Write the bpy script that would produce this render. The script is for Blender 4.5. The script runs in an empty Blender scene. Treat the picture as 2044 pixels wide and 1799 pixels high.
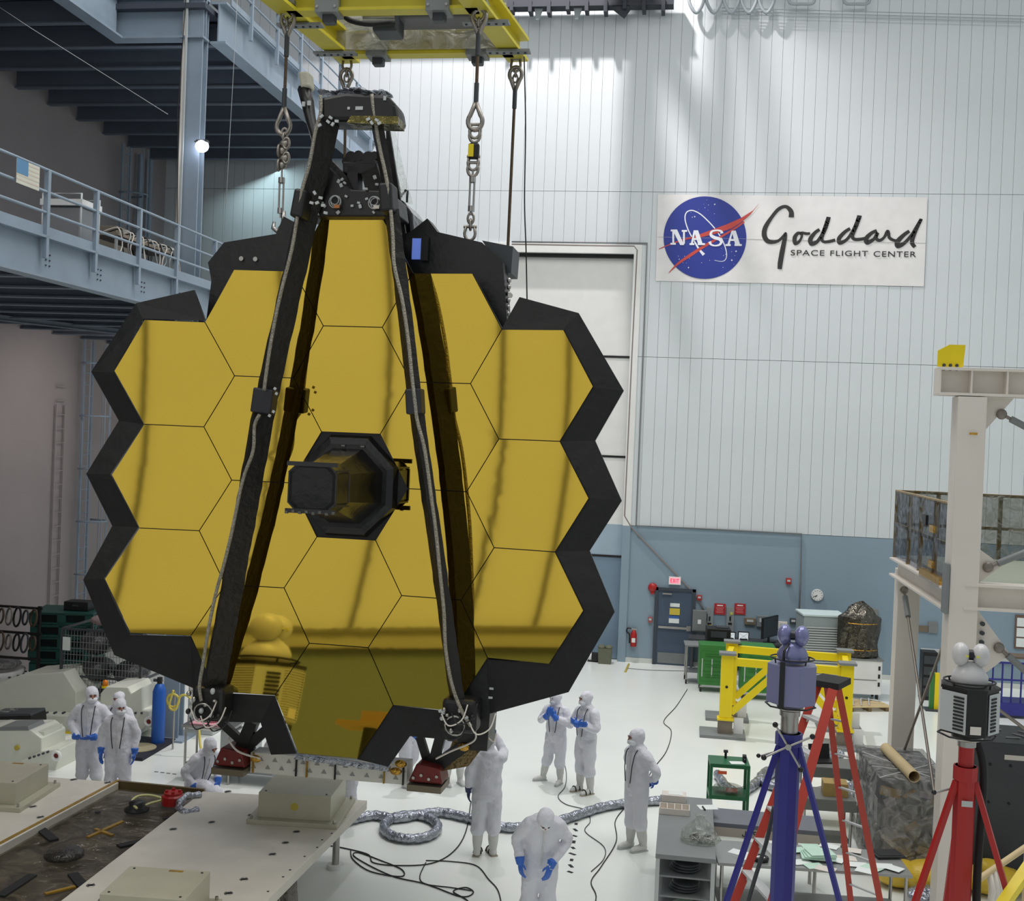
import bpy, math, random
from mathutils import Vector, Matrix, Quaternion, Euler
random.seed(7)
C = bpy.context.scene.collection
V3 = Vector
PI = math.pi

# ------------------------------------------------------------------ camera
FPX = 2300.0
CAMLOC = V3((0, 0, 6.2))
AX = V3((0.98761869, -0.04158427, 0.1512616))    # world x in camera axes
AY = V3((0.15169766, 0.00752042, -0.98839833))
AZ = V3((0.03996427, 0.9991067, 0.01373555))
CM = Matrix((AX, AY, AZ))
cd = bpy.data.cameras.new('camera'); co = bpy.data.objects.new('camera', cd); C.objects.link(co)
cd.sensor_fit = 'HORIZONTAL'; cd.sensor_width = 36; cd.lens = FPX / 2044 * 36
cd.clip_start = .1; cd.clip_end = 200
co.matrix_world = Matrix.Translation(CAMLOC) @ CM.to_4x4()
bpy.context.scene.camera = co

# ------------------------------------------------------------------ world, lights, exposure
sc = bpy.context.scene
sc.view_settings.view_transform = 'Standard'; sc.view_settings.look = 'None'
sc.view_settings.gamma = 1; sc.view_settings.exposure = 0.0; sc.view_settings.use_curve_mapping = False
w = bpy.data.worlds.new('World'); sc.world = w; w.use_nodes = True
w.node_tree.nodes['Background'].inputs[0].default_value = (0.90, 0.96, 1.0, 1)
w.node_tree.nodes['Background'].inputs[1].default_value = 0.40

FLOOD = (-4.6, 28.3, 24.5)
def light(kind, name, loc, target, energy, color=(1, 1, 1), **kw):
    l = bpy.data.lights.new(name, kind); l.energy = energy; l.color = color
    for k, v in kw.items(): setattr(l, k, v)
    o = bpy.data.objects.new(name, l); C.objects.link(o); o.location = loc
    o.rotation_euler = (V3(target) - V3(loc)).to_track_quat('-Z', 'Y').to_euler()
    return o
light('AREA', 'ceiling_or_fill_light', (-2, 16, 21), (-2, 15.5, 0), 1500, (1, .99, .97), shape='RECTANGLE', size=9, size_y=12)
light('AREA', 'ceiling_or_fill_light', (7, 17, 21), (7, 17, 0), 900, (1, .97, .93), shape='RECTANGLE', size=6, size_y=12)
light('AREA', 'ceiling_or_fill_light', (-8, 9, 16), (-9, 2, 5.5), 540, (1, .98, .96), shape='RECTANGLE', size=6, size_y=4)  # added fill aimed at the gallery wall to brighten its image in the mirrors
light('SPOT', 'flood_light', FLOOD, (-4.2, 32.2, 11.5), 8000, (1, .95, .965), spot_size=math.radians(100), spot_blend=.6, shadow_soft_size=.24)

# ------------------------------------------------------------------ photo geometry helpers (a viewing ray met with a real plane)
def ray(px, py):
    return CM @ V3(((px - 1022) / FPX, -(py - 899.5) / FPX, -1))
def F(px, py, z=0.0):
    d = ray(px, py); return CAMLOC + d * ((z - CAMLOC.z) / d.z)
def P(px, py, y):
    d = ray(px, py); return CAMLOC + d * (y / d.y)
def PX(px, py, x):
    d = ray(px, py); return CAMLOC + d * (x / d.x)

# ------------------------------------------------------------------ materials
def lin(c):
    r = []
    for v in c:
        v /= 255.0
        r.append(v / 12.92 if v <= .04045 else ((v + .055) / 1.055) ** 2.4)
    return (*r, 1)
MATS = {}
def mat(name, rgb, rough=.5, metal=0, bump=0, bscale=20, var=0, vscale=3, spec=.5, emit=0, coat=0, alpha=1, stretch=None, sheen=0):
    if name in MATS: return MATS[name]
    m = bpy.data.materials.new(name); m.use_nodes = True; nt = m.node_tree; N = nt.nodes; L = nt.links
    b = N['Principled BSDF']; c = lin(rgb)
    b.inputs['Base Color'].default_value = c; b.inputs['Roughness'].default_value = rough
    b.inputs['Metallic'].default_value = metal; b.inputs['Specular IOR Level'].default_value = spec
    b.inputs['Coat Weight'].default_value = coat; b.inputs['Alpha'].default_value = alpha
    b.inputs['Sheen Weight'].default_value = sheen
    tc = N.new('ShaderNodeTexCoord'); mp = N.new('ShaderNodeMapping'); L.new(tc.outputs['Object'], mp.inputs[0])
    if stretch: mp.inputs['Scale'].default_value = stretch
    if emit:
        b.inputs['Emission Color'].default_value = c; b.inputs['Emission Strength'].default_value = emit
    nz = N.new('ShaderNodeTexNoise'); nz.inputs['Scale'].default_value = vscale; nz.inputs['Detail'].default_value = 5
    L.new(mp.outputs[0], nz.inputs['Vector'])
    va = var if var else .04
    mr = N.new('ShaderNodeMapRange'); mr.inputs[1].default_value = .3; mr.inputs[2].default_value = .7
    mr.inputs[3].default_value = 1 - va; mr.inputs[4].default_value = 1 + va
    L.new(nz.outputs[0], mr.inputs[0])
    mx = N.new('ShaderNodeVectorMath'); mx.operation = 'SCALE'; mx.inputs[0].default_value = c[:3]
    L.new(mr.outputs[0], mx.inputs['Scale']); L.new(mx.outputs[0], b.inputs['Base Color'])
    if bump:
        n2 = N.new('ShaderNodeTexNoise'); n2.inputs['Scale'].default_value = bscale; n2.inputs['Detail'].default_value = 4
        L.new(mp.outputs[0], n2.inputs['Vector'])
        bp = N.new('ShaderNodeBump'); bp.inputs['Strength'].default_value = bump; bp.inputs['Distance'].default_value = .05
        L.new(n2.outputs[0], bp.inputs['Height']); L.new(bp.outputs[0], b.inputs['Normal'])
    MATS[name] = m; return m
def film(name, rgb, mixf=.35, bscale=9, rough=.12, strength=1.0):
    "clear plastic sheet: see-through with crinkled gloss"
    if name in MATS: return MATS[name]
    m = bpy.data.materials.new(name); m.use_nodes = True; nt = m.node_tree; N = nt.nodes; L = nt.links
    for n in list(N):
        if n.type != 'OUTPUT_MATERIAL': N.remove(n)
    out = [n for n in N if n.type == 'OUTPUT_MATERIAL'][0]
    tr = N.new('ShaderNodeBsdfTransparent'); tr.inputs[0].default_value = (*[min(1, .55 + .45 * v) for v in lin(rgb)[:3]], 1)
    pr = N.new('ShaderNodeBsdfPrincipled'); pr.inputs['Base Color'].default_value = lin(rgb); pr.inputs['Roughness'].default_value = rough
    pr.inputs['Specular IOR Level'].default_value = 1
    tc = N.new('ShaderNodeTexCoord'); nz = N.new('ShaderNodeTexNoise'); nz.inputs['Scale'].default_value = bscale; nz.inputs['Detail'].default_value = 3
    nz.inputs['Distortion'].default_value = 1.5
    L.new(tc.outputs['Object'], nz.inputs['Vector'])
    bp = N.new('ShaderNodeBump'); bp.inputs['Strength'].default_value = strength; bp.inputs['Distance'].default_value = .08
    L.new(nz.outputs[0], bp.inputs['Height']); L.new(bp.outputs[0], pr.inputs['Normal'])
    mx = N.new('ShaderNodeMixShader')
    mr = N.new('ShaderNodeMapRange'); mr.inputs[1].default_value = .35; mr.inputs[2].default_value = .65
    mr.inputs[3].default_value = max(0, mixf - .2); mr.inputs[4].default_value = min(1, mixf + .2)
    L.new(nz.outputs[0], mr.inputs[0]); L.new(mr.outputs[0], mx.inputs[0])
    L.new(tr.outputs[0], mx.inputs[1]); L.new(pr.outputs[0], mx.inputs[2]); L.new(mx.outputs[0], out.inputs[0])
    MATS[name] = m; return m

wall_white = mat('white siding', (214, 220, 222), .42, var=.03, vscale=.6, bump=.05, bscale=3)
wall_gap = mat('siding joint', (168, 176, 178), .8)
wall_blue = mat('blue wall paint', (138, 158, 172), .5, var=.03, vscale=.8)
door_white = mat('white door panel', (232, 232, 228), .45, var=.03)
floor_m = mat('white epoxy floor', (236, 240, 234), .22, var=.035, vscale=.5, coat=.0)
steel_blue = mat('blue grey painted steel', (142, 157, 172), .55, var=.07, vscale=2)
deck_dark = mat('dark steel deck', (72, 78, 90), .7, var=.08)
joist_m = mat('joist steel', (104, 114, 128), .6, var=.06)
wall_left_m = mat('side wall paint', (158, 150, 150), .6, var=.05, vscale=.7)
black = mat('black shroud film', (19, 19, 19), .38, var=.2, vscale=4, bump=.25, bscale=5)
blackstrut = mat('black strut cover', (25, 22, 19), .55, var=.3, vscale=5, bump=.5, bscale=14)
blackm = mat('black metal', (24, 24, 25), .45)
darkgrey = mat('dark grey enamel', (62, 66, 70), .5, var=.06)
midgrey = mat('grey enamel', (128, 132, 132), .5, var=.04)
lightgrey = mat('light grey paint', (190, 194, 194), .5, var=.03)
cream = mat('cream white paint', (226, 218, 208), .45, var=.03, vscale=2)
robotwhite = mat('ivory gloss paint', (222, 224, 212), .3, var=.03)
steel = mat('brushed steel', (176, 174, 170), .32, 1, var=.08, vscale=6)
chain_m = mat('galvanised chain', (160, 154, 146), .4, .9, var=.15, vscale=20)
cable_brown = mat('wire rope', (92, 76, 58), .6, .3, var=.2, vscale=25)
alu = mat('machined aluminium plate', (218, 212, 200), .42, .15, var=.06, vscale=2.5, bump=.05, bscale=8)
alu2 = mat('aluminium block', (186, 182, 162), .4, .2, var=.05, vscale=3)
yellow = mat('yellow paint', (240, 214, 12), .4, var=.03)
yellowd = mat('hoist yellow paint', (204, 190, 48), .45, var=.06)
amber = mat('amber film tape', (150, 116, 30), .3, var=.25, vscale=8, bump=.4, bscale=10)
goldfoil = mat('gold foil', (206, 160, 70), .25, .8, var=.2, vscale=12, bump=.8, bscale=18)
red = mat('red post paint', (172, 34, 32), .38, var=.05)
redl = mat('ladder fibreglass', (178, 58, 42), .45, var=.06)
darkred = mat('dark red anodised', (112, 34, 30), .4, .2, var=.15, vscale=8)
bluep = mat('blue post paint', (44, 44, 132), .38, var=.05)
bluel = mat('violet grey cover', (126, 128, 166), .35, var=.04)
bluepearl = mat('violet grey shell', (128, 130, 172), .2, .3)
green = mat('green cart paint', (30, 98, 60), .4, var=.06)
green2 = mat('green cabinet paint', (52, 122, 52), .42, var=.06)
greencrate = mat('dark green plastic', (20, 74, 66), .5, var=.05)
suit = mat('white cleanroom fabric', (222, 222, 230), .75, bump=.5, bscale=9, var=.03, sheen=.2)
suit2 = mat('boot cover fabric', (214, 214, 210), .7, bump=.4, bscale=12, var=.04)
maskm = mat('white face mask', (236, 238, 244), .7)
skin = mat('skin', (170, 120, 100), .5)
glove = mat('blue nitrile', (52, 104, 196), .4, bump=.3, bscale=30)
gloved = mat('dark blue nitrile', (38, 48, 92), .5)
rubber = mat('black rubber', (30, 30, 32), .7)
white = mat('white gloss', (236, 236, 234), .35)
paper = mat('white paper', (232, 238, 234), .7, var=.02)
paperg = mat('pale green paper', (196, 226, 208), .7, var=.05)
woodtube = mat('brown paper tube', (206, 184, 140), .7, var=.05)
tin = mat('silver wrap film', (168, 172, 182), .2, .85, bump=1.0, bscale=14, var=.15, vscale=7)
darkwrap = mat('dark mirror wrap', (96, 92, 84), .14, .9, bump=1.4, bscale=7, var=.35, vscale=5)
kraft = mat('kraft paper', (170, 142, 82), .6, var=.1, vscale=8)
clear = film('clear plastic sheet', (214, 216, 218), .32)
clearg = film('amber tinted clear film', (150, 156, 130), .38, 6)
clearw = film('hazy plastic sheet', (222, 226, 220), .22, 7)
redtag = mat('red enamel sign', (178, 36, 44), .5)
lampw = mat('lamp glow', (236, 240, 255), .5, emit=14)

def goldmirror():
    m = bpy.data.materials.new('gold mirror'); m.use_nodes = True; nt = m.node_tree; b = nt.nodes['Principled BSDF']
    b.inputs['Base Color'].default_value = (.80, .565, .085, 1); b.inputs['Metallic'].default_value = 1
    b.inputs['Roughness'].default_value = .015
    MATS['gold'] = m; return m
gold = goldmirror()

# ------------------------------------------------------------------ mesh builder
def frame_for(d, up=(0, 0, 1)):
    d = d.normalized(); up = V3(up)
    if abs(d.dot(up)) > .98: up = V3((0, 1, 0)) if abs(d.y) < .9 else V3((1, 0, 0))
    s = d.cross(up).normalized(); u = s.cross(d).normalized()
    return s, u
class MB:
    def __init__(self): self.v = []; self.f = []; self.s = []
    def add(self, vs, fs, smooth=False):
        o = len(self.v); self.v += [V3(p) for p in vs]
        for f in fs: self.f.append([i + o for i in f]); self.s.append(smooth)
        return self
    def box(self, c, s, R=None):
        c = V3(c); hx, hy, hz = s[0] / 2, s[1] / 2, s[2] / 2
        vs = [V3((x, y, z)) for x in (-hx, hx) for y in (-hy, hy) for z in (-hz, hz)]
        if R is not None: vs = [R @ q for q in vs]
        return self.add([c + q for q in vs], [(0, 1, 3, 2), (4, 6, 7, 5), (0, 4, 5, 1), (2, 3, 7, 6), (0, 2, 6, 4), (1, 5, 7, 3)])
    def bx(self, x0, x1, y0, y1, z0, z1):
        return self.box(((x0 + x1) / 2, (y0 + y1) / 2, (z0 + z1) / 2), (abs(x1 - x0), abs(y1 - y0), abs(z1 - z0)))
    def bar(self, p, q, wd, h, up=(0, 0, 1)):
        p, q = V3(p), V3(q); s, u = frame_for(q - p, up); vs = []
        for e in (p, q):
            for a, b in ((-1, -1), (1, -1), (1, 1), (-1, 1)): vs.append(e + s * a * wd / 2 + u * b * h / 2)
        return self.add(vs, [(3, 2, 1, 0), (4, 5, 6, 7), (0, 1, 5, 4), (1, 2, 6, 5), (2, 3, 7, 6), (3, 0, 4, 7)])
    def ibeam(self, p, q, wd, h, t=.03, up=(0, 0, 1)):
        p, q = V3(p), V3(q); s, u = frame_for(q - p, up)
        self.bar(p + u * (h / 2 - t / 2), q + u * (h / 2 - t / 2), wd, t, u)
        self.bar(p - u * (h / 2 - t / 2), q - u * (h / 2 - t / 2), wd, t, u)
        return self.bar(p, q, t * .7, h - 2 * t, u)
    def cyl(self, p, q, r, r2=None, n=14, smooth=True):
        p, q = V3(p), V3(q); r2 = r if r2 is None else r2; s, u = frame_for(q - p); vs = []
        for e, rr in ((p, r), (q, r2)):
            for i in range(n):
                a = 2 * PI * i / n; vs.append(e + (s * math.cos(a) + u * math.sin(a)) * rr)
        self.add(vs, [(i, i + n, (i + 1) % n + n, (i + 1) % n) for i in range(n)], smooth)
        o = len(self.v)
        return self.add(vs, [tuple(range(n)), tuple(range(2 * n - 1, n - 1, -1))])
    def tube(self, pts, r, n=8, closed=False, smooth=True):
        pts = [V3(p) for p in pts]; m = len(pts); vs = []
        s = None
        for i, p in enumerate(pts):
            a = pts[(i - 1) % m] if (i or closed) else p; b = pts[(i + 1) % m] if (i < m - 1 or closed) else p
            d = (b - a)
            if d.length < 1e-7: d = V3((0, 0, 1))
            d.normalize()
            if s is None: s, u = frame_for(d)
            else:
                s = (s - d * s.dot(d))
                if s.length < 1e-5: s, _ = frame_for(d)
                s.normalize(); u = s.cross(d)
            rr = r[i] if isinstance(r, (list, tuple)) else r
            for k in range(n):
                an = 2 * PI * k / n; vs.append(p + (s * math.cos(an) + u * math.sin(an)) * rr)
        fs = []
        for i in range(m if closed else m - 1):
            j = (i + 1) % m
            for k in range(n): fs.append((i * n + k, i * n + (k + 1) % n, j * n + (k + 1) % n, j * n + k))
        if not closed: fs += [tuple(range(n - 1, -1, -1)), tuple(range((m - 1) * n, m * n))]
        return self.add(vs, fs, smooth)
    def ell(self, c, rx, ry, rz, nu=14, nv=9, R=None, smooth=True):
        c = V3(c); vs = []
        for j in range(1, nv):
            t = PI * j / nv
            for i in range(nu):
                a = 2 * PI * i / nu; q = V3((rx * math.sin(t) * math.cos(a), ry * math.sin(t) * math.sin(a), rz * math.cos(t)))
                vs.append(c + (R @ q if R is not None else q))
        for z in (rz, -rz):
            q = V3((0, 0, z)); vs.append(c + (R @ q if R is not None else q))
        fs = [(j * nu + i, (j + 1) * nu + i, (j + 1) * nu + (i + 1) % nu, j * nu + (i + 1) % nu) for j in range(nv - 2) for i in range(nu)]
        T = len(vs) - 2
        fs += [(T, i, (i + 1) % nu) for i in range(nu)] + [(T + 1, (nv - 2) * nu + (i + 1) % nu, (nv - 2) * nu + i) for i in range(nu)]
        return self.add(vs, fs, smooth)
    def lathe(self, c, prof, n=20, axis=(0, 0, 1), smooth=True):
        "prof: list of (r, h)"
        c = V3(c); q = V3((0, 0, 1)).rotation_difference(V3(axis)); vs = []
        for r, h in prof:
            for i in range(n):
                a = 2 * PI * i / n; vs.append(c + q @ V3((r * math.cos(a), r * math.sin(a), h)))
        m = len(prof)
        fs = [(j * n + i, j * n + (i + 1) % n, (j + 1) * n + (i + 1) % n, (j + 1) * n + i) for j in range(m - 1) for i in range(n)]
        self.add(vs, fs, smooth)
        if prof[0][0] > 1e-4: self.add(vs[:n], [tuple(range(n - 1, -1, -1))])
        if prof[-1][0] > 1e-4: self.add(vs[-n:], [tuple(range(n))])
        return self
    def torus(self, c, R, r, axis=(0, 0, 1), n=20, m=8, sx=1, sy=1):
        c = V3(c); q = V3((0, 0, 1)).rotation_difference(V3(axis))
        return self.tube([c + q @ V3((R * sx * math.cos(2 * PI * i / n), R * sy * math.sin(2 * PI * i / n), 0)) for i in range(n)], r, m, True)
    def prism(self, poly, vec):
        poly = [V3(p) for p in poly]; n = len(poly); vec = V3(vec)
        return self.add(poly + [p + vec for p in poly],
                        [tuple(range(n)), tuple(range(2 * n - 1, n - 1, -1))] + [(i, i + n, (i + 1) % n + n, (i + 1) % n) for i in range(n)])
    def loft(self, rings, smooth=True):
        n = len(rings[0]); vs = [p for r in rings for p in r]; m = len(rings)
        fs = [(j * n + i, j * n + (i + 1) % n, (j + 1) * n + (i + 1) % n, (j + 1) * n + i) for j in range(m - 1) for i in range(n)]
        self.add(vs, fs, smooth)
        return self.add(list(rings[0]) + list(rings[-1]), [tuple(range(n - 1, -1, -1)), tuple(range(n, 2 * n))])
    def build(self, name, m, parent=None, world=False, bev=0):
        me = bpy.data.meshes.new(name)
        vs = self.v
        if world and parent is not None:
            inv = RM[parent.name].inverted(); vs = [inv @ p for p in vs]
        me.from_pydata([tuple(p) for p in vs], [], self.f)
        me.polygons.foreach_set('use_smooth', self.s)
        me.materials.append(m); me.update()
        o = bpy.data.objects.new(name, me); C.objects.link(o)
        if parent is not None:
            o.parent = parent; RM[o.name] = RM[parent.name]
        else: RM[o.name] = Matrix()
        if bev:
            b = o.modifiers.new('bevel', 'BEVEL'); b.width = bev; b.segments = 2; b.limit_method = 'ANGLE'
        return o
RM = {}
def tag(o, label=None, cat=None, group=None, kind=None):
    if label: o['label'] = label
    if cat: o['category'] = cat
    if group: o['group'] = group
    if kind: o['kind'] = kind
    return o
def thing(name, label, cat, loc=(0, 0, 0), rz=0, group=None, mtx=None):
    o = bpy.data.objects.new(name, None); C.objects.link(o); o.empty_display_size = .2
    if mtx is not None: o.matrix_world = mtx; RM[o.name] = mtx.copy()
    else:
        o.location = loc; o.rotation_euler = (0, 0, rz)
        RM[o.name] = Matrix.Translation(V3(loc)) @ Matrix.Rotation(rz, 4, 'Z')
    return tag(o, label, cat, group)
def struct(name, mb, m, parent=None, world=False):
    o = mb.build(name, m, parent, world)
    if parent is None: o['kind'] = 'structure'
    return o
def copy_tree(root, loc, rz=0, label=None):
    r = root.copy(); C.objects.link(r); r.location = loc; r.rotation_euler = (0, 0, rz)
    if label: r['label'] = label
    for ch in list(root.children):
        c = ch.copy(); C.objects.link(c); c.parent = r
        for g in list(ch.children):
            d = g.copy(); C.objects.link(d); d.parent = c
    return r
def share(o, name, loc, parent, rot=None):
    "another piece with the same mesh"
    c = bpy.data.objects.new(name, o.data); C.objects.link(c); c.location = loc; c.parent = parent
    if rot: c.rotation_euler = rot
    return c
def smoothpath(pts, k=6):
    pts = [V3(p) for p in pts]; out = []
    for i in range(len(pts) - 1):
        p0 = pts[max(0, i - 1)]; p1 = pts[i]; p2 = pts[i + 1]; p3 = pts[min(len(pts) - 1, i + 2)]
        for j in range(k):
            t = j / k
            out.append(.5 * ((2 * p1) + (p2 - p0) * t + (2 * p0 - 5 * p1 + 4 * p2 - p3) * t * t + (3 * p1 - p0 - 3 * p2 + p3) * t ** 3))
    out.append(pts[-1]); return out
# ================================================================== THE SETTING
YW = 32.2
struct('floor', MB().bx(-15.8, 14, -3, YW + .4, -.3, 0), floor_m)
wb = MB()
DX0, DX1, DZ = -6.6, -1.72, 11.35
wb.bx(-15.8, DX0, YW + .03, YW + .4, 3.8, 25); wb.bx(DX1, 14, YW + .03, YW + .4, 3.8, 25)
wb.bx(DX0, DX1, YW + .03, YW + .4, DZ, 25)
wall = struct('wall_back', wb, wall_gap)
lowb = MB(); lowb.bx(-15.8, DX0, YW - .01, YW + .4, 0, 3.8); lowb.bx(DX1, 14, YW - .01, YW + .4, 0, 3.8)
struct('trim_1', lowb, wall_blue)
# siding panels, one by one
pitch = .305
cache = {}
def panel(i, z0, z1):
    x0 = -15.6 + i * pitch
    key = round(z1 - z0, 3)
    if key not in cache:
        m = MB(); m.bx(0, pitch - .007, 0, .045, 0, z1 - z0)
        o = m.build('panel', wall_white, wall); cache[key] = o
        o.location = (x0, YW - .015, z0)
    else:
        share(cache[key], 'panel', (x0, YW - .015, z0), wall)
rows = [(3.812, 8.50), (8.512, 13.07), (13.082, 24.9)]
ncol = int((12.5 + 15.6) / pitch)
for i in range(ncol):
    xm = -15.6 + (i + .5) * pitch
    for z0, z1 in rows:
        if DX0 - .1 < xm < DX1 + .1:
            if z1 <= DZ: continue
            if z0 < DZ: z0 = DZ + .02
        panel(i, z0, z1)
struct('baseboard_back', MB().bx(DX1 + .02, 14, YW - .04, YW + .1, 0, .13), mat('cove base', (206, 210, 204), .5))
struct('wall_left', MB().bx(-15.9, -15.6, -3, YW + .4, 0, 25), wall_left_m)
struct('wall_right', MB().bx(14, 14.3, 4, YW + .4, 0, 25), wall_white)
# the wall beside the viewing gallery that the mirrors look back at
WF = 1.8
wf = struct('wall_front', MB().bx(-15.6, -3.2, WF - .3, WF, 4.70, 14), mat('gallery wall white', (228, 229, 226), .6, var=.02))
struct('trim_2', MB().bx(-15.6, -3.2, WF - .3, WF, 0, 4.63), mat('gallery wall blue', (120, 132, 132), .6))
led = MB(); led.bx(-15.6, -3.2, WF - .3, WF + .015, 4.63, 4.70)
struct('trim_3', led, mat('gallery ledge', (178, 176, 160), .6))
struct('trim_6', MB().bx(-15.6, -3.2, WF, WF + .03, 4.70, 4.716), mat('ledge strip', (130, 128, 110), .6))
struct('trim_7', MB().bx(-15.6, -3.2, WF, WF + .02, 4.622, 4.63), mat('ledge strip dark', (60, 60, 50), .6))
for k, x in enumerate((-9.42, -9.14, -8.86, -8.58, -8.32, -8.05, -7.88, -7.6)):
    MB().bx(x, x + .009, WF, WF + .008, 4.72, 12).build('batten', mat('seam strip', (92, 92, 88), .7), wf)

# big lifting door in the back wall
dr = struct('door_1', MB().bx(DX0, DX1, YW + .34, YW + .40, 0, DZ), wall_gap)
for z0, z1, mm in ((8.53, DZ - .1, door_white), (5.73, 8.47, door_white), (3.80, 5.67, door_white), (2.93, 3.80, mat('door low light', (160, 180, 194), .5)), (.02, 2.87, mat('door low', (118, 140, 158), .5))):
    MB().bx(DX0, DX1, YW + .22, YW + .34, z0, z1).build('door_panel', mm, dr)
for z in (8.5, 5.7, 2.9):
    MB().bx(DX0, DX1, YW + .2, YW + .3, z - .03, z + .03).build('weather_strip', blackm, dr)
MB().bx(DX0, DX1, YW + .1, YW + .3, DZ - .1, DZ).build('weather_strip', blackm, dr)
jm = MB(); jm.bx(DX1, DX1 + .22, YW - .07, YW + .32, 3.8, DZ + .25); jm.bx(DX0 - .2, DX0, YW - .07, YW + .32, 0, DZ + .25)
jm.bx(DX0, DX1, YW - .07, YW + .32, DZ, DZ + .25)
struct('trim_4', jm, door_white)
struct('trim_5', MB().bx(DX1, DX1 + .22, YW - .07, YW + .32, 0, 3.8), wall_blue)

# ------------------------------------------------------------ steel mezzanines on the left
EX = -9.4
def railing(parent, x, ys, z0, rails, y0, y1, thick=.022):
    for y in ys:
        MB().bx(x - .035, x + .035, y - .03, y + .03, z0 - .55, rails[0]).build('post', steel_blue, parent)
    for z in rails:
        MB().cyl((x, y0, z), (x, y1, z), thick).build('rail', steel_blue, parent)
# lower deck
ld = thing('lower_mezzanine', 'blue grey steel mezzanine with railing, lower of the two at left', 'mezzanine', (EX, 20, 8.25))
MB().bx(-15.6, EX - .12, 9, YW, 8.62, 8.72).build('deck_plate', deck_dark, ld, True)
MB().ibeam((EX - .08, 9, 8.52), (EX - .08, YW, 8.52), .26, .62, .035).build('edge_girder', steel_blue, ld, True)
MB().bx(EX - .02, EX + .0, 9, YW, 8.83, 8.97).build('kick_plate', steel_blue, ld, True)
jo = None
for k in range(17):
    y = 10.2 + 1.35 * k
    if y > YW - .3: break
    MB().ibeam((-15.6, y, 8.42), (EX - .2, y, 8.42), .16, .4, .03).build('joist', joist_m, ld, True)
MB().ibeam((-15.2, 20, 8.2), (-10, 31.4, 8.2), .1, .12, .02).build('brace', joist_m, ld, True)
for y in (12.6, 14.1, 15.6, 17.0, 18.45, 19.9, 21.6, 23, 24.5, 26, 27.5, 29, 30.5):
    MB().bx(EX - .02, EX + .05, y - .035, y + .035, 8.5, 9.78).build('post', steel_blue, ld, True)
for z in (9.78, 9.46, 9.16):
    MB().cyl((EX + .02, 9, z), (EX + .02, YW - .1, z), .022).build('rail', steel_blue, ld, True)
# bolt groups on girder
for y in (14.4, 15.8, 17.3, 18.8, 20.3):
    for i in (-1, 1):
        for j in range(3): MB().cyl((EX - .08, y + i * .05, 8.42 + j * .08), (EX - .05, y + i * .05, 8.42 + j * .08), .013, n=6).build('bolt', deck_dark, ld, True)
# upper deck
ud = thing('upper_mezzanine', 'blue grey steel mezzanine with railing, upper one at top left', 'mezzanine', (EX, 26, 13.6))
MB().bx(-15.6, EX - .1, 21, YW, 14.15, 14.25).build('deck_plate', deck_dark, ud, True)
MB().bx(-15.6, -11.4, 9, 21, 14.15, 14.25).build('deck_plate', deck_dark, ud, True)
MB().ibeam((EX, 21.4, 14.0), (EX, YW, 14.0), .32, .8, .04).build('edge_girder', steel_blue, ud, True)
MB().ibeam((-11.35, 9, 14.0), (-11.35, 21.05, 14.0), .3, .8, .04).build('edge_girder', steel_blue, ud, True)
MB().ibeam((-11.5, 21.2, 14.0), (EX - .15, 21.2, 14.0), .3, .8, .04).build('cross_girder', steel_blue, ud, True)
y = 21.85
while y < YW - .5:
    MB().ibeam((-15.6, y, 13.9), (EX - .2, y, 13.9), .16, .42, .03).build('joist', joist_m, ud, True); y += 1.33
for y in (20.5, 19.2, 17.9):
    MB().ibeam((-15.6, y, 13.9), (-11.5, y, 13.9), .16, .42, .03).build('joist', joist_m, ud, True)
for y in (22.6, 24.1, 25.6, 27.1, 28.6, 30.1, 31.6):
    MB().bx(EX + .15, EX + .22, y - .035, y + .035, 14.05, 15.5).build('post', steel_blue, ud, True)
for z in (15.5, 15.15, 14.8):
    MB().cyl((EX + .19, 21.6, z), (EX + .19, YW - .1, z), .022).build('rail', steel_blue, ud, True)
MB().bx(EX + .16, EX + .18, 21.6, YW - .1, 14.4, 14.52).build('kick_plate', steel_blue, ud, True)
# column
cl = thing('steel_column', 'tall blue grey H section column carrying both mezzanines', 'column', (EX - .34, 21.25, 0))
MB().ibeam((0, 0, 0), (0, 0, 20), .32, .26, .035, up=(0, 1, 0)).build('column_shaft', steel_blue, cl)
MB().bx(-.16, -.12, -.23, -.20, 2, 20).build('cable_conduit', lightgrey, cl)
MB().bx(-.30, .34, -.32, .3, 0, .04).build('base_plate', steel_blue, cl)
MB().cyl((-.245, -.1, 8.9), (-.245, -.1, 20), .025).build('cable_conduit', cream, cl)
# work light clamped to the column side
wl = thing('work_light', 'small bright work light on the tall column under the upper deck', 'lamp', P(404, 289, 21.0))
MB().box((0, 0, .06), (.22, .12, .05)).build('lamp_housing', darkgrey, wl)
MB().ell((0, -.01, -.03), .13, .1, .12).build('lamp_bulb', lampw, wl)
MB().bar((-.16, 0, .06), (0, 0, .06), .03, .03).build('bracket', darkgrey, wl)
light('POINT', 'work_light_glow', P(404, 300, 21.9), (0, 0, 0), 35, (.85, .92, 1), shadow_soft_size=.1)
light('AREA', 'underdeck_light', (-12.6, 25, 8.0), (-13.5, 26, 3), 60, (1, .86, .84), size=2)
light('AREA', 'underdeck_light', (-12.5, 31, 13.3), (-11, 31.6, 9), 30, (.7, .95, 1), size=2)

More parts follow.
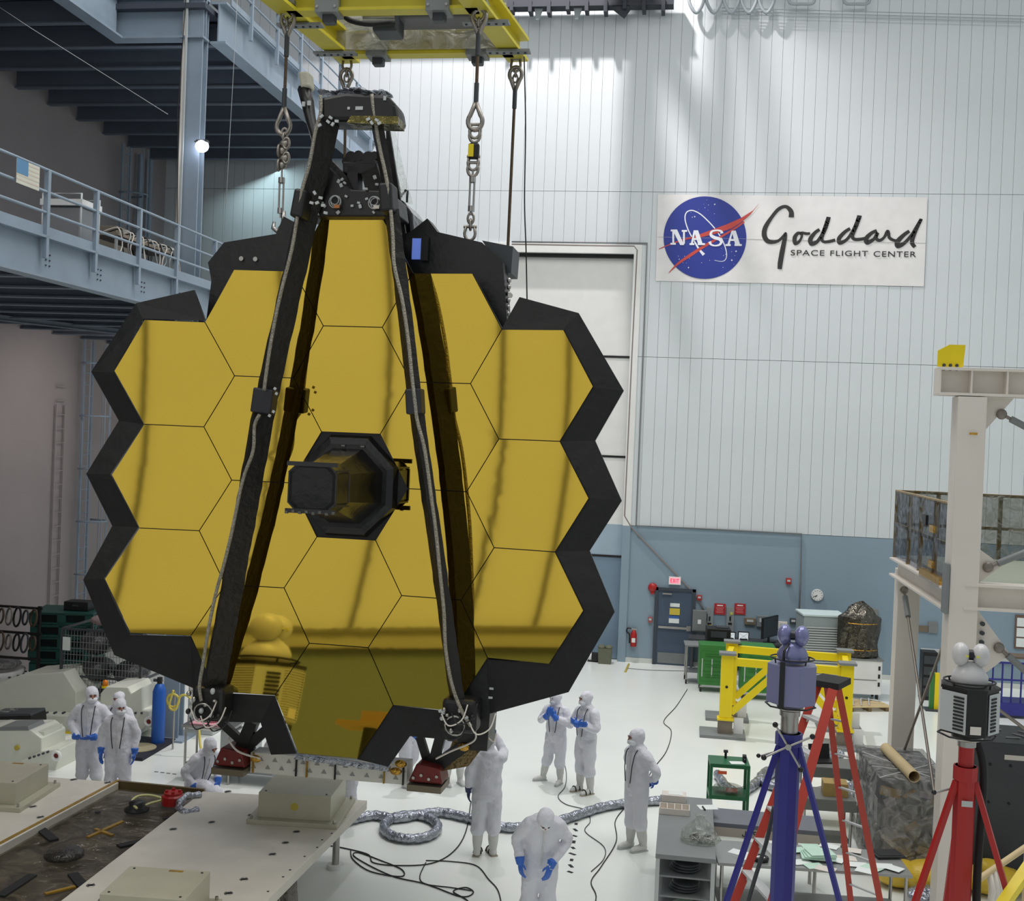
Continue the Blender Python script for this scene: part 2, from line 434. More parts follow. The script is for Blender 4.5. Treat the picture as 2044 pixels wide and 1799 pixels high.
# caged ladder on the left wall
def caged_ladder(y, z0, z1, label, cage=True):
    t = thing('caged_ladder', label, 'ladder', (-15.5, y, z0))
    h = z1 - z0
    for s in (-.22, .22):
        MB().bx(.12, .17, s - .03, s + .03, 0, h).build('side_rail', steel_blue, t)
    k = 0
    while .15 + .3 * k < h:
        MB().cyl((.145, -.2, .15 + .3 * k), (.145, .2, .15 + .3 * k), .014, n=6).build('rung', steel_blue, t); k += 1
    if cage:
        zz = 2.2
        while zz < h:
            pts = [(.15 + .62 * math.sin(PI * a / 8), -.36 * math.cos(PI * a / 8), zz) for a in range(9)]
            MB().tube(pts, .028, 6).build('cage_hoop', steel_blue, t); zz += 1.35
        for a in (1, 3, 4, 5, 7):
            xx, yy = .15 + .62 * math.sin(PI * a / 8), -.36 * math.cos(PI * a / 8)
            MB().cyl((xx, yy, 2.2), (xx, yy, h - .1), .014, n=6).build('cage_bar', steel_blue, t)
    return t
caged_ladder(27.7, 0, 8.2, 'blue caged ladder on the left wall under the lower deck')
caged_ladder(29.3, 8.73, 13.6, 'dim caged ladder on the left wall between the two decks')
t = thing('fixed_ladder', 'plain grey ladder on left wall beside the caged ladder', 'ladder', (-15.6, 26.75, 0))
for s in (-.2, .2): MB().bx(.05, .08, s - .02, s + .02, 0, 6.5).build('side_rail', wall_left_m, t)
for k in range(20): MB().cyl((.07, -.2, .3 + .35 * k), (.07, .2, .3 + .35 * k), .014, n=6).build('rung', wall_left_m, t)
# conduits up there
for i, yy in enumerate((30.3, 30.9)):
    t = MB().cyl((-15.45, yy, 8.8), (-15.45, yy, 13.6), .07).build('wall_pipe', steel_blue)
    tag(t, ['grey wall pipe nearer the corner behind the lower railing' , 'grey wall pipe in the far corner behind the lower railing'][i], 'pipe', 'wall pipes above the lower deck')

# flag print on railing, equipment on the lower deck
fl = thing('flag_print', 'faded stars and stripes flag print taped on the lower railing', 'flag', (EX + .07, PX(52, 345, EX).y, 9.45))
y0 = PX(30, 340, EX + .05).y; y1 = PX(76, 340, EX + .05).y; ym = (y0 + y1) / 2; hw = (y1 - y0) / 2
fl.location.y = ym; RM[fl.name] = Matrix.Translation(fl.location)
MB().bx(0, .006, -hw, hw, -.04, .30).build('sheet', mat('flag cream', (206, 206, 192), .7), fl)
MB().bx(.006, .009, -hw, 0 - hw * .02, .10, .30).build('canton', mat('flag blue', (92, 138, 176), .7), fl)
for k in range(5):
    a = -hw if k > 2 else 0
    MB().bx(.006, .008, a, hw, .25 - k * .06, .27 - k * .06).build('stripe', mat('flag stripe', (202, 190, 178), .7), fl)

t = thing('equipment_trolley', 'silver trolley with a bright white lid on the lower deck', 'trolley', (-9.95, PX(142, 430, -9.95).y, 8.73))
MB().box((0, 0, .55), (.6, .5, .5)).build('cabinet', mat('silver box', (150, 154, 158), .35, .6), t, bev=.02)
MB().box((0, 0, .86), (.72, .62, .10)).build('lid', white, t)
for sy in (-.28, .28):
    MB().tube([(.33, sy, .1), (.33, sy, 1.0), (-.33, sy, 1.0), (-.33, sy, .1)], .018, 6).build('handle_frame', lightgrey, t)
for sx in (-.25, .25):
    for sy in (-.2, .2): MB().cyl((sx - .02, sy, .07), (sx + .02, sy, .07), .07).build('caster', rubber, t)
MB().box((0, 0, .18), (.6, .5, .06)).build('shelf', lightgrey, t)
t = thing('rolled_bag', 'bright silver wrapped bundle beside the trolley on the lower deck', 'bundle', (-10.35, PX(122, 470, -10.35).y, 8.73))
MB().ell((0, 0, .2), .2, .28, .2).build('wrap', tin, t); MB().torus((0, 0, .2), .19, .02, (0, 1, 0)).build('tie', white, t)
t = thing('equipment_cabinet', 'tan equipment cabinet standing on the lower deck behind the railing', 'cabinet', (-10.75, PX(222, 430, -10.75).y, 8.73))
MB().box((0, 0, .5), (.5, .5, 1.0)).build('cabinet_body', mat('tan enamel', (128, 120, 108), .5), t, bev=.01)
MB().box((.255, 0, .5), (.02, .42, .9)).build('door', mat('tan enamel2', (112, 106, 96), .5), t)
MB().box((.275, .12, .5), (.02, .03, .14)).build('handle', steel, t)
t = thing('monitor_rack', 'black electronics rack on the lower deck right of the tan cabinet', 'rack', (-10.7, PX(262, 440, -10.7).y, 8.73))
MB().box((0, 0, .5), (.5, .62, .98)).build('rack_body', blackm, t, bev=.01)
for k in range(4): MB().box((.255, 0, .2 + .2 * k), (.02, .5, .14)).build('module', darkgrey, t)
for k in range(3): MB().cyl((.26, -.15 + .15 * k, .84), (.28, -.15 + .15 * k, .84), .02, n=8).build('dial', lightgrey, t)
t = thing('work_bench', 'tan bench draped with cables along the lower deck railing', 'bench', (-9.95, PX(270, 480, -9.95).y, 8.73))
MB().box((0, 0, .60), (.55, 2.3, .05)).build('bench_top', mat('bench tan', (150, 138, 122), .6), t)
for sx in (-.22, .22):
    for sy in (-1.1, 1.1): MB().bx(sx - .02, sx + .02, sy - .02, sy + .02, 0, .58).build('leg', lightgrey, t)
random.seed(3)
for k in range(16):
    y = -1.1 + .14 * k + random.uniform(-.05, .05); q = random.uniform(.1, .3)
    pts = [(.0, y, .64), (.2, y, .70), (.30, y + random.uniform(-.1, .1), .66), (.33, y + random.uniform(-.15, .15), .4), (.31 + random.uniform(0, .04), y + random.uniform(-.2, .2), .05 + q * .5)]
    MB().tube(smoothpath(pts, 4), .012, 5).build('cable', [cream, blackm, lightgrey][k % 3], t)
t = thing('cable_bundle', 'pale bundle of loose cable ends by the column on the lower deck', 'cables', (-9.8, PX(345, 535, -9.75).y, 8.73))
for k in range(18):
    a = random.uniform(0, 2 * PI); r = random.uniform(.2, .42)
    MB().tube(smoothpath([(0, 0, .3), (.05 * math.cos(a), .1 * math.sin(a), .33), (.12 * math.cos(a), r * math.sin(a), random.uniform(.0, .2) + .02)], 4), .012, 5).build('cable', [cream, woodtube, lightgrey][k % 3], t)
# wires hanging down by the decks
t = MB().tube([(-9.6, 20.4, 20), (-9.62, 20.4, 14), (-9.7, 20.4, 12), (-9.6, 20.4, 9.2)], .008, 5).build('hanging_wire', blackm)
tag(t, 'thin dark wire hanging just left of the tall column', 'wire')
t = MB().tube([(-8.9, 21.2, 20), (-8.95, 21.2, 14), (-9.05, 21.2, 9.0)], .005, 5).build('hanging_wire', lightgrey)
tag(t, 'thin pale wire hanging just right of the tall column', 'wire')
t = MB().tube([P(0, 15, 18), P(60, 55, 18), P(335, 228, 20.5)], .005, 5).build('stay_wire', lightgrey)
tag(t, 'thin pale wire slanting under the upper deck', 'wire')
# ================================================================== THE TELESCOPE
TV = V3((-4.20214, 14.01631, 5.47615))
rv = V3((-0.0190367, 0.00050216, -0.0198460))
TM = Matrix.Translation(TV) @ Quaternion(rv.normalized(), rv.length).to_matrix().to_4x4()
TI = TM.inverted(); RC = 15.88
def ML(px, py, yl):
    "where the view ray meets the plane y = yl of the telescope's own frame"
    o = TI @ CAMLOC; d = TI.to_3x3() @ ray(px, py); return o + d * ((yl - o.y) / d.y)
def MS(px, py, off=0):
    p = ML(px, py, 0)
    for _ in range(6): p = ML(px, py, -(p.x ** 2 + p.z ** 2) / (2 * RC) + off)
    return p
tel = thing('space_telescope', 'huge telescope of gold hexagon mirrors and black shrouds hanging from slings', 'telescope', mtx=TM)
pt = 1.327; TT = pt * 2 / 3 ** .5
def sag(x, z): return -(x * x + z * z) / (2 * RC)
def hexring(s):
    return [(TT / 2 * s * math.cos(PI / 3 * k), TT / 2 * s * math.sin(PI / 3 * k)) for k in range(6)]
cols = {0: (2, 1, -1, -2), 1: (1.5, .5, -.5, -1.5), -1: (1.5, .5, -.5, -1.5), 2: (1, 0, -1), -2: (1, 0, -1)}
sg = .9915
rndm = random.Random(5)
for c_, rws in cols.items():
    for r_ in rws:
        cx, cz = c_ * .75 * TT, r_ * pt
        tx, tz = rndm.uniform(-1, 1) * .00035, rndm.uniform(-1, 1) * .00035
        K = 8; vs = [(cx, sag(cx, cz), cz)]; fs = []
        for k in range(1, K + 1):
            hr = hexring(sg * k / K)
            for e in range(6):
                a, b = hr[e], hr[(e + 1) % 6]
                for j in range(k):
                    x = a[0] + (b[0] - a[0]) * j / k; z = a[1] + (b[1] - a[1]) * j / k
                    vs.append((cx + x, sag(cx + x, cz + z) + x * tx + z * tz, cz + z))
        st = lambda k: 1 + 3 * k * (k - 1)
        for k in range(1, K + 1):
            n0 = 6 * (k - 1); n1 = 6 * k
            for e in range(6):
                for j in range(k):
                    o1 = st(k) + (e * k + j) % n1; o2 = st(k) + (e * k + j + 1) % n1
                    i1 = 0 if k == 1 else st(k - 1) + (e * (k - 1) + min(j, k - 1)) % n0
                    fs.append((i1, o2, o1))
                    if j < k - 1:
                        i2 = st(k - 1) + (e * (k - 1) + j + 1) % n0
                        fs.append((i1, i2, o2))
        m = MB(); m.add(vs, [f[::-1] for f in fs], True)
        edge = [V3(vs[st(K) + q]) for q in range(6 * K)]; bk = [p + V3((0, .04, 0)) for p in edge]
        n = len(edge)
        m.add(edge + bk, [(i, (i + 1) % n, (i + 1) % n + n, i + n) for i in range(n)] + [tuple(range(n, 2 * n))])
        seg = m.build('mirror_segment', gold, tel)
        nv = len(vs); nrm = []
        for i, p in enumerate(m.v):
            if i < nv: nrm.append(tuple((V3((-p.x + cx * 0, -math.sqrt(RC * RC - p.x ** 2 - p.z ** 2), -p.z)) + V3((tx, 0, tz)) * RC).normalized()))
            else: nrm.append(tuple(V3((p.x - cx, 0, p.z - cz)).normalized()))
        seg.data.normals_split_custom_set_from_vertices(nrm)
# dark plates right behind the segments, seen in the gaps
bp_ = MB()
for c_, rws in list(cols.items()) + [(0, (0,))]:
    for r_ in rws:
        cx, cz = c_ * .75 * TT, r_ * pt; hr = hexring(1.004)
        fr = [V3((cx + x, sag(cx + x, cz + z) + .025, cz + z)) for x, z in hr]
        bp_.prism(fr, (0, .06, 0))
o = bp_.build('backplane', blackm, tel); o['kind'] = 'stuff'
mtruss = MB(); mtruss.box((.1, 1.0, -.2), (4.2, 1.3, 4.6)); mtruss.box((.1, 1.9, -.6), (2.4, 1.0, 2.8))
mtruss.build('backplane_frame', black, tel, bev=.1)

def shroud(inner, outer, yo=-.12, name='shroud_panel'):
    "dark film panel between the mirror edge and the free outer edge"
    a = [MS(*p, off=.03) for p in inner]; b = []
    for p in outer:
        q = MS(*p, off=0); b.append(ML(*p, q.y + .20 + yo))
    poly = a + b[::-1]
    cen = sum(poly, V3()) / len(poly)
    m = MB(); n = len(poly); bkk = [p + V3((0, .035, 0)) for p in poly]
    # fan between the two chains
    vs = a + b; na = len(a); fs = []
    k = max(len(a), len(b))
    def at(ch, t): 
        i = t * (len(ch) - 1); j = min(int(i), len(ch) - 2) if len(ch) > 1 else 0
        return ch[j].lerp(ch[j + 1], i - j) if len(ch) > 1 else ch[0]
    vs = []
    for i in range(k):
        t = i / (k - 1); vs += [at(a, t), at(b, t)]
    vs += [p + V3((0, .035, 0)) for p in vs]; h = 2 * k
    for i in range(k - 1):
        q = 2 * i; fs += [(q, q + 1, q + 3, q + 2), (q + h, q + 2 + h, q + 3 + h, q + 1 + h), (q, q + 2, q + 2 + h, q + h), (q + 1, q + 1 + h, q + 3 + h, q + 3)]
    fs += [(0, h, h + 1, 1), (h - 2, h - 1, 2 * h - 1, 2 * h - 2)]
    m.add(vs, fs); return m.build(name, black, tel)
# right side, top to bottom
shroud([(1001, 657), (1122, 660)], [(1037, 593), (1155, 625)])
shroud([(1122, 660), (1180, 774)], [(1155, 625), (1245, 780)])
shroud([(1180, 774), (1117, 881)], [(1245, 780), (1188, 880)])
shroud([(1117, 881), (1171, 994)], [(1188, 880), (1241, 1000)])
shroud([(1171, 994), (1107, 1101)], [(1241, 1000), (1177, 1100)])
shroud([(1107, 1101), (1160, 1216)], [(1177, 1100), (1227, 1222)])
shroud([(1160, 1216), (1093, 1326)], [(1227, 1222), (1135, 1382)])
shroud([(1093, 1326), (970, 1316)], [(1135, 1382), (978, 1425)])
# left side
shroud([(410, 640), (284, 636)], [(387, 579), (272, 605)])
shroud([(284, 636), (228, 743)], [(272, 605), (182, 742)])
shroud([(228, 743), (286, 847)], [(182, 742), (237, 840)])
shroud([(286, 847), (220, 947)], [(237, 840), (172, 946)])
shroud([(220, 947), (276, 1053)], [(172, 946), (224, 1050)])
shroud([(276, 1053), (207, 1156)], [(224, 1050), (166, 1158)])
shroud([(207, 1156), (258, 1268)], [(166, 1158), (228, 1308)])
shroud([(258, 1268), (380, 1271)], [(228, 1308), (388, 1375)])
# bottom, between the struts
shroud([(380, 1271), (435, 1384)], [(385, 1378), (400, 1440)])
shroud([(435, 1384), (547, 1390)], [(400, 1440), (520, 1443)])
shroud([(547, 1390), (591, 1505)], [(520, 1443), (541, 1507)])
shroud([(713, 1516), (784, 1409)], [(775, 1531), (818, 1470)])
shroud([(784, 1409), (895, 1421)], [(818, 1470), (905, 1478)])
shroud([(895, 1421), (970, 1316)], [(905, 1478), (978, 1425)])
# deep dark covers of the side wings and the two humps behind the upper segments
def wing(pts, y0, dy, name='wing_cover', mm=None):
    return MB().prism([ML(x, y, y0) for x, y in pts], (0, dy, 0)).build(name, mm or black, tel)
wing([(411, 645), (422, 560), (415, 524), (447, 484), (551, 467), (566, 432), (604, 452), (612, 560), (463, 545)], .10, .30)
wing([(800, 545), (800, 470), (820, 462), (853, 436), (873, 463), (962, 484), (1004, 524), (1013, 655), (1000, 657), (942, 550)], .10, .30)
wing([(962, 480), (1024, 492), (1020, 545), (1004, 545)], .35, .5, mm=darkgrey)
MB().box(ML(833, 497, .05), (.13, .03, .26)).build('reflection_panel', mat('blue reflection glow', (112, 140, 232), .4, emit=.35), tel)  # blue reflection in the window glass, built as a glowing panel
MB().box(ML(848, 497, .045), (.09, .05, .30)).build('reflection_panel_frame', blackm, tel)
for p in ((483, 517), (511, 518), (1019, 590)):
    q = ML(*p, .10); MB().cyl(q, q + V3((0, -.03, 0)), .03).build('fitting', steel, tel)
q1, q2 = ML(1016, 560, .2), ML(1013, 640, .2)
for k in range(7):
    MB().ell(q1.lerp(q2, k / 6), .03, .03, .035, 8, 6).build('clamp_fitting', steel, tel)
# the edge of the rear frame hanging at right below
wing([(905, 1470), (978, 1424), (972, 1500), (930, 1497)], .25, .5, 'rear_panel')
for p in ((981, 1375), (979, 1393)):
    q = MS(*p, off=-.02) if False else ML(*p, MS(*p).y + .05); MB().box(q, (.05, .01, .025)).build('tape_tab', lightgrey, tel)

# ---- struts
def strutbox(pts, a, b, phi, mm, name):
    m = MB(); rings = []
    for i, p in enumerate(pts):
        aa = a[i] if isinstance(a, list) else a
        u = V3((math.cos(phi), math.sin(phi), 0)); v = V3((-math.sin(phi), math.cos(phi), 0))
        rings.append([p + u * sx * aa / 2 + v * sy * b / 2 for sx, sy in ((-1, -1), (1, -1), (1, 1), (-1, 1))])
    # rough edges: resample
    R2 = []
    for i in range(len(rings) - 1):
        L = (pts[i + 1] - pts[i]).length; n = max(2, int(L / .12))
        for k in range(n):
            t = k / n; j = V3((rndm.uniform(-.006, .006), rndm.uniform(-.006, .006), 0))
            R2.append([rings[i][q].lerp(rings[i + 1][q], t) + j for q in range(4)])
    R2.append(rings[-1]); m.loft(R2, False)
    return m.build(name, mm, tel)
LB, LH, LT = ML(424, 1392, -.42), ML(531, 800, -.60), ML(615, 420, -.66); LTT = ML(664, 215, -.85)
RB, RH, RT = ML(914, 1405, -.42), ML(829, 800, -.56), ML(782, 420, -.64); RTT = ML(748, 215, -.85)
P50 = math.radians(50)
strutbox([LB, LH], .28, .06, P50, blackstrut, 'lower_strut'); strutbox([LH, LT], .28, .06, P50, blackstrut, 'upper_strut')
strutbox([LT, LTT], [.27, .25], .08, P50, blackstrut, 'tower_leg')
P51 = math.radians(-62)
strutbox([RB, RH], .26, .12, P51, blackstrut, 'lower_strut'); strutbox([RH, RT], .25, .12, P51, blackstrut, 'upper_strut')
strutbox([RT, RTT], [.20, .20], .10, P51, blackstrut, 'tower_leg')
MB().box(ML(528, 801, -.68), (.26, .20, .30), Matrix.Rotation(.10, 3, 'Y')).build('hinge_box', mat('hinge black', (36, 36, 44), .45), tel, bev=.02)
MB().box(ML(829, 802, -.68), (.19, .22, .30), Matrix.Rotation(-.1, 3, 'Y')).build('hinge_box', MATS['hinge black'], tel, bev=.02)
for p in ((549, 776), (552, 786), (546, 822), (538, 830)): MB().box(ML(*p, -.80), (.03, .02, .03), Matrix.Rotation(.5, 3, 'Y')).build('fitting', lightgrey, tel)
# wrapped cables along the struts
def cabl(pp, y0, y1, r=.022, mm=None, name='cable'):
    n = len(pp); rr = []
    pts = [ML(x, y, y0 + (y1 - y0) * i / (n - 1)) for i, (x, y) in enumerate(pp)]
    return MB().tube(smoothpath(pts, 6), r, 7).build(name, mm or mat('silver spiral wrap', (176, 170, 156), .4, .3, bump=1, bscale=60, var=.3, vscale=40), tel)
cabl([(640, 190), (640, 225), (630, 262), (617, 330), (604, 375), (594, 430), (582, 500), (557, 600), (538, 700), (527, 780)], -1.0, -.82)
cabl([(518, 828), (508, 850), (505, 900), (484, 960), (463, 1060), (446, 1130), (432, 1180), (417, 1250), (406, 1320), (398, 1370), (402, 1400)], -.82, -.6)
cabl([(742, 188), (748, 235), (757, 290), (770, 350), (777, 392), (784, 470), (787, 530), (803, 600), (815, 680), (822, 750), (828, 800), (833, 840), (848, 900), (862, 1000), (870, 1060), (878, 1140), (886, 1220), (890, 1300), (903, 1370), (922, 1420), (940, 1450)], -.98, -.62)
# ---- top of the secondary mirror tower
TB = MB()
top = [ML(x, y, -.98) for x, y in ((638, 193), (690, 183), (772, 188), (790, 207), (795, 241), (640, 241))]
TB.prism(top, (0, .42, 0)); TB.build('secondary_mirror_housing', black, tel, bev=.05)
MB().prism([ML(700, 231, -1.0), ML(794, 232, -1.0), ML(794, 248, -1.0), ML(692, 245, -1.0)], (0, .3, 0)).build('reflective_skirt', mat('gold tinted skirt', (112, 104, 60), .18, .8, bump=.8, bscale=12, var=.3, vscale=9), tel)
cr = MB()
pth = []
for k in range(13):
    t = k / 12; cr.ell(ML(650 + 120 * t, 186 + 3 * math.sin(t * 9), -.75 + .12 * math.sin(t * 7)), .09, .16, .022, 10, 6, Matrix.Rotation(math.sin(t * 20) * .3, 3, 'Y'))
o = cr.build('crumpled_film', tin, tel); o['kind'] = 'stuff'
for p, s_ in (((717, 216), (.09, .01, .04)), ((768, 196), (.03, .01, .05)), ((696, 216), (.03, .01, .03))):
    MB().box(ML(*p, -.99), s_).build('tape_tab', lightgrey, tel)
for k in range(16):
    px, py = [(660, 235), (655, 243), (664, 248), (672, 242), (735, 238), (742, 245), (752, 240), (757, 246), (638, 250), (642, 232), (628, 385), (633, 405), (640, 395), (645, 410), (622, 405), (650, 425)][k]
    MB().box(ML(px, py, -1.02), (.045, .02, .03), Matrix.Rotation(rndm.uniform(-1, 1), 3, 'Y')).build('fitting', lightgrey, tel)
# lower block above the top segment
MB().prism([ML(604, 432, -.55), ML(612, 385, -.55), ML(655, 330, -.55), ML(700, 378, -.55), ML(757, 380, -.55), ML(790, 392, -.55), ML(796, 432, -.55)], (0, .5, 0)).build('tower_base', black, tel, bev=.02)
MB().prism([ML(660, 318, -.5), ML(690, 350, -.5), ML(712, 400, -.5), ML(655, 400, -.5), ML(640, 360, -.5)], (0, .3, 0)).build('side_gusset', blackstrut, tel)
MB().prism([ML(722, 345, -.5), ML(752, 330, -.5), ML(772, 395, -.5), ML(733, 400, -.5)], (0, .3, 0)).build('side_gusset', blackstrut, tel)
MB().prism([ML(694, 330, -.45), ML(714, 334, -.45), ML(714, 402, -.45), ML(690, 402, -.45)], (0, .2, 0)).build('actuator_leg', blackm, tel)
MB().prism([ML(683, 322, -.45), ML(752, 324, -.45), ML(752, 348, -.45), ML(684, 346, -.45)], (0, .4, 0)).build('actuator_plate', blackm, tel, bev=.02)
for i, (x, y, r) in enumerate(((700, 313, .07), (715, 310, .06), (735, 315, .08), (747, 310, .05), (690, 322, .05), (742, 330, .06))):
    q = ML(x, y, -.4); MB().cyl(q, q + V3((0, .25, .02)), r, n=12).build('actuator_motor', blackm, tel, bev=.01)
for i, (px, py) in enumerate(((676, 362), (683, 358), (688, 365), (681, 370), (731, 377), (732, 397), (748, 354), (752, 368), (703, 411), (719, 412), (691, 392), (716, 405), (630, 417), (622, 424), (634, 428), (675, 424), (746, 424), (643, 405), (647, 411), (624, 394))):
    MB().box(ML(px, py, -.57), (.035, .02, .025 + .02 * (i % 3 == 0)), Matrix.Rotation(rndm.uniform(-1, 1), 3, 'Y')).build('tape_tab', lightgrey, tel)
for cx_, cy_ in ((669, 403), (748, 404)):
    c = ML(cx_, cy_, -.6)
    for k in range(3): MB().torus(c + V3((rndm.uniform(-.02, .02), -.01 * k, rndm.uniform(-.02, .02))), .075 - .012 * k, .006, (0, 1, .1 * k), 16, 5).build('coiled_wire', lightgrey, tel)
    MB().box(c + V3((.03, -.02, -.06)), (.07, .02, .04)).build('foil_tag', mat('orange tab', (190, 120, 60), .5) if cx_ < 700 else cream, tel)
for p in ((603, 410), (776, 398)):
    MB().box(ML(*p, -.78), (.16, .3, .34), Matrix.Rotation(.15 if p[0] < 700 else -.1, 3, 'Y')).build('hinge_housing', blackm, tel, bev=.03)
# draped sheet and rear dark equipment at the right of the tower
MB().prism([ML(770, 250, .1), ML(776, 250, .1), ML(812, 480, .1), ML(775, 480, .1)], (0, .05, 0)).build('rear_post', black, tel)
sh = MB(); NN = 10
g = [[ML(762 + 24 * u + (38) * t * (1 if u > .5 else .15) * (u), 248 + 160 * t, .0 + .5 * u) + V3((0, .03 * math.sin(9 * u + 4 * t), 0)) for u in [i / 5 for i in range(6)]] for t in [j / NN for j in range(NN + 1)]]
vs = [p for r in g for p in r]
sh.add(vs, [(j * 6 + i, j * 6 + i + 1, (j + 1) * 6 + i + 1, (j + 1) * 6 + i) for j in range(NN) for i in range(5)], True)
sh.build('plastic_drape', clearw, tel)
MB().tube([ML(773, 250, .5), ML(782, 300, .5), ML(800, 390, .5)], .012, 6).build('drape_cord', blackm, tel)
MB().prism([ML(772, 392, .3), ML(803, 398, .3), ML(822, 425, .3), ML(826, 470, .3), ML(812, 480, .3), ML(776, 480, .3)], (0, .8, 0)).build('instrument_cover', mat('glossy black', (22, 22, 24), .12, bump=.6, bscale=5), tel, bev=.04)
MB().tube([ML(797, 397, .4), ML(810, 379, .4), ML(814, 381, .4), ML(812, 404, .4)], .015, 6).build('lift_handle', darkgrey, tel)
# antenna-like camera arm at upper left
MB().prism([ML(594, 142, .4), ML(615, 141, .4), ML(618, 173, .4), ML(599, 175, .4)], (0, .22, 0)).build('camera_can', mat('beige can', (190, 186, 168), .5, bump=.2), tel, bev=.03)
MB().tube([ML(607, 176, .5), ML(614, 205, .45), ML(620, 238, .4), ML(630, 275, .3), ML(634, 300, .2)], [.09, .085, .07, .06, .05], 8).build('camera_arm', black, tel)
for p in ((606, 208), (617, 206)): MB().box(ML(*p, .34), (.04, .03, .06)).build('fitting', lightgrey, tel)

# ---- centre hexagon recess and the nose of the aft optics
hx = [V3((x * .995, .02, z * .995)) for x, z in hexring(1)]
MB().prism(hx, (0, .04, 0)).build('centre_plate', black, tel)
def octa(r, y, sx=1, sz=1, dx=0, dz=0, c=.586):
    k = r * (1 - c)
    return [V3((dx + sx * x, y, dz + sz * z)) for x, z in ((r, k), (k, r), (-k, r), (-r, k), (-r, -k), (-k, -r), (k, -r), (r, -k))]
MB().loft([octa(.64, .02), octa(.60, -.10), octa(.52, -.12)], False).build('nose_base_ring', mat('nose black', (23, 23, 25), .22, bump=.15, bscale=6), tel)
MB().loft([octa(.47, -.1), octa(.29, -.92, 1, .95, c=.4)], False).build('nose_cone', MATS['nose black'], tel)
MB().loft([octa(.30, -.92, 1, .95, c=.4), octa(.275, -1.36, 1, .95, c=.35)], False).build('nose_collar', MATS['nose black'], tel)
fr_ = MB(); fo = octa(.29, -1.36, 1, .95, c=.35); fi = octa(.24, -1.36, 1, .95, c=.35)
fr_.add(fo + fi + [p + V3((0, .03, 0)) for p in fo], [(k, (k + 1) % 8, (k + 1) % 8 + 8, k + 8) for k in range(8)] + [(k, k + 16, (k + 1) % 8 + 16, (k + 1) % 8) for k in range(8)])
fr_.build('nose_rim', mat('dark rim', (64, 64, 66), .35, .6), tel)
for z in (.30, -.30):
    MB().bar((-.30, -1.38, z * .9), (.30, -1.38, z * .9), .03, .05).build('rim_bar', MATS['dark rim'], tel)
    MB().bar((.28, -1.35, z * .66), (.30, -.92, z * .7), .012, .02).build('edge_strip', MATS['dark rim'], tel)
MB().bar((.30, -.92, -.17), (.30, -.92, .17), .015, .015).build('edge_strip', mat('bright edge', (120, 118, 112), .3, .8), tel)
for k in range(8):
    MB().box(((-.28 + .08 * k), -1.39, -.29 + .015 * (k % 2)), (.035, .03, .03)).build('bolt', MATS['bright edge'], tel)
for x, z in ((-.1, .42), (.15, .42), (-.05, .5), (.2, .5)):
    MB().box((x, -.14, z), (.05, .02, .02)).build('bolt', MATS['bright edge'], tel)

# ---- feet clusters at the strut ends
for side, (cx_, cy_) in enumerate(((418, 1400), (918, 1425))):
    c = ML(cx_, cy_, -.5)
    MB().box(c + V3((0, .1, -.02)), (.42, .35, .40)).build('strut_root', blackm, tel, bev=.05)
    for k in range(12):
        q = c + V3((rndm.uniform(-.25, .22), -.12, rndm.uniform(-.2, .16)))
        MB().ell(q, .03, .04, .02 + .02 * rndm.random(), 8, 6).build('fitting', [steel, lightgrey, blackm][k % 3], tel)
    MB().torus(c + V3((-.02 if side == 0 else -.03, -.12, -.12)), .12, .012, (0, 1, .2), 14, 6).build('connector_ring', steel, tel)
    for k in range(4):
        a = c + V3((rndm.uniform(-.2, .2), -.16, rndm.uniform(-.2, .1)))
        MB().tube(smoothpath([a, a + V3((.1, -.05, -.12)), a + V3((.25, -.03, -.05)), a + V3((.3, .05, .12))], 5), .009, 5).build('loose_wire', [cream, blackm][k % 2], tel)
# ---- support beam and its two feet under the mirror
b0, b1 = ML(500, 1522, .35), ML(812, 1547, .35)
MB().bar(b0 + V3((0, .15, 0)), b1 + V3((0, .15, 0)), .30, .26).build('support_beam', mat('white beam', (222, 220, 212), .4, bump=.05), tel)
d_ = (b1 - b0).normalized(); up_ = V3((0, 0, 1)); fn = V3((0, -1, 0))
nh = 22
for k in range(nh):
    q = b0.lerp(b1, (k + .5) / nh) + fn * .003 + up_ * (.05 if k % 2 else -.05)
    MB().prism([q + d_ * .035 - up_ * .02, q - d_ * .035 - up_ * .02, q + up_ * .035], (0, -.004, 0)).build('lightening_hole', mat('grey hole', (150, 150, 146), .6), tel)
for t_ in (.02, .30, .37, .55, .86, .98):
    MB().bar(b0.lerp(b1, t_) + V3((0, -.01, .13)), b0.lerp(b1, t_) + V3((0, -.01, -.13)), .03 + .02 * (t_ in (.37,)), .02, (1, 0, 0)).build('tape_band', amber if t_ in (.02, .37, .86) else blackm, tel)
MB().bar(ML(590, 1510, .1), ML(778, 1535, .1), .1, .05).build('mirror_edge_rail', tin, tel)
for (px, py) in ((463, 1527), (852, 1560)):
    c = ML(px, py, .3)
    MB().box(c + V3((0, .1, -.06)), (.44, .5, .08)).build('foot_plate', mat('foot plate', (120, 110, 92), .4, .5), tel)
    MB().prism([c + V3((-.22, -.1, 0)), c + V3((.22, -.1, 0)), c + V3((.17, -.1, .20)), c + V3((-.12, -.1, .24))], (0, .4, 0)).build('foot_block', darkred, tel, bev=.02)
    for k in range(4): MB().cyl(c + V3((-.15 + .1 * k, -.12, .06 + .04 * (k % 2))), c + V3((-.15 + .1 * k, -.09, .06 + .04 * (k % 2))), .02, n=8).build('bolt', steel, tel)
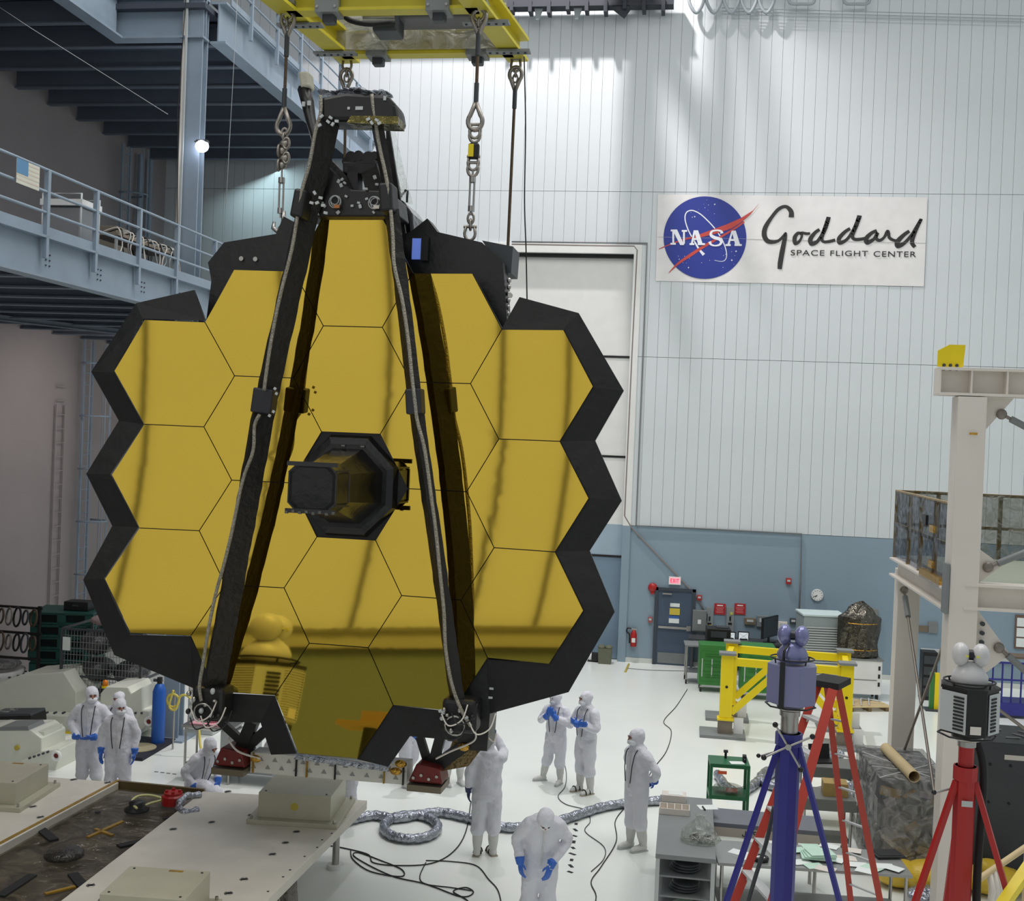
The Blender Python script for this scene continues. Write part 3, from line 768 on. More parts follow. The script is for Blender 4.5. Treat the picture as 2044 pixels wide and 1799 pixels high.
# bipod legs going up into the frame
for a, b, wd in (((470, 1525), (505, 1440), .16), ((462, 1520), (540, 1450), .13), ((505, 1500), (440, 1440), .1), ((858, 1535), (838, 1470), .10), ((862, 1535), (880, 1470), .13), ((870, 1530), (945, 1475), .16)):
    MB().bar(ML(*a, .45), ML(*b, .45), wd, wd * .8, (0, 1, 0)).build('bipod_leg', black, tel)
MB().prism([ML(905, 1475, .4), ML(965, 1490, .4), ML(935, 1530, .4), ML(880, 1540, .4)], (0, .15, 0)).build('foil_blanket', mat('brown foil', (122, 104, 70), .3, .6, bump=1, bscale=16, var=.3, vscale=10), tel)
for (px, py) in ((800, 1525), (510, 1515), (925, 1492), (790, 1540)):
    MB().ell(ML(px, py, .22), .08, .04, .05, 10, 7).build('foil_patch', goldfoil, tel)
cabl([(935, 1440), (948, 1460), (945, 1480), (900, 1500), (870, 1515)], .1, .2, .012, cream)
cabl([(955, 1455), (970, 1470), (985, 1480), (990, 1465)], .3, .3, .012, cream)
cabl([(455, 1475), (475, 1500), (520, 1515)], .2, .2, .014, cream)

# the instrument standing near the gallery whose image shows in the mirrors: built below with its twins
# ================================================================== HOIST FRAME AND SLINGS
HZ = 11.62
hf = thing('spreader_hoist', 'yellow rectangular lifting frame with clear plastic wrap above the telescope', 'hoist', (P(790, 60, 15.5).x, 15.5, HZ))
nl = P(577, 20, 14.6); nr = P(955, 25, 14.6); fl_ = P(693, 122, 16.5); fr2 = P(1030, 122, 16.5)
def hz(p, z): return V3((p.x, p.y, z))
for a, b in ((nl, fl_), (nr, fr2)):
    d = (b - a); d.z = 0; d.normalize()
    A = hz(a, HZ + .17) - d * 1.1; B = hz(b, HZ + .17) + d * .12
    MB().ibeam(A, B, .30, .34, .045).build('side_beam', yellowd, hf, True)
    for t_ in (.18, .78):
        q = hz(a, HZ - .03).lerp(hz(b, HZ - .03), t_)
        MB().box(q + V3((0, 0, .0)), (.62, .16, .03)).build('splice_plate', midgrey, hf, True)
        for k in range(6): MB().cyl(q + V3((-.26 + .1 * k, 0, -.03)), q + V3((-.26 + .1 * k, 0, 0)), .018, n=6).build('bolt', darkgrey, hf, True)
def cross(t0):
    a = hz(nl, HZ + .17).lerp(hz(fl_, HZ + .17), t0); b = hz(nr, HZ + .17).lerp(hz(fr2, HZ + .17), t0)
    MB().ibeam(a, b, .22, .34, .04).build('cross_beam', yellowd, hf, True)
    for t_ in (.22, .80):
        q = a.lerp(b, t_) + V3((0, 0, -.24))
        MB().box(q, (.16, .16, .14)).build('bracket_block', darkgrey, hf, True, bev=.02)
        MB().box(q + V3((0, -.02, .20)), (.30, .3, .34)).build('clamp_plate', midgrey, hf, True)
        for s_ in (-.12, .12): MB().cyl(q + V3((s_, -.15, .10)), q + V3((s_, -.18, .10)), .02, n=6).build('bolt', steel, hf, True)
cross(.0); cross(.90)
cxm = (nl + fr2) / 2
MB().box((cxm.x + .35, 15.6, HZ + .35), (1.1, .5, .3)).build('hoist_body', mat('hoist grey', (104, 104, 106), .5, .2), hf, True, bev=.04)
MB().box((cxm.x - .25, 15.45, HZ + .12), (.35, .4, .25)).build('motor_box', darkgrey, hf, True, bev=.03)
MB().cyl((cxm.x - .55, 15.3, HZ + .2), (cxm.x - .1, 15.3, HZ + .2), .12).build('drum', steel, hf, True)
MB().tube(smoothpath([V3((cxm.x - .8, 15, HZ + .5)), V3((cxm.x - .75, 15, HZ + .12)), V3((cxm.x - .45, 15, HZ + .0)), V3((cxm.x - .1, 15.1, HZ + .05))]), .035, 8).build('power_cable', rubber, hf, True)
for k in range(3):
    MB().bar((cxm.x - .9 + .02 * k, 14.9 + .25 * k, HZ + .6), (cxm.x + 1.0, 14.9 + .25 * k, HZ + .6), .06, .06).build('conduit', midgrey, hf, True)
MB().bx(nl.x + .15, fr2.x - .1, 16.05, 16.09, HZ + .02, HZ + 1.0).build('plastic_sheet', film('hoist film', (206, 204, 190), .42, 3), hf, True)

def shackle(p, s=1.0, m=None, par=None, ax=(1, 0, 0), name='shackle'):
    p = V3(p); pts = [p + V3((math.sin(a) * .07 * s, 0, -.05 * s * (1 - math.cos(a)) - .02)) for a in [PI * (k / 10) - PI / 2 for k in range(11)]]
    pts = [p + V3((-.055 * s, 0, .09 * s))] + [p + V3((.07 * s * math.cos(PI + PI * k / 8), 0, .09 * s * math.sin(PI + PI * k / 8))) for k in range(9)] + [p + V3((.055 * s, 0, .09 * s))]
    MB().tube(pts, .02 * s, 8).build(name, m or chain_m, par, True)
    MB().cyl(p + V3((-.085 * s, 0, .085 * s)), p + V3((.085 * s, 0, .085 * s)), .02 * s, n=10).build('shackle_pin', m or chain_m, par, True)
def thimble(p, up, par, s=1.0):
    "teardrop eye; up=+1 point upwards"
    p = V3(p); pts = []
    for k in range(15):
        a = -PI * .75 + 1.5 * PI * k / 14
        pts.append(p + V3((math.sin(a) * .075 * s, 0, -up * math.cos(a) * .09 * s)))
    pts = [p + V3((0, 0, up * .20 * s))] + pts + [p + V3((0, 0, up * .20 * s))]
    MB().tube(pts, .024 * s, 8).build('thimble_eye', chain_m, par, True)
def link(p, par, turn, s=1.0):
    pts = [V3(p) + V3(((.035 * s * math.cos(a)) * (1 if turn else .0), (.035 * s * math.cos(a)) * (0 if turn else 1), .06 * s * math.sin(a))) for a in [2 * PI * k / 12 for k in range(12)]]
    MB().tube(pts, .014 * s, 7, True).build('chain_link', chain_m, par, True)
def seg(px0, py0, px1, py1, yy): return P(px0, py0, yy), P(px1, py1, yy)

# near left sling
def sling(label, y, head, cab, low_eye, items, hook):
    t = thing('lifting_sling', label, 'sling', P(*head, y), group=None)
    h0 = P(*head, y)
    MB().box(h0 + V3((0, 0, .06)), (.22, .26, .06)).build('lug_plate', midgrey, t, True)
    shackle(h0 + V3((0, 0, -.06)), 1.0, par=t)
    link(h0 + V3((0, 0, -.17)), t, False); link(h0 + V3((0, 0, -.25)), t, True)
    c0, c1 = P(*cab[0], y), P(*cab[1], y)
    thimble(c0 + V3((0, 0, .24)), -1, t, 1.2)
    MB().cyl(c0 + V3((0, 0, .05)), c0 + V3((0, 0, -.25)), .032).build('ferrule', darkgrey, t, True)
    MB().cyl(c0, c1, .022, n=8).build('wire_rope', cable_brown, t, True)
    if low_eye:
        MB().cyl(c1 + V3((0, 0, .25)), c1, .032).build('ferrule', darkgrey, t, True)
        thimble(c1 + V3((0, 0, -.24)), 1, t, 1.25)
    z = c1 + V3((0, 0, -.40))
    for kind, p0, p1 in items:
        a, b = P(*p0, y), P(*p1, y)
        if kind == 'chain':
            n = max(2, int((a - b).length / .09))
            for k in range(n): link(a.lerp(b, (k + .5) / n), t, k % 2 == 0, 1.15)
        elif kind == 'blocks':
            for k in range(4):
                q = a.lerp(b, (k + .5) / 4)
                MB().ell(q + V3((.02 * (-1) ** k, 0, 0)), .075, .05, .055, 10, 7).build('chain_block', chain_m, t, True)
                link(q + V3((.05 * (-1) ** k, -.03, 0)), t, k % 2 == 0, 1.2)
        elif kind == 'shackle': shackle(a, 1.0, par=t)
        elif kind == 'turnbuckle':
            MB().cyl(a, a.lerp(b, .3), .014, n=8).build('threaded_rod', steel, t, True)
            MB().cyl(a.lerp(b, .8), b, .014, n=8).build('threaded_rod', steel, t, True)
            m = MB(); q0, q1 = a.lerp(b, .22), a.lerp(b, .85)
            for s_ in (-.028, .028): m.cyl(q0 + V3((s_, 0, 0)), q1 + V3((s_, 0, 0)), .014, n=8)
            m.cyl(q0 + V3((0, 0, .03)), q0 - V3((0, 0, .04)), .044); m.cyl(q1 + V3((0, 0, .03)), q1 - V3((0, 0, .04)), .044)
            m.build('turnbuckle', steel, t, True)
        elif kind == 'cell':
            MB().box((a + b) / 2, (.14, .10, abs(a.z - b.z))).build('load_cell', blackm, t, True, bev=.03)
            MB().box((a + b) / 2 + V3((-.03, -.055, 0)), (.07, .01, .16)).build('cell_label', yellow, t, True)
            shackle(a + V3((0, 0, .1)), 1, par=t); shackle(b + V3((0, 0, -.05)), 1, par=t)
    if hook:
        q = P(*hook, y); MB().tube([q + V3((.03, 0, .22)), q + V3((.04, 0, .1)), q + V3((.03, 0, .02)), q + V3((-.04, 0, -.05)), q + V3((-.10, 0, 0)), q + V3((-.09, 0, .08))], [.03, .035, .04, .045, .035, .02], 8).build('hook', steel, t, True)
    return t
sling('wire rope sling with tangled chain blocks down to the left wing cover', 14.6, (575, 18), ((573, 75), (567, 215)), True,
      [('chain', (568, 262), (567, 280)), ('blocks', (566, 280), (565, 338)), ('turnbuckle', (563, 338), (560, 435))], (560, 455))
sling('wire rope sling with black load cell and yellow label, right of the tower', 14.6, (957, 18), ((955, 72), (950, 205)), True,
      [('shackle', (948, 262), (948, 270)), ('cell', (947, 286), (945, 318)), ('shackle', (944, 338), (944, 345)), ('turnbuckle', (944, 338), (940, 430)), ('chain', (940, 430), (939, 455)), ('shackle', (938, 466), (938, 470))], None)
sling('short rear sling going down behind the black tower top', 16.5, (693, 122), ((690, 185), (688, 330)), False, [], None)
t = sling('long brown wire rope sling furthest right, down to the right wing', 16.5, (1030, 122), ((1028, 182), (1014, 490)), False, [('turnbuckle', (1013, 490), (1012, 600))], None)
t = MB().tube(smoothpath([P(1046, 108, 16.4), P(1049, 250, 16.4), P(1047, 400, 16.4), P(1050, 500, 16.4), P(1052, 600, 16.4)]), .010, 5).build('pull_wire', blackm)
tag(t, 'thin black wire hanging from the right corner of the lifting frame', 'wire')
# crane bridge near the back wall
cb = thing('crane_bridge', 'dark crane girder with brackets high against the back wall', 'crane', P(1190, 0, 31.7))
c0, c1 = P(1030, 14, 31.7), P(1345, 2, 31.7)
MB().bx(c0.x - 6, c1.x, 31.62, 31.9, c0.z + .0, c0.z + .42).build('girder', mat('crane dark', (52, 56, 64), .6), cb, True)
MB().bx(c0.x - 6, c1.x, 31.55, 31.95, c0.z - .05, c0.z).build('girder_flange', MATS['crane dark'], cb, True)
for k in range(9):
    x = c0.x - .1 + k * .52
    MB().bx(x - .05, x + .05, 31.5, 31.9, c0.z - .16 - .04 * (k % 3), c0.z + .1).build('bracket', MATS['crane dark'], cb, True)
for x in (P(1068, 0, 31).x, P(1148, 0, 31).x):
    MB().prism([V3((x - .12, 31.7, c0.z)), V3((x + .14, 31.7, c0.z)), V3((x + .02, 31.7, c0.z - .35)), V3((x - .06, 31.7, c0.z - .35))], (0, .08, 0)).build('hanging_bracket', wall_gap, cb, True)
MB().prism([V3((c0.x + 2.6, 31.6, c0.z)), V3((c0.x + 3.2, 31.6, c0.z)), V3((c0.x + 3.0, 31.6, c0.z - .30))], (0, .3, 0)).build('gusset', MATS['crane dark'], cb, True)
# unseen post and bars, added and shaped to throw shadows across the siding
FLV = V3(FLOOD); CW_ = MATS['crane dark']
def shade(xw, zw, y=30.0):
    "point of an added blocker, between flood lamp and wall, that shades wall point (xw, zw)"
    f_ = (y - FLV.y) / (YW - FLV.y); return FLV.lerp(V3((xw, YW, zw)), f_)
p_, q_ = shade(-2.1, 10.6), shade(-1.25, 24)
MB().bx(p_.x, q_.x, 29.9, 30.1, p_.z, q_.z).build('blocker_post', CW_, cb, True)
for w0, w1, th in (((-1.9, 18.6), (1.5, 10.8), .20), ((-.9, 17.2), (1.0, 13.0), .14), ((.4, 19.6), (.65, 13.4), .16), ((1.0, 19), (2.2, 12.6), .10), ((-1.3, 20), (3.0, 17.8), .22), ((-1.4, 14.5), (-.3, 9.0), .24)):
    MB().bar(shade(*w0), shade(*w1), th, th, (0, 1, 0)).build('blocker_bar', CW_, cb, True)
# cable festoon loops
t = thing('festoon_cable', 'pale looped cables hanging along the top of the back wall', 'cables', P(1500, -10, 31.9))
for px in (1390, 1425, 1460, 1495, 1530, 1600, 1710):
    w_ = 14 if px < 1550 else 24
    MB().tube(smoothpath([P(px - w_, -20, 31.9), P(px - w_, 5, 31.9), P(px, 26 if px < 1550 else 8, 31.9), P(px + w_, 5, 31.9), P(px + w_, -20, 31.9)], 5), .045, 6).build('cable_loop', mat('festoon grey', (170, 178, 182), .6), t, True)
for k, yy in enumerate((18, 24, 30)):
    MB().cyl(P(1440, yy - 2, 32.0), P(2044, yy + 14, 32.0), .012, n=5).build('rail_wire', MATS['festoon grey'], t, True)

# ------------------------------------------------------------------ sign banner on the back wall
YB = YW - .03
bn = thing('wall_banner', 'white wall banner with blue space agency roundel and black script lettering', 'banner', P(1580, 480, YB))
c = [P(1313, 388, YB), P(1851, 394, YB), P(1844, 572, YB), P(1309, 561, YB)]
for q in c: q.y = YB
sh = MB(); NU, NV = 24, 8; vs = []
for j in range(NV + 1):
    for i in range(NU + 1):
        u, v = i / NU, j / NV; q = c[0].lerp(c[1], u).lerp(c[3].lerp(c[2], u), v)
        q.y = YB - .006 - .006 * math.sin(u * 19 + v * 3) * v; vs.append(q)
sh.add(vs, [(j * (NU + 1) + i, j * (NU + 1) + i + 1, (j + 1) * (NU + 1) + i + 1, (j + 1) * (NU + 1) + i) for j in range(NV) for i in range(NU)], True)
sh.build('banner_sheet', mat('banner vinyl', (232, 230, 228), .5, bump=.15, bscale=2), bn, True)
MB().bar(P(1312, 473, YB - .014), P(1848, 485, YB - .014), .012, .004, (0, 0, 1)).build('fold_crease', mat('crease', (206, 204, 202), .6), bn, True)
logo_blue = mat('logo blue', (36, 54, 146), .5); logo_red = mat('logo red', (196, 70, 62), .5); logo_white = mat('logo white', (236, 238, 244), .5); ink = mat('script ink', (40, 38, 38), .5)
def zx(x, y):    # enlarged-crop coordinates of the banner -> wall plane
    return (1260 + x / 3.1938, 340 + y / 3.1938)
def flatpoly(pts, off, name, m):
    return MB().prism([P(*zx(*p), YB) + V3((0, -off, 0)) for p in pts], (0, .002, 0)).build(name, m, bn, True)
def stroke(pts, widths, off, name, m, smooth=True, k=8):
    if name == 'script_letter': widths = [v * 1.25 + 2 for v in widths]
    "flat ribbon along points with varying width (crop units)"
    q = smoothpath([V3((x, y, 0)) for x, y in pts], k) if smooth else [V3((x, y, 0)) for x, y in pts]
    n = len(q); vs = []
    for i, p in enumerate(q):
        t = i / (n - 1) * (len(widths) - 1); j = min(int(t), len(widths) - 2); w_ = (widths[j] + (widths[j + 1] - widths[j]) * (t - j)) / 2
        d = (q[min(n - 1, i + 1)] - q[max(0, i - 1)]).normalized(); s_ = V3((-d.y, d.x, 0)) * w_
        vs += [P(*zx(*(p + s_)[:2]), YB) + V3((0, -off, 0)), P(*zx(*(p - s_)[:2]), YB) + V3((0, -off, 0))]
    m_ = MB(); m_.add(vs, [(2 * i, 2 * i + 1, 2 * i + 3, 2 * i + 2) for i in range(n - 1)])
    return m_.build(name, m, bn, True)
flatpoly([(470 + 264 * math.cos(2 * PI * k / 64), 430 + 263 * math.sin(2 * PI * k / 64)) for k in range(64)], .018, 'roundel', logo_blue)
# orbit
orb = []
for k in range(30):
    a = math.radians(250 - k * 11.0)
    orb.append((478 + 88 * math.cos(a) * 1.0 - 0, 420 + 170 * math.sin(a)))
def rotp(x, y, ang, cx, cy):
    return (cx + (x - cx) * math.cos(ang) - (y - cy) * math.sin(ang), cy + (x - cx) * math.sin(ang) + (y - cy) * math.cos(ang))
stroke([(463, 540), (430, 500), (395, 440), (365, 385), (345, 325), (345, 285), (362, 262), (395, 258), (440, 280), (490, 325), (535, 375), (575, 435), (600, 495), (608, 540), (600, 570), (575, 582), (530, 574)], [20, 12, 8, 7, 7, 7, 7, 7, 7, 7, 7, 7, 6, 5, 4, 3, 2], .022, 'orbit_ring', logo_white)
# red wing vector
flatpoly([(350, 440), (430, 432), (540, 405), (640, 372), (705, 330), (762, 280), (822, 204), (775, 258), (700, 305), (610, 345), (500, 385), (420, 415)], .026, 'red_wing', logo_red)
stroke([(176, 503), (250, 473), (345, 440), (420, 424)], [3, 8, 10, 14], .026, 'red_wing_tail', logo_red)
stroke([(238, 656), (300, 595), (380, 540), (470, 482), (580, 420), (660, 372), (720, 330)], [2, 14, 20, 18, 14, 12, 10], .024, 'red_wing_lower', logo_red)
# block letters
def letter(polys, name):
    m_ = MB()
    for i_, pl in enumerate(polys):
        m_.prism([P(*zx(*p), YB) + V3((0, -.032 - .0008 * i_, 0)) for p in pl], (0, .002, 0))
    m_.build(name, logo_white, bn, True)
def R(x0, y0, x1, y1): return [(x0, y0), (x1, y0), (x1, y1), (x0, y1)]
letter([R(252, 379, 292, 391), R(250, 464, 284, 476), R(262, 388, 274, 468), [(262, 379), (292, 379), (338, 478), (312, 478)], R(322, 382, 356, 394), R(330, 390, 342, 470)], 'letter_n')
letter([[(398, 384), (426, 384), (458, 478), (428, 478)], [(398, 384), (410, 384), (392, 470), (380, 470)], R(372, 466, 402, 478), R(424, 466, 470, 478), R(392, 434, 440, 446)], 'letter_a')
stroke([(578, 404), (572, 390), (545, 384), (514, 392), (508, 414), (530, 430), (562, 440), (574, 458), (562, 476), (534, 482), (508, 474), (500, 456)], [22, 14, 10, 13, 18, 21, 21, 18, 13, 9, 13, 20], .032, 'letter_s', logo_white)
letter([[(640, 386), (666, 386), (696, 482), (664, 482)], [(640, 386), (650, 386), (626, 476), (612, 476)], R(600, 472, 634, 484), R(658, 472, 704, 484), R(630, 440, 678, 452)], 'letter_a')
random.seed(9)
for k, (x, y, r) in enumerate([(532, 218, 6), (492, 222, 3), (470, 240, 3), (462, 218, 2), (530, 278, 3), (405, 297, 6), (390, 300, 4), (380, 270, 2), (482, 190, 2), (668, 517, 7), (641, 574, 7), (602, 536, 3), (588, 545, 3), (365, 621, 6), (500, 575, 3), (448, 590, 3), (370, 562, 3), (340, 548, 3), (300, 548, 3), (306, 568, 4), (330, 590, 2), (585, 620, 3), (660, 545, 3), (640, 520, 3), (575, 500, 2), (430, 250, 2), (490, 255, 2), (352, 592, 2), (655, 600, 2)]):
    flatpoly([(x + r * math.cos(PI / 4 * q) * (1 if q % 2 == 0 else .45), y + r * math.sin(PI / 4 * q) * (1 if q % 2 == 0 else .45)) for q in range(8)], .021, 'star', logo_white)
# script word
W = lambda *a: list(a)
stroke([(1020, 300), (1018, 262), (985, 232), (940, 248), (895, 300), (855, 365), (848, 415), (868, 450), (905, 458), (940, 448), (970, 420), (985, 402), (978, 440), (962, 520), (950, 590), (946, 630)], W(26, 22, 14, 16, 16, 22, 24, 22, 16, 12, 12, 10, 20, 24, 24, 20), .02, 'script_letter', ink)
stroke([(1085, 405), (1062, 402), (1042, 430), (1045, 465), (1070, 455), (1088, 420), (1085, 400), (1120, 405), (1140, 402)], W(12, 14, 20, 18, 12, 10, 12, 12, 10), .02, 'script_letter', ink)
stroke([(1200, 378), (1170, 400), (1142, 440), (1150, 468), (1185, 455), (1215, 410), (1240, 355), (1258, 300), (1240, 360), (1215, 430), (1225, 455), (1260, 455), (1300, 445)], W(14, 16, 22, 22, 16, 14, 20, 20, 20, 16, 12, 14, 14), .021, 'script_letter', ink)
stroke([(1395, 372), (1360, 395), (1325, 435), (1330, 462), (1370, 445), (1405, 400), (1435, 345), (1455, 290), (1435, 350), (1410, 420), (1425, 440), (1460, 440), (1490, 435)], W(14, 16, 20, 20, 14, 14, 20, 22, 20, 16, 14, 14, 14), .02, 'script_letter', ink)
stroke([(1565, 385), (1530, 402), (1498, 435), (1505, 460), (1545, 440), (1570, 400), (1560, 430), (1580, 448), (1610, 430), (1632, 392), (1640, 400), (1645, 430), (1670, 445), (1690, 450)], W(14, 16, 22, 22, 14, 16, 16, 14, 12, 16, 14, 14, 12, 12), .021, 'script_letter', ink)
stroke([(1772, 388), (1735, 415), (1698, 455), (1700, 482), (1740, 465), (1785, 415), (1820, 360), (1848, 312), (1820, 370), (1795, 430), (1790, 465), (1808, 490)], W(14, 18, 24, 24, 16, 14, 16, 14, 16, 20, 20, 16), .02, 'script_letter', ink)
# caption in plain capitals, word by word
for word, wx0, wx1, wy0, wy1 in (('SPACE', 1016, 1230, 508, 543), ('FLIGHT', 1268, 1508, 512, 546), ('CENTER', 1544, 1814, 516, 551)):
    cu = bpy.data.curves.new('caption', 'FONT'); cu.body = word; cu.size = 1; cu.extrude = .004; cu.space_character = 1.12
    tmp = bpy.data.objects.new('caption', cu); C.objects.link(tmp)
    bpy.context.view_layer.update(); dg = bpy.context.evaluated_depsgraph_get()
    me = bpy.data.meshes.new_from_object(tmp.evaluated_get(dg)); bpy.data.objects.remove(tmp)
    xs = [v.co.x for v in me.vertices]; ys = [v.co.y for v in me.vertices]; x0, x1_, y0_, y1_ = min(xs), max(xs), min(ys), max(ys)
    A = P(*zx(wx0, wy1), YB); B = P(*zx(wx1, wy1 + (wx1 - wx0) * .012), YB); hgt = (P(*zx(wx0, wy0), YB) - A).length
    for v in me.vertices:
        u = (v.co.x - x0) / (x1_ - x0); h_ = (v.co.y - y0_) / (y1_ - y0_)
        v.co = RM[bn.name].inverted() @ (A + (B - A) * u + V3((0, -.02 - v.co.z, hgt * h_)))
    me.materials.clear(); me.materials.append(ink)
    o = bpy.data.objects.new('caption_word', me); C.objects.link(o); o.parent = bn
# ================================================================== PEOPLE IN CLEANROOM SUITS
DT = bpy.data.textures.new('cloth folds', 'CLOUDS'); DT.noise_scale = .16; DT.noise_depth = 2
def chain(m, pts, rs, k=5, n=12, flat=None):
    "smooth tapered limb with round ends; flat=(sx, sy) squashes the section across x / y"
    P_ = smoothpath(pts, k); L = len(P_); rr = []
    for i in range(L):
        t = i / (L - 1) * (len(rs) - 1); j = min(int(t), len(rs) - 2); f = t - j; f = f * f * (3 - 2 * f)
        rr.append(rs[j] + (rs[j + 1] - rs[j]) * f)
    m.tube(P_, rr, n); m.ell(P_[0], rr[0], rr[0], rr[0], 12, 8); m.ell(P_[-1], rr[-1], rr[-1], rr[-1], 12, 8)
def remesh(o, vox, sm=4, disp=0):
    r = o.modifiers.new('merge', 'REMESH'); r.mode = 'VOXEL'; r.voxel_size = vox; r.use_smooth_shade = True
    s = o.modifiers.new('smooth', 'SMOOTH'); s.iterations = sm; s.factor = .5
    if disp:
        d = o.modifiers.new('folds', 'DISPLACE'); d.texture = DT; d.strength = disp; d.mid_level = .5; d.texture_coords = 'GLOBAL'
    return o
def hand(par, wrist, direction, palmn, side, mm, name='glove', curl=.35):
    d = V3(direction).normalized(); nrm = V3(palmn); nrm = (nrm - d * nrm.dot(d)).normalized(); s_ = d.cross(nrm).normalized() * side
    w = V3(wrist); m = MB()
    m.tube([w - d * .05, w, w + d * .03], [.056, .046, .040], 10)
    m.ell(w - d * .03, .05, .05, .05, 10, 6)
    Rm = Matrix((s_, nrm, d)).transposed()
    m.ell(w + d * .055, .044, .021, .058, 12, 8, Rm)
    for k, (off, ln) in enumerate(((-.033, .066), (-.011, .078), (.011, .073), (.032, .058))):
        b = w + d * .09 + s_ * off; c = curl
        p1 = b + (d * math.cos(c * .6) + nrm * math.sin(c * .6)) * ln * .5
        p2 = p1 + (d * math.cos(c * 1.5) + nrm * math.sin(c * 1.5)) * ln * .4
        p3 = p2 + (d * math.cos(c * 2.3) + nrm * math.sin(c * 2.3)) * ln * .3
        m.tube([b - d * .03, b, p1, p2, p3], [.011, .0115, .0105, .0095, .0075], 8); m.ell(p3, .0075, .0075, .0075, 8, 6)
    t0 = w + d * .02 - s_ * .03; t1 = t0 + (d * .7 - s_ * .75 + nrm * .3).normalized() * .045; t2 = t1 + (d * .95 - s_ * .1 + nrm * .4).normalized() * .032
    m.tube([t0, t1, t2], [.015, .0125, .009], 8); m.ell(t2, .009, .009, .009, 8, 6)
    c0 = V3(wrist); m.v = [c0 + (p - c0) * 1.15 for p in m.v]
    return remesh(m.build(name, mm, par), .0065, 1)
ARMS = {
 'down': ((.275, .03, 1.17), (.265, -.05, .92), (.0, -.15, -1), (-1, -.2, 0)),
 'clasp': ((.33, .02, 1.19), (.12, -.24, 1.02), (-.9, -.35, -.15), (0, .6, 1)),
 'crossed': ((.29, -.06, 1.17), (-.02, -.23, 1.22), (-.95, 0, .15), (0, .9, 0)),
 'chest': ((.32, -.04, 1.17), (.08, -.26, 1.33), (-.6, -.3, .75), (-.3, .8, 0)),
 'behind': ((.33, .09, 1.19), (.13, .20, 1.0), (-.8, .2, -.45), (0, -1, 0)),
 'up': ((.25, -.24, 1.46), (.16, -.34, 1.74), (0, -.25, 1), (-1, -.2, 0)),
 'work': ((.31, .00, 1.16), (.22, -.24, 1.03), (-.3, -.7, -.5), (-.5, .2, -.7)),
}
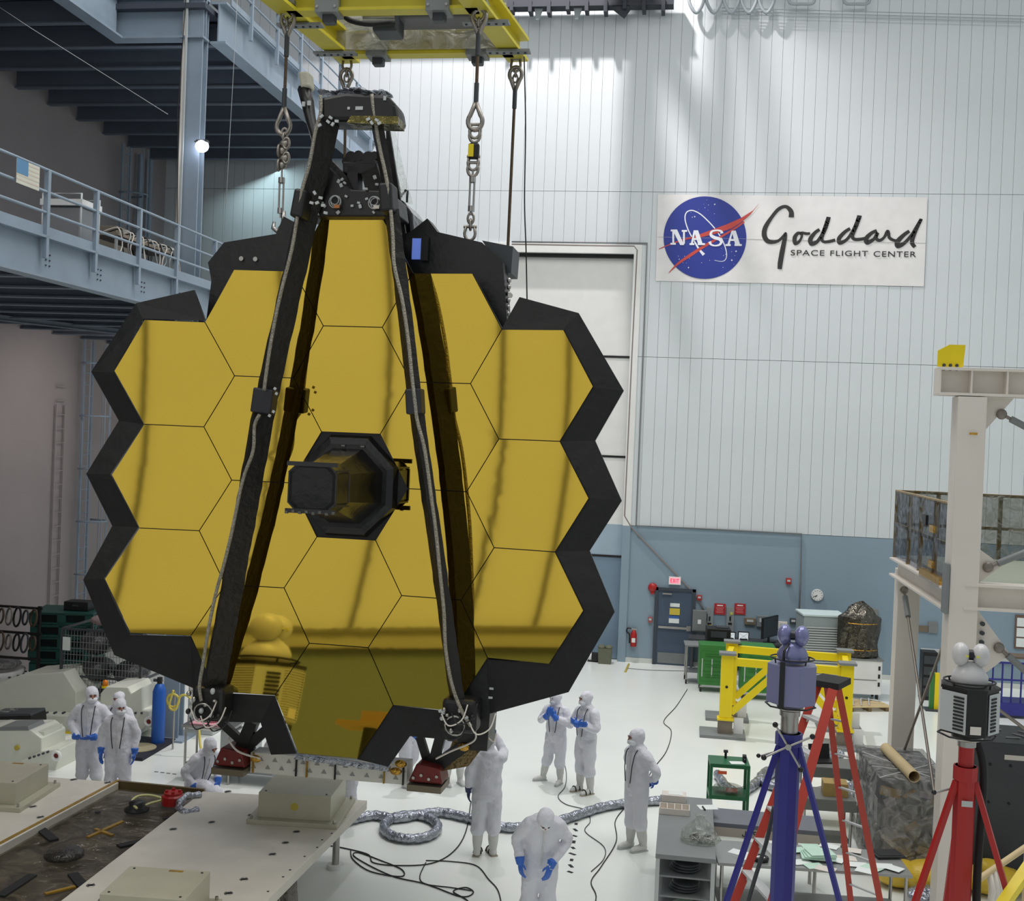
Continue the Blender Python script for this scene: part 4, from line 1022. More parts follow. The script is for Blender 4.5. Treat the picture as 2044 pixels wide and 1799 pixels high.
def person(label, feet, face, H=1.78, arms=('down', 'down'), bend=0, headp=0, heady=0, legs=None, gcol=None, shoes='plain', strap=True, boots=True, drop=0, torso_off=(0, 0), group=None, handup=None, sitbend=None):
    "feet: world point on floor; face: angle of the facing direction (0 looks towards the gallery)"
    t = thing('person', label, 'person', feet, face, group); S = H / 1.78
    hip = V3((torso_off[0], torso_off[1], .95 - drop)); Rb = Matrix.Rotation(bend, 3, 'X')
    def up(p):    # bend the upper body about the hips, forwards is -y
        q = V3(p) - V3((0, 0, .95)); return hip + Rb @ q
    m = MB(); sc_ = lambda p: V3(p) * S
    # torso
    prof = [(.80, .165, .125), (.90, .205, .150), (1.02, .205, .148), (1.14, .200, .145), (1.28, .210, .145), (1.38, .205, .130), (1.45, .150, .105), (1.51, .085, .085)]
    rings = []
    for z, rx, ry in prof:
        c = up((0, .0 if z > 1 else .01, z)) if z >= .9 else hip + V3((0, 0, z - .95))
        rot = Rb if z >= .9 else Matrix.Identity(3)
        rings.append([sc_(c + rot @ V3((rx * math.cos(2 * PI * k / 20), ry * math.sin(2 * PI * k / 20), 0))) for k in range(20)])
    m.loft(rings)
    nk = up((0, -.01, 1.49)); Rh = Rb @ Matrix.Rotation(heady, 3, 'Z') @ Matrix.Rotation(headp, 3, 'X')
    hc = nk + Rh @ V3((0, -.015, .145))
    chain(m, [sc_(up((0, 0, 1.42))), sc_(nk), sc_(hc)], [.11 * S, .085 * S, .07 * S])
    m.ell(sc_(hc), .098 * S, .116 * S, .130 * S, 18, 12, Rh)
    m.ell(sc_(hc + Rh @ V3((0, .02, .03))), .102 * S, .11 * S, .105 * S, 16, 10, Rh)
    m.ell(sc_(nk + Rb @ V3((0, .01, -.015))), .15 * S, .12 * S, .06 * S, 16, 8, Rb)
    legs = legs or (((-.11, -.01, .50), (-.13, 0, 0), 0), ((.11, -.01, .50), (.13, 0, 0), 0))
    for s_, (kn, ft, fa) in zip((-1, 1), legs):
        h = hip + V3((s_ * .095, 0, -.05)); kn = V3(kn); an = V3(ft) + V3((0, .02, .10)); mid = kn.lerp(an, .32)
        chain(m, [sc_(h), sc_(h.lerp(kn, .5)), sc_(kn), sc_(mid)], [.125 * S, .122 * S, .102 * S, .108 * S])
        if not boots: chain(m, [sc_(mid), sc_(an)], [.092 * S, .065 * S])
    wr = []
    for s_, a in zip((-1, 1), arms):
        e, wv, dd, nn = ARMS[a] if isinstance(a, str) else a
        fl2 = lambda p: V3((p[0] * s_, p[1], p[2]))
        sh = up((s_ * .175, .0, 1.40)); el = up(fl2(e)); wq = up(fl2(wv))
        chain(m, [sc_(up((s_ * .10, 0, 1.40))), sc_(sh), sc_(sh.lerp(el, .5) + V3((s_ * .01, 0, 0))), sc_(el), sc_(el.lerp(wq, .5)), sc_(wq)], [.08 * S, .088 * S, .078 * S, .070 * S, .063 * S, .046 * S])
        wr.append((s_, sc_(wq), Rb @ fl2(dd), Rb @ fl2(nn)))
    remesh(m.build('coverall', suit, t), .017 * S, 3, .045)
    # front closure
    zp = [sc_(up((.0, -.005 - (.148 if z < 1.3 else .135 if z < 1.42 else .115), z))) for z in (.92, 1.02, 1.14, 1.28, 1.38, 1.44)]
    MB().tube(zp, .008, 6).build('zip_flap', suit2, t)
    # boots
    for s_, (kn, ft, fa) in zip((-1, 1), legs):
        kn = V3(kn); ft = V3(ft); an = ft + V3((0, .02, .10)); mid = kn.lerp(an, .28); Rf = Matrix.Rotation(fa, 3, 'Z')
        if boots:
            b = MB(); chain(b, [sc_(mid), sc_(mid.lerp(an, .5)), sc_(an)], [.086 * S, .076 * S, .056 * S])
            b.ell(sc_(ft + V3((0, .03, .05))), .05 * S, .06 * S, .05 * S, 12, 8)
            chain(b, [sc_(ft + Rf @ V3((0, .03, .050))), sc_(ft + Rf @ V3((0, -.08, .048))), sc_(ft + Rf @ V3((0, -.17, .036)))], [.052 * S, .050 * S, .036 * S])
            remesh(b.build('boot', suit2, t), .012 * S, 2, .008)
            so = MB(); so.loft([[sc_(ft + Rf @ V3((x * .05, y, z))) for x, y in ((-1, .08), (1, .08), (1.05, -.08), (.8, -.19), (0, -.215), (-.8, -.19), (-1.05, -.08))] for z in (.0, .018)], False)
            so.build('sole', lightgrey if shoes == 'plain' else mat('sole beige', (168, 158, 140), .7), t)
            if shoes == 'sandal':
                for yy in (-.03, -.12):
                    MB().tube([sc_(ft + Rf @ V3((.056 * math.cos(a), yy, .02 + .075 * math.sin(a)))) for a in [PI * k / 8 for k in range(9)]], .010, 6).build('boot_strap', rubber, t)
    # face, mask, eyes
    f = lambda x, y, z: sc_(hc + Rh @ V3((x, y, z)))
    MB().ell(f(0, -.055, .012), .070 * S, .068 * S, .046 * S, 14, 9, Rh).build('face', skin, t)
    MB().ell(f(0, -.118, -.012), .014 * S, .02 * S, .024 * S, 8, 6, Rh).build('nose', skin, t)
    for x in (-.03, .03):
        MB().ell(f(x, -.113, .018), .012 * S, .009 * S, .008 * S, 8, 6, Rh).build('eye', blackm, t)
        MB().bar(f(x - .018, -.112, .036), f(x + .018, -.112, .036), .008, .006).build('eyebrow', mat('brow', (70, 48, 38), .8), t)
    mk = MB(); mk.ell(f(0, -.062, -.050), .078 * S, .082 * S, .056 * S, 14, 9, Rh); mk.build('face_mask', maskm, t)
    for i, z in enumerate((-.035, -.05, -.068)):
        MB().tube([f(.066 * math.sin(a), -.066 - .076 * math.cos(a), z) for a in [-.8 + .2 * k for k in range(9)]], .0025, 4).build('mask_pleat', suit2, t)
    gg = gcol or glove
    for s_, q, d_, n_ in wr: hand(t, q, d_, n_, s_, gg)
    if strap:
        for s_ in (-1, 1):
            pts = [up((s_ * .075, .02, 1.52)), up((s_ * .10, -.125, 1.44)), up((s_ * .085, -.168, 1.25)), up((s_ * .07, -.172, 1.10)), up((s_ * .055, -.170, 1.0))]
            MB().tube(smoothpath([sc_(p) for p in pts], 4), .0075, 6).build('harness_strap', rubber, t)
    return t
# left trio
person('masked person in white standing tallest at left, gloved hands clasped in front', F(176, 1592), math.radians(8), 1.84, ('clasp', 'clasp'), headp=.1, heady=.5)
person('masked person in white partly hidden behind two colleagues at left', F(232, 1572), math.radians(0), 1.64, ('crossed', 'crossed'), heady=.1, headp=.05)
person('masked person in white standing front of left group, blue gloves hanging down', F(233, 1612), math.radians(12), 1.76, ('down', 'down'), heady=.45, headp=.1)
# crouching
person('person in white crouching behind the metal plates with head turned aside', F(400, 1630), math.radians(60), 1.74, ('work', 'work'), bend=.42, headp=.1, drop=.38, torso_off=(0, .12),
       legs=(((-.14, -.34, .56), (-.13, -.22, 0), 0), ((.14, -.24, .36), (.14, .16, .02), 0)), strap=True, gcol=glove)
# seen under and behind the telescope
person('person in white mostly hidden behind the telescope, legs seen past the right foot', F(812, 1568), math.radians(60), 1.78, ('work', 'work'), legs=(((-.1, -.03, .5), (-.13, -.12, 0), 0), ((.1, -.03, .5), (.13, .22, 0), 0)), strap=False)
person('person in white behind the reaching colleague beside the right telescope foot', F(905, 1566), math.radians(30), 1.72, ('work', 'work'), strap=False)
person('person in white behind the white perforated beam, left of the grey block', F(566, 1640), math.radians(0), 1.72, ('work', 'work'), strap=False)
person('person in white behind the white perforated beam above the grey block', F(684, 1645), math.radians(200), 1.76, ('down', 'down'), strap=False)
# reaching up at the right edge of the telescope
upl = ((.22, -.20, 1.44), (.08, -.32, 1.68), (-.1, -.3, 1), (-1, -.2, 0))
person('person in white reaching up with a dark glove at the right of the telescope', F(968, 1708), math.radians(195), 1.84, (upl, 'down'), headp=.05, heady=-.3, shoes='sandal', gcol=gloved, strap=False,
       legs=(((-.11, -.02, .50), (-.11, -.02, 0), .3), ((.11, -.02, .50), (.12, .0, 0), -.3)))
# pair in the middle distance
person('shorter of two standing people mid floor, blue gloves joined at the chest', F(1106, 1562), math.radians(-20), 1.66, ('chest', 'chest'), headp=.15, heady=-.4,
       legs=(((-.14, -.02, .50), (-.24, -.02, 0), -.7), ((.11, -.01, .50), (.14, -.05, 0), .1)))
person('taller of two standing people mid floor, arms folded, beige soled overshoes', F(1166, 1582), math.radians(-42), 1.80, ('crossed', 'crossed'), headp=.12, heady=-.2, shoes='sandal')
person('person in white standing alone by the grey cart, hands behind the back', F(1266, 1696), math.radians(-50), 1.86, ('behind', 'behind'), headp=.1, heady=-.25, legs=(((-.09, 0, .5), (-.1, -.02, 0), 0), ((.09, 0, .5), (.1, .06, 0), 0)))
# nearest, bending over
person('nearest person in white at bottom centre looking down at blue gloved hands', F(1072, 1862), math.radians(14), 1.84, (((.30, .02, 1.17), (.26, -.16, .98), (-.1, -.5, -.8), (-.8, .2, -.3)), ((.32, .0, 1.16), (.10, -.25, 1.0), (-.3, -.5, -.7), (-.6, .5, -.5))), bend=.36, headp=.75, strap=False)
# ================================================================== METAL PLATES AT THE LOWER LEFT
PZ = .80
def plate(name, label, px4, z, th, mm, cat='plate', holes=(), hmat=None, hr=.045):
    c = [F(x, y, z) for x, y in px4]; root = V3((sum(p.x for p in c) / len(c), sum(p.y for p in c) / len(c), z - th))
    t = thing(name, label, cat, root)
    MB().prism([p - V3((0, 0, th)) for p in c], (0, 0, th)).build('plate_body', mm, t, True, bev=.006)
    for h in holes:
        q = F(*h, z); MB().torus(q + V3((0, 0, .001)), hr, .008, (0, 0, 1), 14, 5).build('hole_rim', steel, t, True)
        MB().cyl(q + V3((0, 0, .0005)), q + V3((0, 0, .002)), hr * .85, n=14).build('bolt_hole', rubber, t, True)
    return t
pr = plate('ground_plate', 'long pale aluminium plate with bolt holes, right of the film covered trough', [(405, 1580), (733, 1598), (430, 1900), (-10, 1900)], PZ, .13, alu,
      holes=[(455, 1581), (524, 1587), (501, 1628), (423, 1642), (346, 1656), (592, 1661), (570, 1683), (544, 1706), (487, 1756), (181, 1768), (456, 1784), (205, 1797)])
for h in [(688, 1632), (668, 1650), (662, 1664), (643, 1677), (633, 1692), (608, 1710), (579, 1737), (565, 1751), (535, 1780), (288, 1752), (250, 1783)]:
    q = F(*h, PZ); MB().cyl(q, q + V3((0, 0, .003)), .016, n=8).build('small_hole', rubber, pr, True)
pl_ = plate('ground_plate', 'pale aluminium plate at left edge carrying a square block', [(80, 1550), (237, 1562), (-60, 1722), (-260, 1722)], PZ, .13, alu,
      holes=[(147, 1557), (215, 1563), (50, 1590), (66, 1611), (81, 1632)])
# trough between the plates
tr = thing('cable_trough', 'dark trough under amber film between the two aluminium plates', 'trough', F(250, 1680, PZ - .5))
c = [F(237, 1564, PZ - .22), F(405, 1582, PZ - .22), F(-60, 1950, PZ - .22), F(-420, 1950, PZ - .22)]
MB().prism([p - V3((0, 0, .3)) for p in c], (0, 0, .3)).build('trough_floor', mat('trough grey', (134, 130, 132), .35, .3, bump=.3, bscale=3, var=.2, vscale=2), tr, True)
MB().bar(F(237, 1566, PZ - .06), F(-60, 1726, PZ - .06), .05, .14).build('trough_edge', amber, tr, True)
MB().bar(F(237, 1568, PZ - .06), F(408, 1585, PZ - .06), .05, .14).build('trough_edge', mat('edge brown', (98, 84, 52), .35), tr, True)
a = [F(232, 1572, PZ - .10), F(420, 1590, PZ - .10), F(60, 1870, PZ - .10), F(-300, 1870, PZ - .10)]
NU = NV = 12; vs = []
for j in range(NV + 1):
    for i in range(NU + 1):
        u, v = i / NU, j / NV; q = a[0].lerp(a[1], u).lerp(a[3].lerp(a[2], u), v); q.z += .012 * math.sin(u * 9 + v * 14) * math.sin(v * 11); vs.append(q)
m = MB(); m.add(vs, [(j * (NU + 1) + i, j * (NU + 1) + i + 1, (j + 1) * (NU + 1) + i + 1, (j + 1) * (NU + 1) + i) for j in range(NV) for i in range(NU)], True)
m.build('cover_film', film('amber trough film', (116, 106, 84), .36, 2.2, .1, .8), tr, True)
for p, q in (((80, 1655), (108, 1678)), ((0, 1790), (65, 1748)), ((145, 1745), (170, 1775)), ((236, 1690), (300, 1676))):
    MB().bar(F(*p, PZ - .09), F(*q, PZ - .09), .12, .03).build('slot', rubber, tr, True)
q = F(128, 1708, PZ - .09); MB().lathe(q, [(.24, 0), (.24, .04), (.2, .07), (0, .075)], 24).build('round_cap', mat('cap film', (44, 40, 34), .15, bump=.5), tr, True)
for p, q in (((190, 1655), (225, 1668)), ((90, 1785), (150, 1770)), ((175, 1672), (245, 1640))):
    MB().bar(F(*p, PZ - .085), F(*q, PZ - .085), .05, .02).build('tape_strip', amber, tr, True)
for (x, y) in ((195, 1622), (330, 1634)):
    q = F(x, y, PZ - .09); MB().cyl(q, q + V3((0, 0, .01)), .04).build('bolt', rubber, tr, True)
# things on the film
t = thing('hose_reel_cap', 'small black round fitting with cream hose lying on the trough film', 'fitting', F(273, 1618, PZ - .06))
MB().lathe((0, 0, 0), [(.17, 0), (.17, .03), (.11, .06), (.11, .12), (.05, .14), (0, .14)], 18).build('cap_body', blackm, t)
MB().tube(smoothpath([F(273, 1614, PZ + .05), F(262, 1602, PZ), F(275, 1590, PZ), F(300, 1588, PZ), F(325, 1596, PZ - .02), F(300, 1604, PZ - .04), F(282, 1612, PZ - .03)], 5), .018, 6).build('hose', mat('cream hose', (206, 204, 140), .5), t, True)
t = thing('red_canister', 'squat red canister on the film beside a silver wrapped hose', 'canister', F(345, 1605, PZ - .06))
MB().lathe((0, 0, 0), [(.16, 0), (.16, .12), (.13, .14), (.13, .17), (0, .17)], 12, smooth=False).build('canister_body', red, t)
for k in range(4): MB().cyl((.09 * math.cos(k * 1.57 + .4), .09 * math.sin(k * 1.57 + .4), .16), (.09 * math.cos(k * 1.57 + .4), .09 * math.sin(k * 1.57 + .4), .20), .025, n=8).build('knob', red, t)
t = MB().tube(smoothpath([F(400, 1588, PZ + .02), F(372, 1590, PZ + .05), F(356, 1608, PZ), F(366, 1622, PZ), F(395, 1618, PZ)], 5), [.05 + .012 * math.sin(k * 1.7) for k in range(21)], 10).build('wrapped_hose', tin)
tag(t, 'short silver wrapped hose curling over the trough edge', 'hose')
def block(label, px, z, sx, sy, h, rz, base=True):
    t = thing('mounting_block', label, 'block', F(*px, z), rz)
    MB().box((0, 0, .03), (sx * 1.25, sy * 1.25, .06)).build('flange', alu2, t, bev=.004)
    MB().box((0, 0, .06 + h / 2), (sx, sy, h)).build('block_body', alu2, t, bev=.005)
    for a in (-1, 1):
        for b in (-1, 1):
            MB().cyl((a * sx * .57, b * sy * .57, .06), (a * sx * .57, b * sy * .57, .10), .02, n=6).build('bolt', steel, t)
            MB().cyl((a * sx * .42, b * sy * .42, .06 + h), (a * sx * .42, b * sy * .42, .065 + h), .015, n=8).build('small_hole', rubber, t)
    MB().cyl((0, -sy / 2 - .002, .06 + h * .5), (0, -sy / 2, .06 + h * .5), .055, n=16).build('yellow_seal', mat('seal yellow', (190, 170, 70), .5), t)
    MB().box((sx * .1, sy * .42, .062 + h), (.16, .04, .004)).build('tape_strip', amber, t)
    return t
block('grey metal block with yellow seal bolted on the right plate', (604, 1622), PZ, 1.0, .95, .34, .08)
block('grey metal block cut by the left edge on the left plate', (-8, 1590), PZ, 1.05, .95, .30, .08)
block('grey metal block at bottom edge on the right plate', (310, 1835), PZ, .92, .8, .34, .08)
# legs under the plate
for i, (x, y) in enumerate(((690, 1622), (596, 1712), (560, 1760))):
    q = F(x, y, PZ); q.x -= .12
    t = thing('plate_leg', ['wrapped leg under the far right corner of the plate', 'film wrapped leg under the right edge of the plate', 'nearest wrapped leg under the right plate edge'][i], 'leg', (q.x, q.y, 0))
    MB().cyl((0, 0, .05), (0, 0, PZ - .13), .05).build('leg_tube', steel, t); MB().cyl((0, 0, 0), (0, 0, .06), .12).build('foot_pad', white if i == 0 else blackm, t)
    if i: MB().tube([(0, 0, .1), (.02, -.01, .25), (-.02, 0, .4), (0, .01, .6)], [.14, .11, .13, .1], 9).build('plastic_wrap', film('leg wrap', (160, 150, 140), .45, 9), t)

# ================================================================== LASER TRACKERS ON TRIPODS
def tracker(label, loc, scale, body, front, shell, vents, rz, cover=False):
    t = thing('laser_tracker', label, 'instrument', loc, rz); s = scale; before = set(t.children)
    MB().lathe((0, 0, 0), [(.09 * s, 0), (.13 * s, .02 * s), (.13 * s, .05 * s), (.10 * s, .07 * s)], 20).build('mount_ring', steel, t)
    hexp = [(.26 * math.cos(PI / 6 + PI / 3 * k), .22 * math.sin(PI / 6 + PI / 3 * k)) for k in range(6)]
    oct_ = [(-.23, -.06), (-.05, -.23), (.11, -.21), (.24, -.03), (.20, .16), (-.02, .22), (-.20, .14)]
    MB().loft([[V3((x * s, y * s, z * s)) for x, y in oct_] for z in (.09, .53)], False).build('instrument_body', body, t, bev=.008)
    def side(i, j, a0, a1, z0, z1, mm, nm, off=.004):
        p, q = V3((*oct_[i], 0)), V3((*oct_[j], 0)); d = (q - p); n = V3((d.y, -d.x, 0)).normalized()
        A = (p + d * a0 + n * off) * s; B = (p + d * a1 + n * off) * s
        MB().prism([A + V3((0, 0, z0 * s)), B + V3((0, 0, z0 * s)), B + V3((0, 0, z1 * s)), A + V3((0, 0, z1 * s))], n * .006 * s).build(nm, mm, t)
    if not cover:
        side(0, 1, -.02, 1.0, .11, .51, front, 'side_panel'); side(2, 3, .15, 1.0, .11, .51, front, 'side_panel')
    for k in range(10):
        z = .14 + .035 * k
        if vents:
            side(0, 1, .52, .92, z, z + .018, rubber, 'vent_slot', .012); side(2, 3, .25, .65, z, z + .018, rubber, 'vent_slot', .012)
    if not cover:
        side(1, 2, .2, .75, .12, .20, cream, 'rating_label', .006)
        MB().loft([[V3((x * s * 1.04, y * s * 1.04, z * s)) for x, y in oct_] for z in (.53, .56)], False).build('top_deck', blackm, t)
    MB().torus((0, 0, .60 * s), .21 * s, .009 * s, n=28, sy=.9).build('guard_ring', blackm, t)
    MB().torus((0, 0, .06 * s), .24 * s, .010 * s, n=8, sy=.95).build('base_guard', blackm, t)
    for k in range(4):
        a = PI / 4 + k * PI / 2; MB().cyl((.20 * s * math.cos(a), .18 * s * math.sin(a), .55 * s), (.21 * s * math.cos(a), .19 * s * math.sin(a), .60 * s), .008 * s, n=6).build('guard_post', blackm, t)
    MB().lathe((0, 0, .56 * s), [(.13 * s, 0), (.15 * s, .03 * s), (.15 * s, .09 * s), (.125 * s, .15 * s), (.08 * s, .20 * s), (.05 * s, .23 * s)], 24).build('dome', shell, t)
    for sx in (-.082, .082):
        MB().ell((sx * s, 0, .86 * s), .072 * s, .105 * s, .118 * s, 18, 12).build('head_lobe', shell, t)
    MB().cyl((-.05 * s, 0, .86 * s), (.05 * s, 0, .86 * s), .052 * s).build('head_core', blackm, t)
    MB().cyl((0, -.03 * s, .86 * s), (0, -.075 * s, .86 * s), .022 * s).build('lens', mat('lens glass', (30, 30, 40), .05), t)
    if not cover:
        for sx in (-.045, .045): MB().box((sx * s, -.092 * s, .86 * s), (.03 * s, .008 * s, .02 * s)).build('yellow_sticker', mat('sticker yellow', (226, 220, 90), .5), t)
    if cover:
        MB().box((-.06 * s, -.235 * s, .33 * s), (.05 * s, .014 * s, .52 * s)).build('lashing_strap', blackm, t)
        MB().tube([V3((-.06, -.19, .60)) * s, V3((-.06, -.17, .70)) * s, V3((-.03, -.10, .78)) * s], .013 * s, 6).build('lashing_strap', blackm, t)
    for c in t.children:
        for v in c.data.vertices: v.co.z *= .86
    return t
def tripod(label, loc, ztop, mm, r, legs, rz=0, cap=None):
    t = thing('tripod_stand', label, 'tripod', loc, rz); h = ztop
    MB().cyl((0, 0, .25), (0, 0, h - .22), r, n=8, smooth=False).build('main_post', mm, t)
    MB().cyl((0, 0, h - .24), (0, 0, h - .02), r * .72, n=12).build('inner_post', cap or mm, t)
    MB().cyl((0, 0, h - .05), (0, 0, h), r * .85, n=14).build('post_head', steel, t)
    MB().lathe((0, 0, h - .34), [(r * 1.12, 0), (r * 1.12, .12)], 10, smooth=False).build('collar', mm, t)
    for a in legs:
        d = V3((math.cos(a), math.sin(a), 0))
        MB().bar(d * r * .9 + V3((0, 0, h - .35)), d * 1.15 + V3((0, 0, .10)), .045, .045).build('brace_leg', mm, t)
        MB().bar(d * r * .5 + V3((0, 0, .32)), d * 1.15 + V3((0, 0, .12)), .06, .06).build('base_leg', mm, t)
        MB().cyl(d * 1.15 + V3((0, 0, 0)), d * 1.15 + V3((0, 0, .12)), .07).build('foot', rubber, t)
    MB().cyl((-r, 0, h - .42), (-r - .16, -.05, h - .46), .010, n=6).build('crank_handle', steel, t)
    MB().ell((-r - .17, -.05, h - .46), .022, .022, .022, 8, 6).build('crank_knob', blackm, t)
    return t
ra = P(1930, 1478, 10.4)
tripod('red tripod post at right under the white vented instrument', (ra.x, ra.y, 0), ra.z, red, .092, [math.radians(a) for a in (200, 340, 90)])
tracker('white vented laser instrument on the red tripod', ra + V3((0, 0, .0)), 1.0, blackm, lightgrey, mat('white shell', (206, 204, 204), .3), True, math.radians(-4))
MB().box(ra + V3((-.0, -.108, -.52)), (.09, .004, .05)).build('post_label', lightgrey, bpy.data.objects['tripod_stand'], True)
t = MB().tube(smoothpath([ra + V3((.08, .1, .02)), ra + V3((.17, .08, -.3)), ra + V3((.15, .06, -1.2)), ra + V3((.17, .04, -2.2)), V3((ra.x + .14, ra.y, .02))], 6), .035, 8).build('instrument_cable', rubber)
tag(t, 'thick black cable hanging down the right side of the red tripod', 'cable')
ba = P(1577, 1418, 11.6)
tb = tripod('blue tripod post carrying the violet grey covered instrument', (ba.x, ba.y, 0), ba.z, bluep, .118, [math.radians(a) for a in (205, 335, 90)], cap=steel)
for k in range(4):
    a = math.radians(30 + 90 * k); c = V3((-.02, -.16, -.32)) + ba; e = c + V3((math.cos(a) * .26, -.02, math.sin(a) * .24))
    MB().cyl(c, e, .011, n=6).build('capstan_spoke', steel, tb, True); MB().ell(e, .028, .028, .028, 8, 6).build('capstan_knob', blackm, tb, True)
MB().cyl(ba + V3((-.02, -.12, -.32)), ba + V3((-.02, -.19, -.32)), .03).build('capstan_hub', steel, tb, True)
tracker('violet grey covered laser instrument on the blue tripod', ba, 1.0, bluel, bluel, bluepearl, False, math.radians(-12), cover=True)
# its sister near the gallery, seen only as an image in the mirrors
sa = V3((-7.26, 6.2, 3.58))
tripod('tripod post whose image shows in the lowest left mirrors', (sa.x, sa.y, 0), sa.z, red, .105, [math.radians(a) for a in (200, 340, 90)])
tracker('ridged laser instrument seen reflected in the lowest left mirrors', sa, 1.0, mat('ridged body', (196, 196, 190), .5), lightgrey, mat('white shell', (206, 204, 204), .3), True, math.radians(95))
for k in range(20):
    m_ = MB(); z_ = .10 + .021 * k
    m_.loft([[V3((x * 1.03, y * 1.03, (z_ + dz) * .86)) for x, y in [(-.23, -.06), (-.05, -.23), (.11, -.21), (.24, -.03), (.20, .16), (-.02, .22), (-.20, .14)]] for dz in (0, .009)], False)
    m_.build('cooling_ridge', MATS['ridged body'], bpy.data.objects['laser_tracker.002'])
t = thing('pedestal_table', 'small flat topped stand seen reflected in the lowest mirror', 'table', (-6.12, 7.3, 0))
MB().box((0, 0, 3.50), (.42, .3, .035)).build('table_top', mat('ply', (176, 150, 110), .6), t); MB().box((.06, 0, 3.56), (.22, .2, .09)).build('tray', mat('ply', (176, 150, 110), .6), t)
MB().cyl((0, 0, 0), (0, 0, 3.48), .05).build('pedestal', darkgrey, t)

# ================================================================== STEP LADDER
lt = P(1655, 1352, 13.4); ltop = lt.z; lx, ly = lt.x, lt.y
sl = thing('step_ladder', 'tall orange red fibreglass step ladder behind the blue tripod', 'ladder', (lx, ly, 0))
fa_, fb_ = F(1460, 1990), F(1590, 1990)
Tz = ltop
a_l, a_r = V3((lx - .10, ly - .12, Tz)), V3((lx + .10, ly + .20, Tz))
# climbing side descends to the left towards the viewer, rear side to the right
g1 = P(1472, 1790, 12.3); g2 = P(1562, 1790, 11.7)
def ground(a, g): d = (g - a); return a + d * (a.z / -d.z)
L1, L2 = P(1632, 1370, 13.5), P(1662, 1378, 13.1)
G1, G2 = ground(L1, P(1470, 1790, 12.6)), ground(L2, P(1545, 1790, 11.9))
MB().bar(L1, G1, .06, .09, (1, 0, 0)).build('side_rail', redl, sl, True); MB().bar(L2, G2, .06, .10, (1, 0, 0)).build('side_rail', redl, sl, True)
nst = 11
for k in range(1, nst):
    a, b = L1.lerp(G1, k / nst), L2.lerp(G2, k / nst); MB().bar(a, b, .11, .03).build('step', lightgrey, sl, True)
    MB().bar(a.lerp(b, .1) + V3((0, 0, -.03)), a.lerp(G1, .03) + V3((0, 0, -.12)), .02, .02).build('step_brace', lightgrey, sl, True)
R1, R2 = P(1650, 1365, 13.6), P(1672, 1368, 13.3)
H1, H2 = ground(R1, P(1697, 1790, 14.6)), ground(R2, P(1755, 1790, 14.2))
MB().bar(R1, H1, .05, .07, (1, 0, 0)).build('rear_rail', redl, sl, True); MB().bar(R2, H2, .05, .075, (1, 0, 0)).build('rear_rail', redl, sl, True)
for k in range(1, 8):
    MB().bar(R1.lerp(H1, k / 8), R2.lerp(H2, k / 8), .03, .02).build('rear_brace', lightgrey, sl, True)
MB().bar(L1.lerp(L2, .5) + V3((-.02, -.06, .05)), R1.lerp(R2, .5) + V3((.06, .1, .05)), .34, .07).build('top_cap', rubber, sl, True)
for p in (G1, G2, H1, H2): MB().box(V3((p.x, p.y, .03)), (.09, .09, .06)).build('foot', rubber, sl, True)
t = MB().tube(smoothpath([P(1545, 1610, 11.9), P(1530, 1680, 11.9), P(1505, 1760, 11.9), P(1480, 1850, 11.9)], 5), .022, 7).build('ladder_cable', darkgrey)
tag(t, 'dark cable hanging along the ladder steps behind the blue post', 'cable')

# ================================================================== WHITE STEEL STAND AT RIGHT
GX = 3.60; Y0, Y1 = 15.8, 20.2
st = thing('steel_stand', 'cream white steel stand with two columns, platform and wrapped railings at right', 'platform', (GX + 2, 18, 0))
def hcol(x, y, z0, z1, w_=.40): MB().bx(x - w_ / 2, x + w_ / 2, y - w_ / 2, y + w_ / 2, z0, z1).build('column', cream, st, True, bev=.01)
hcol(GX, Y0, .05, 6.93, .36); hcol(GX + .14, Y1, .05, 4.2, .36)
hcol(GX + 4.4, Y0, .05, 6.93); hcol(GX + 4.4, Y1, .05, 4.2)
for x in (GX, GX + 4.4):
    for y in (Y0, Y1): MB().bx(x - .35, x + .35, y - .35, y + .35, 0, .05).build('base_plate', lightgrey, st, True)
MB().ibeam((GX - .42, Y0, 7.12), (GX + 4.8, Y0, 7.12), .36, .36, .035).build('top_beam', cream, st, True)
for x in (GX - .41, GX - .02, GX + .42): MB().bx(x - .012, x + .012, Y0 - .17, Y0 + .17, 6.96, 7.28).build('stiffener', cream, st, True)
MB().prism([V3((GX - .44, Y0 - .1, 7.31)), V3((GX - .12, Y0 - .1, 7.31)), V3((GX - .10, Y0 - .1, 7.60)), V3((GX - .30, Y0 - .1, 7.60)), V3((GX - .44, Y0 - .1, 7.52))], (0, .03, 0)).build('yellow_stop_plate', yellow, st, True)
for k in range(3):
    for z in (7.28, 7.33): MB().cyl((GX - .36 + .08 * k, Y0 - .12, z), (GX - .36 + .08 * k, Y0 - .09, z), .022, n=6).build('bolt', darkgrey, st, True)
MB().ibeam((GX, Y0 - .02, 4.34), (GX + 4.4, Y0 - .02, 4.34), .34, .34, .035).build('platform_beam', cream, st, True)
MB().ibeam((GX - .02, Y0, 4.24), (GX - .02, Y1, 4.24), .30, .30, .03).build('platform_beam', cream, st, True)
MB().ibeam((GX, Y1, 4.24), (GX + 4.4, Y1, 4.24), .30, .30, .03).build('platform_beam', cream, st, True)
MB().bx(GX + .1, GX + 4.4, Y0 + .1, Y1, 4.40, 4.44).build('platform_deck', mat('deck grey green', (150, 156, 140), .5), st, True)
MB().bx(GX - .23, GX - .19, Y0 - .2, Y0 + .05, 4.1, 4.75).build('junction_plate', midgrey, st, True)
def gusset(p, q, r_): MB().prism([V3(p), V3(q), V3(r_)], (0, .03, 0)).build('gusset', cream, st, True)
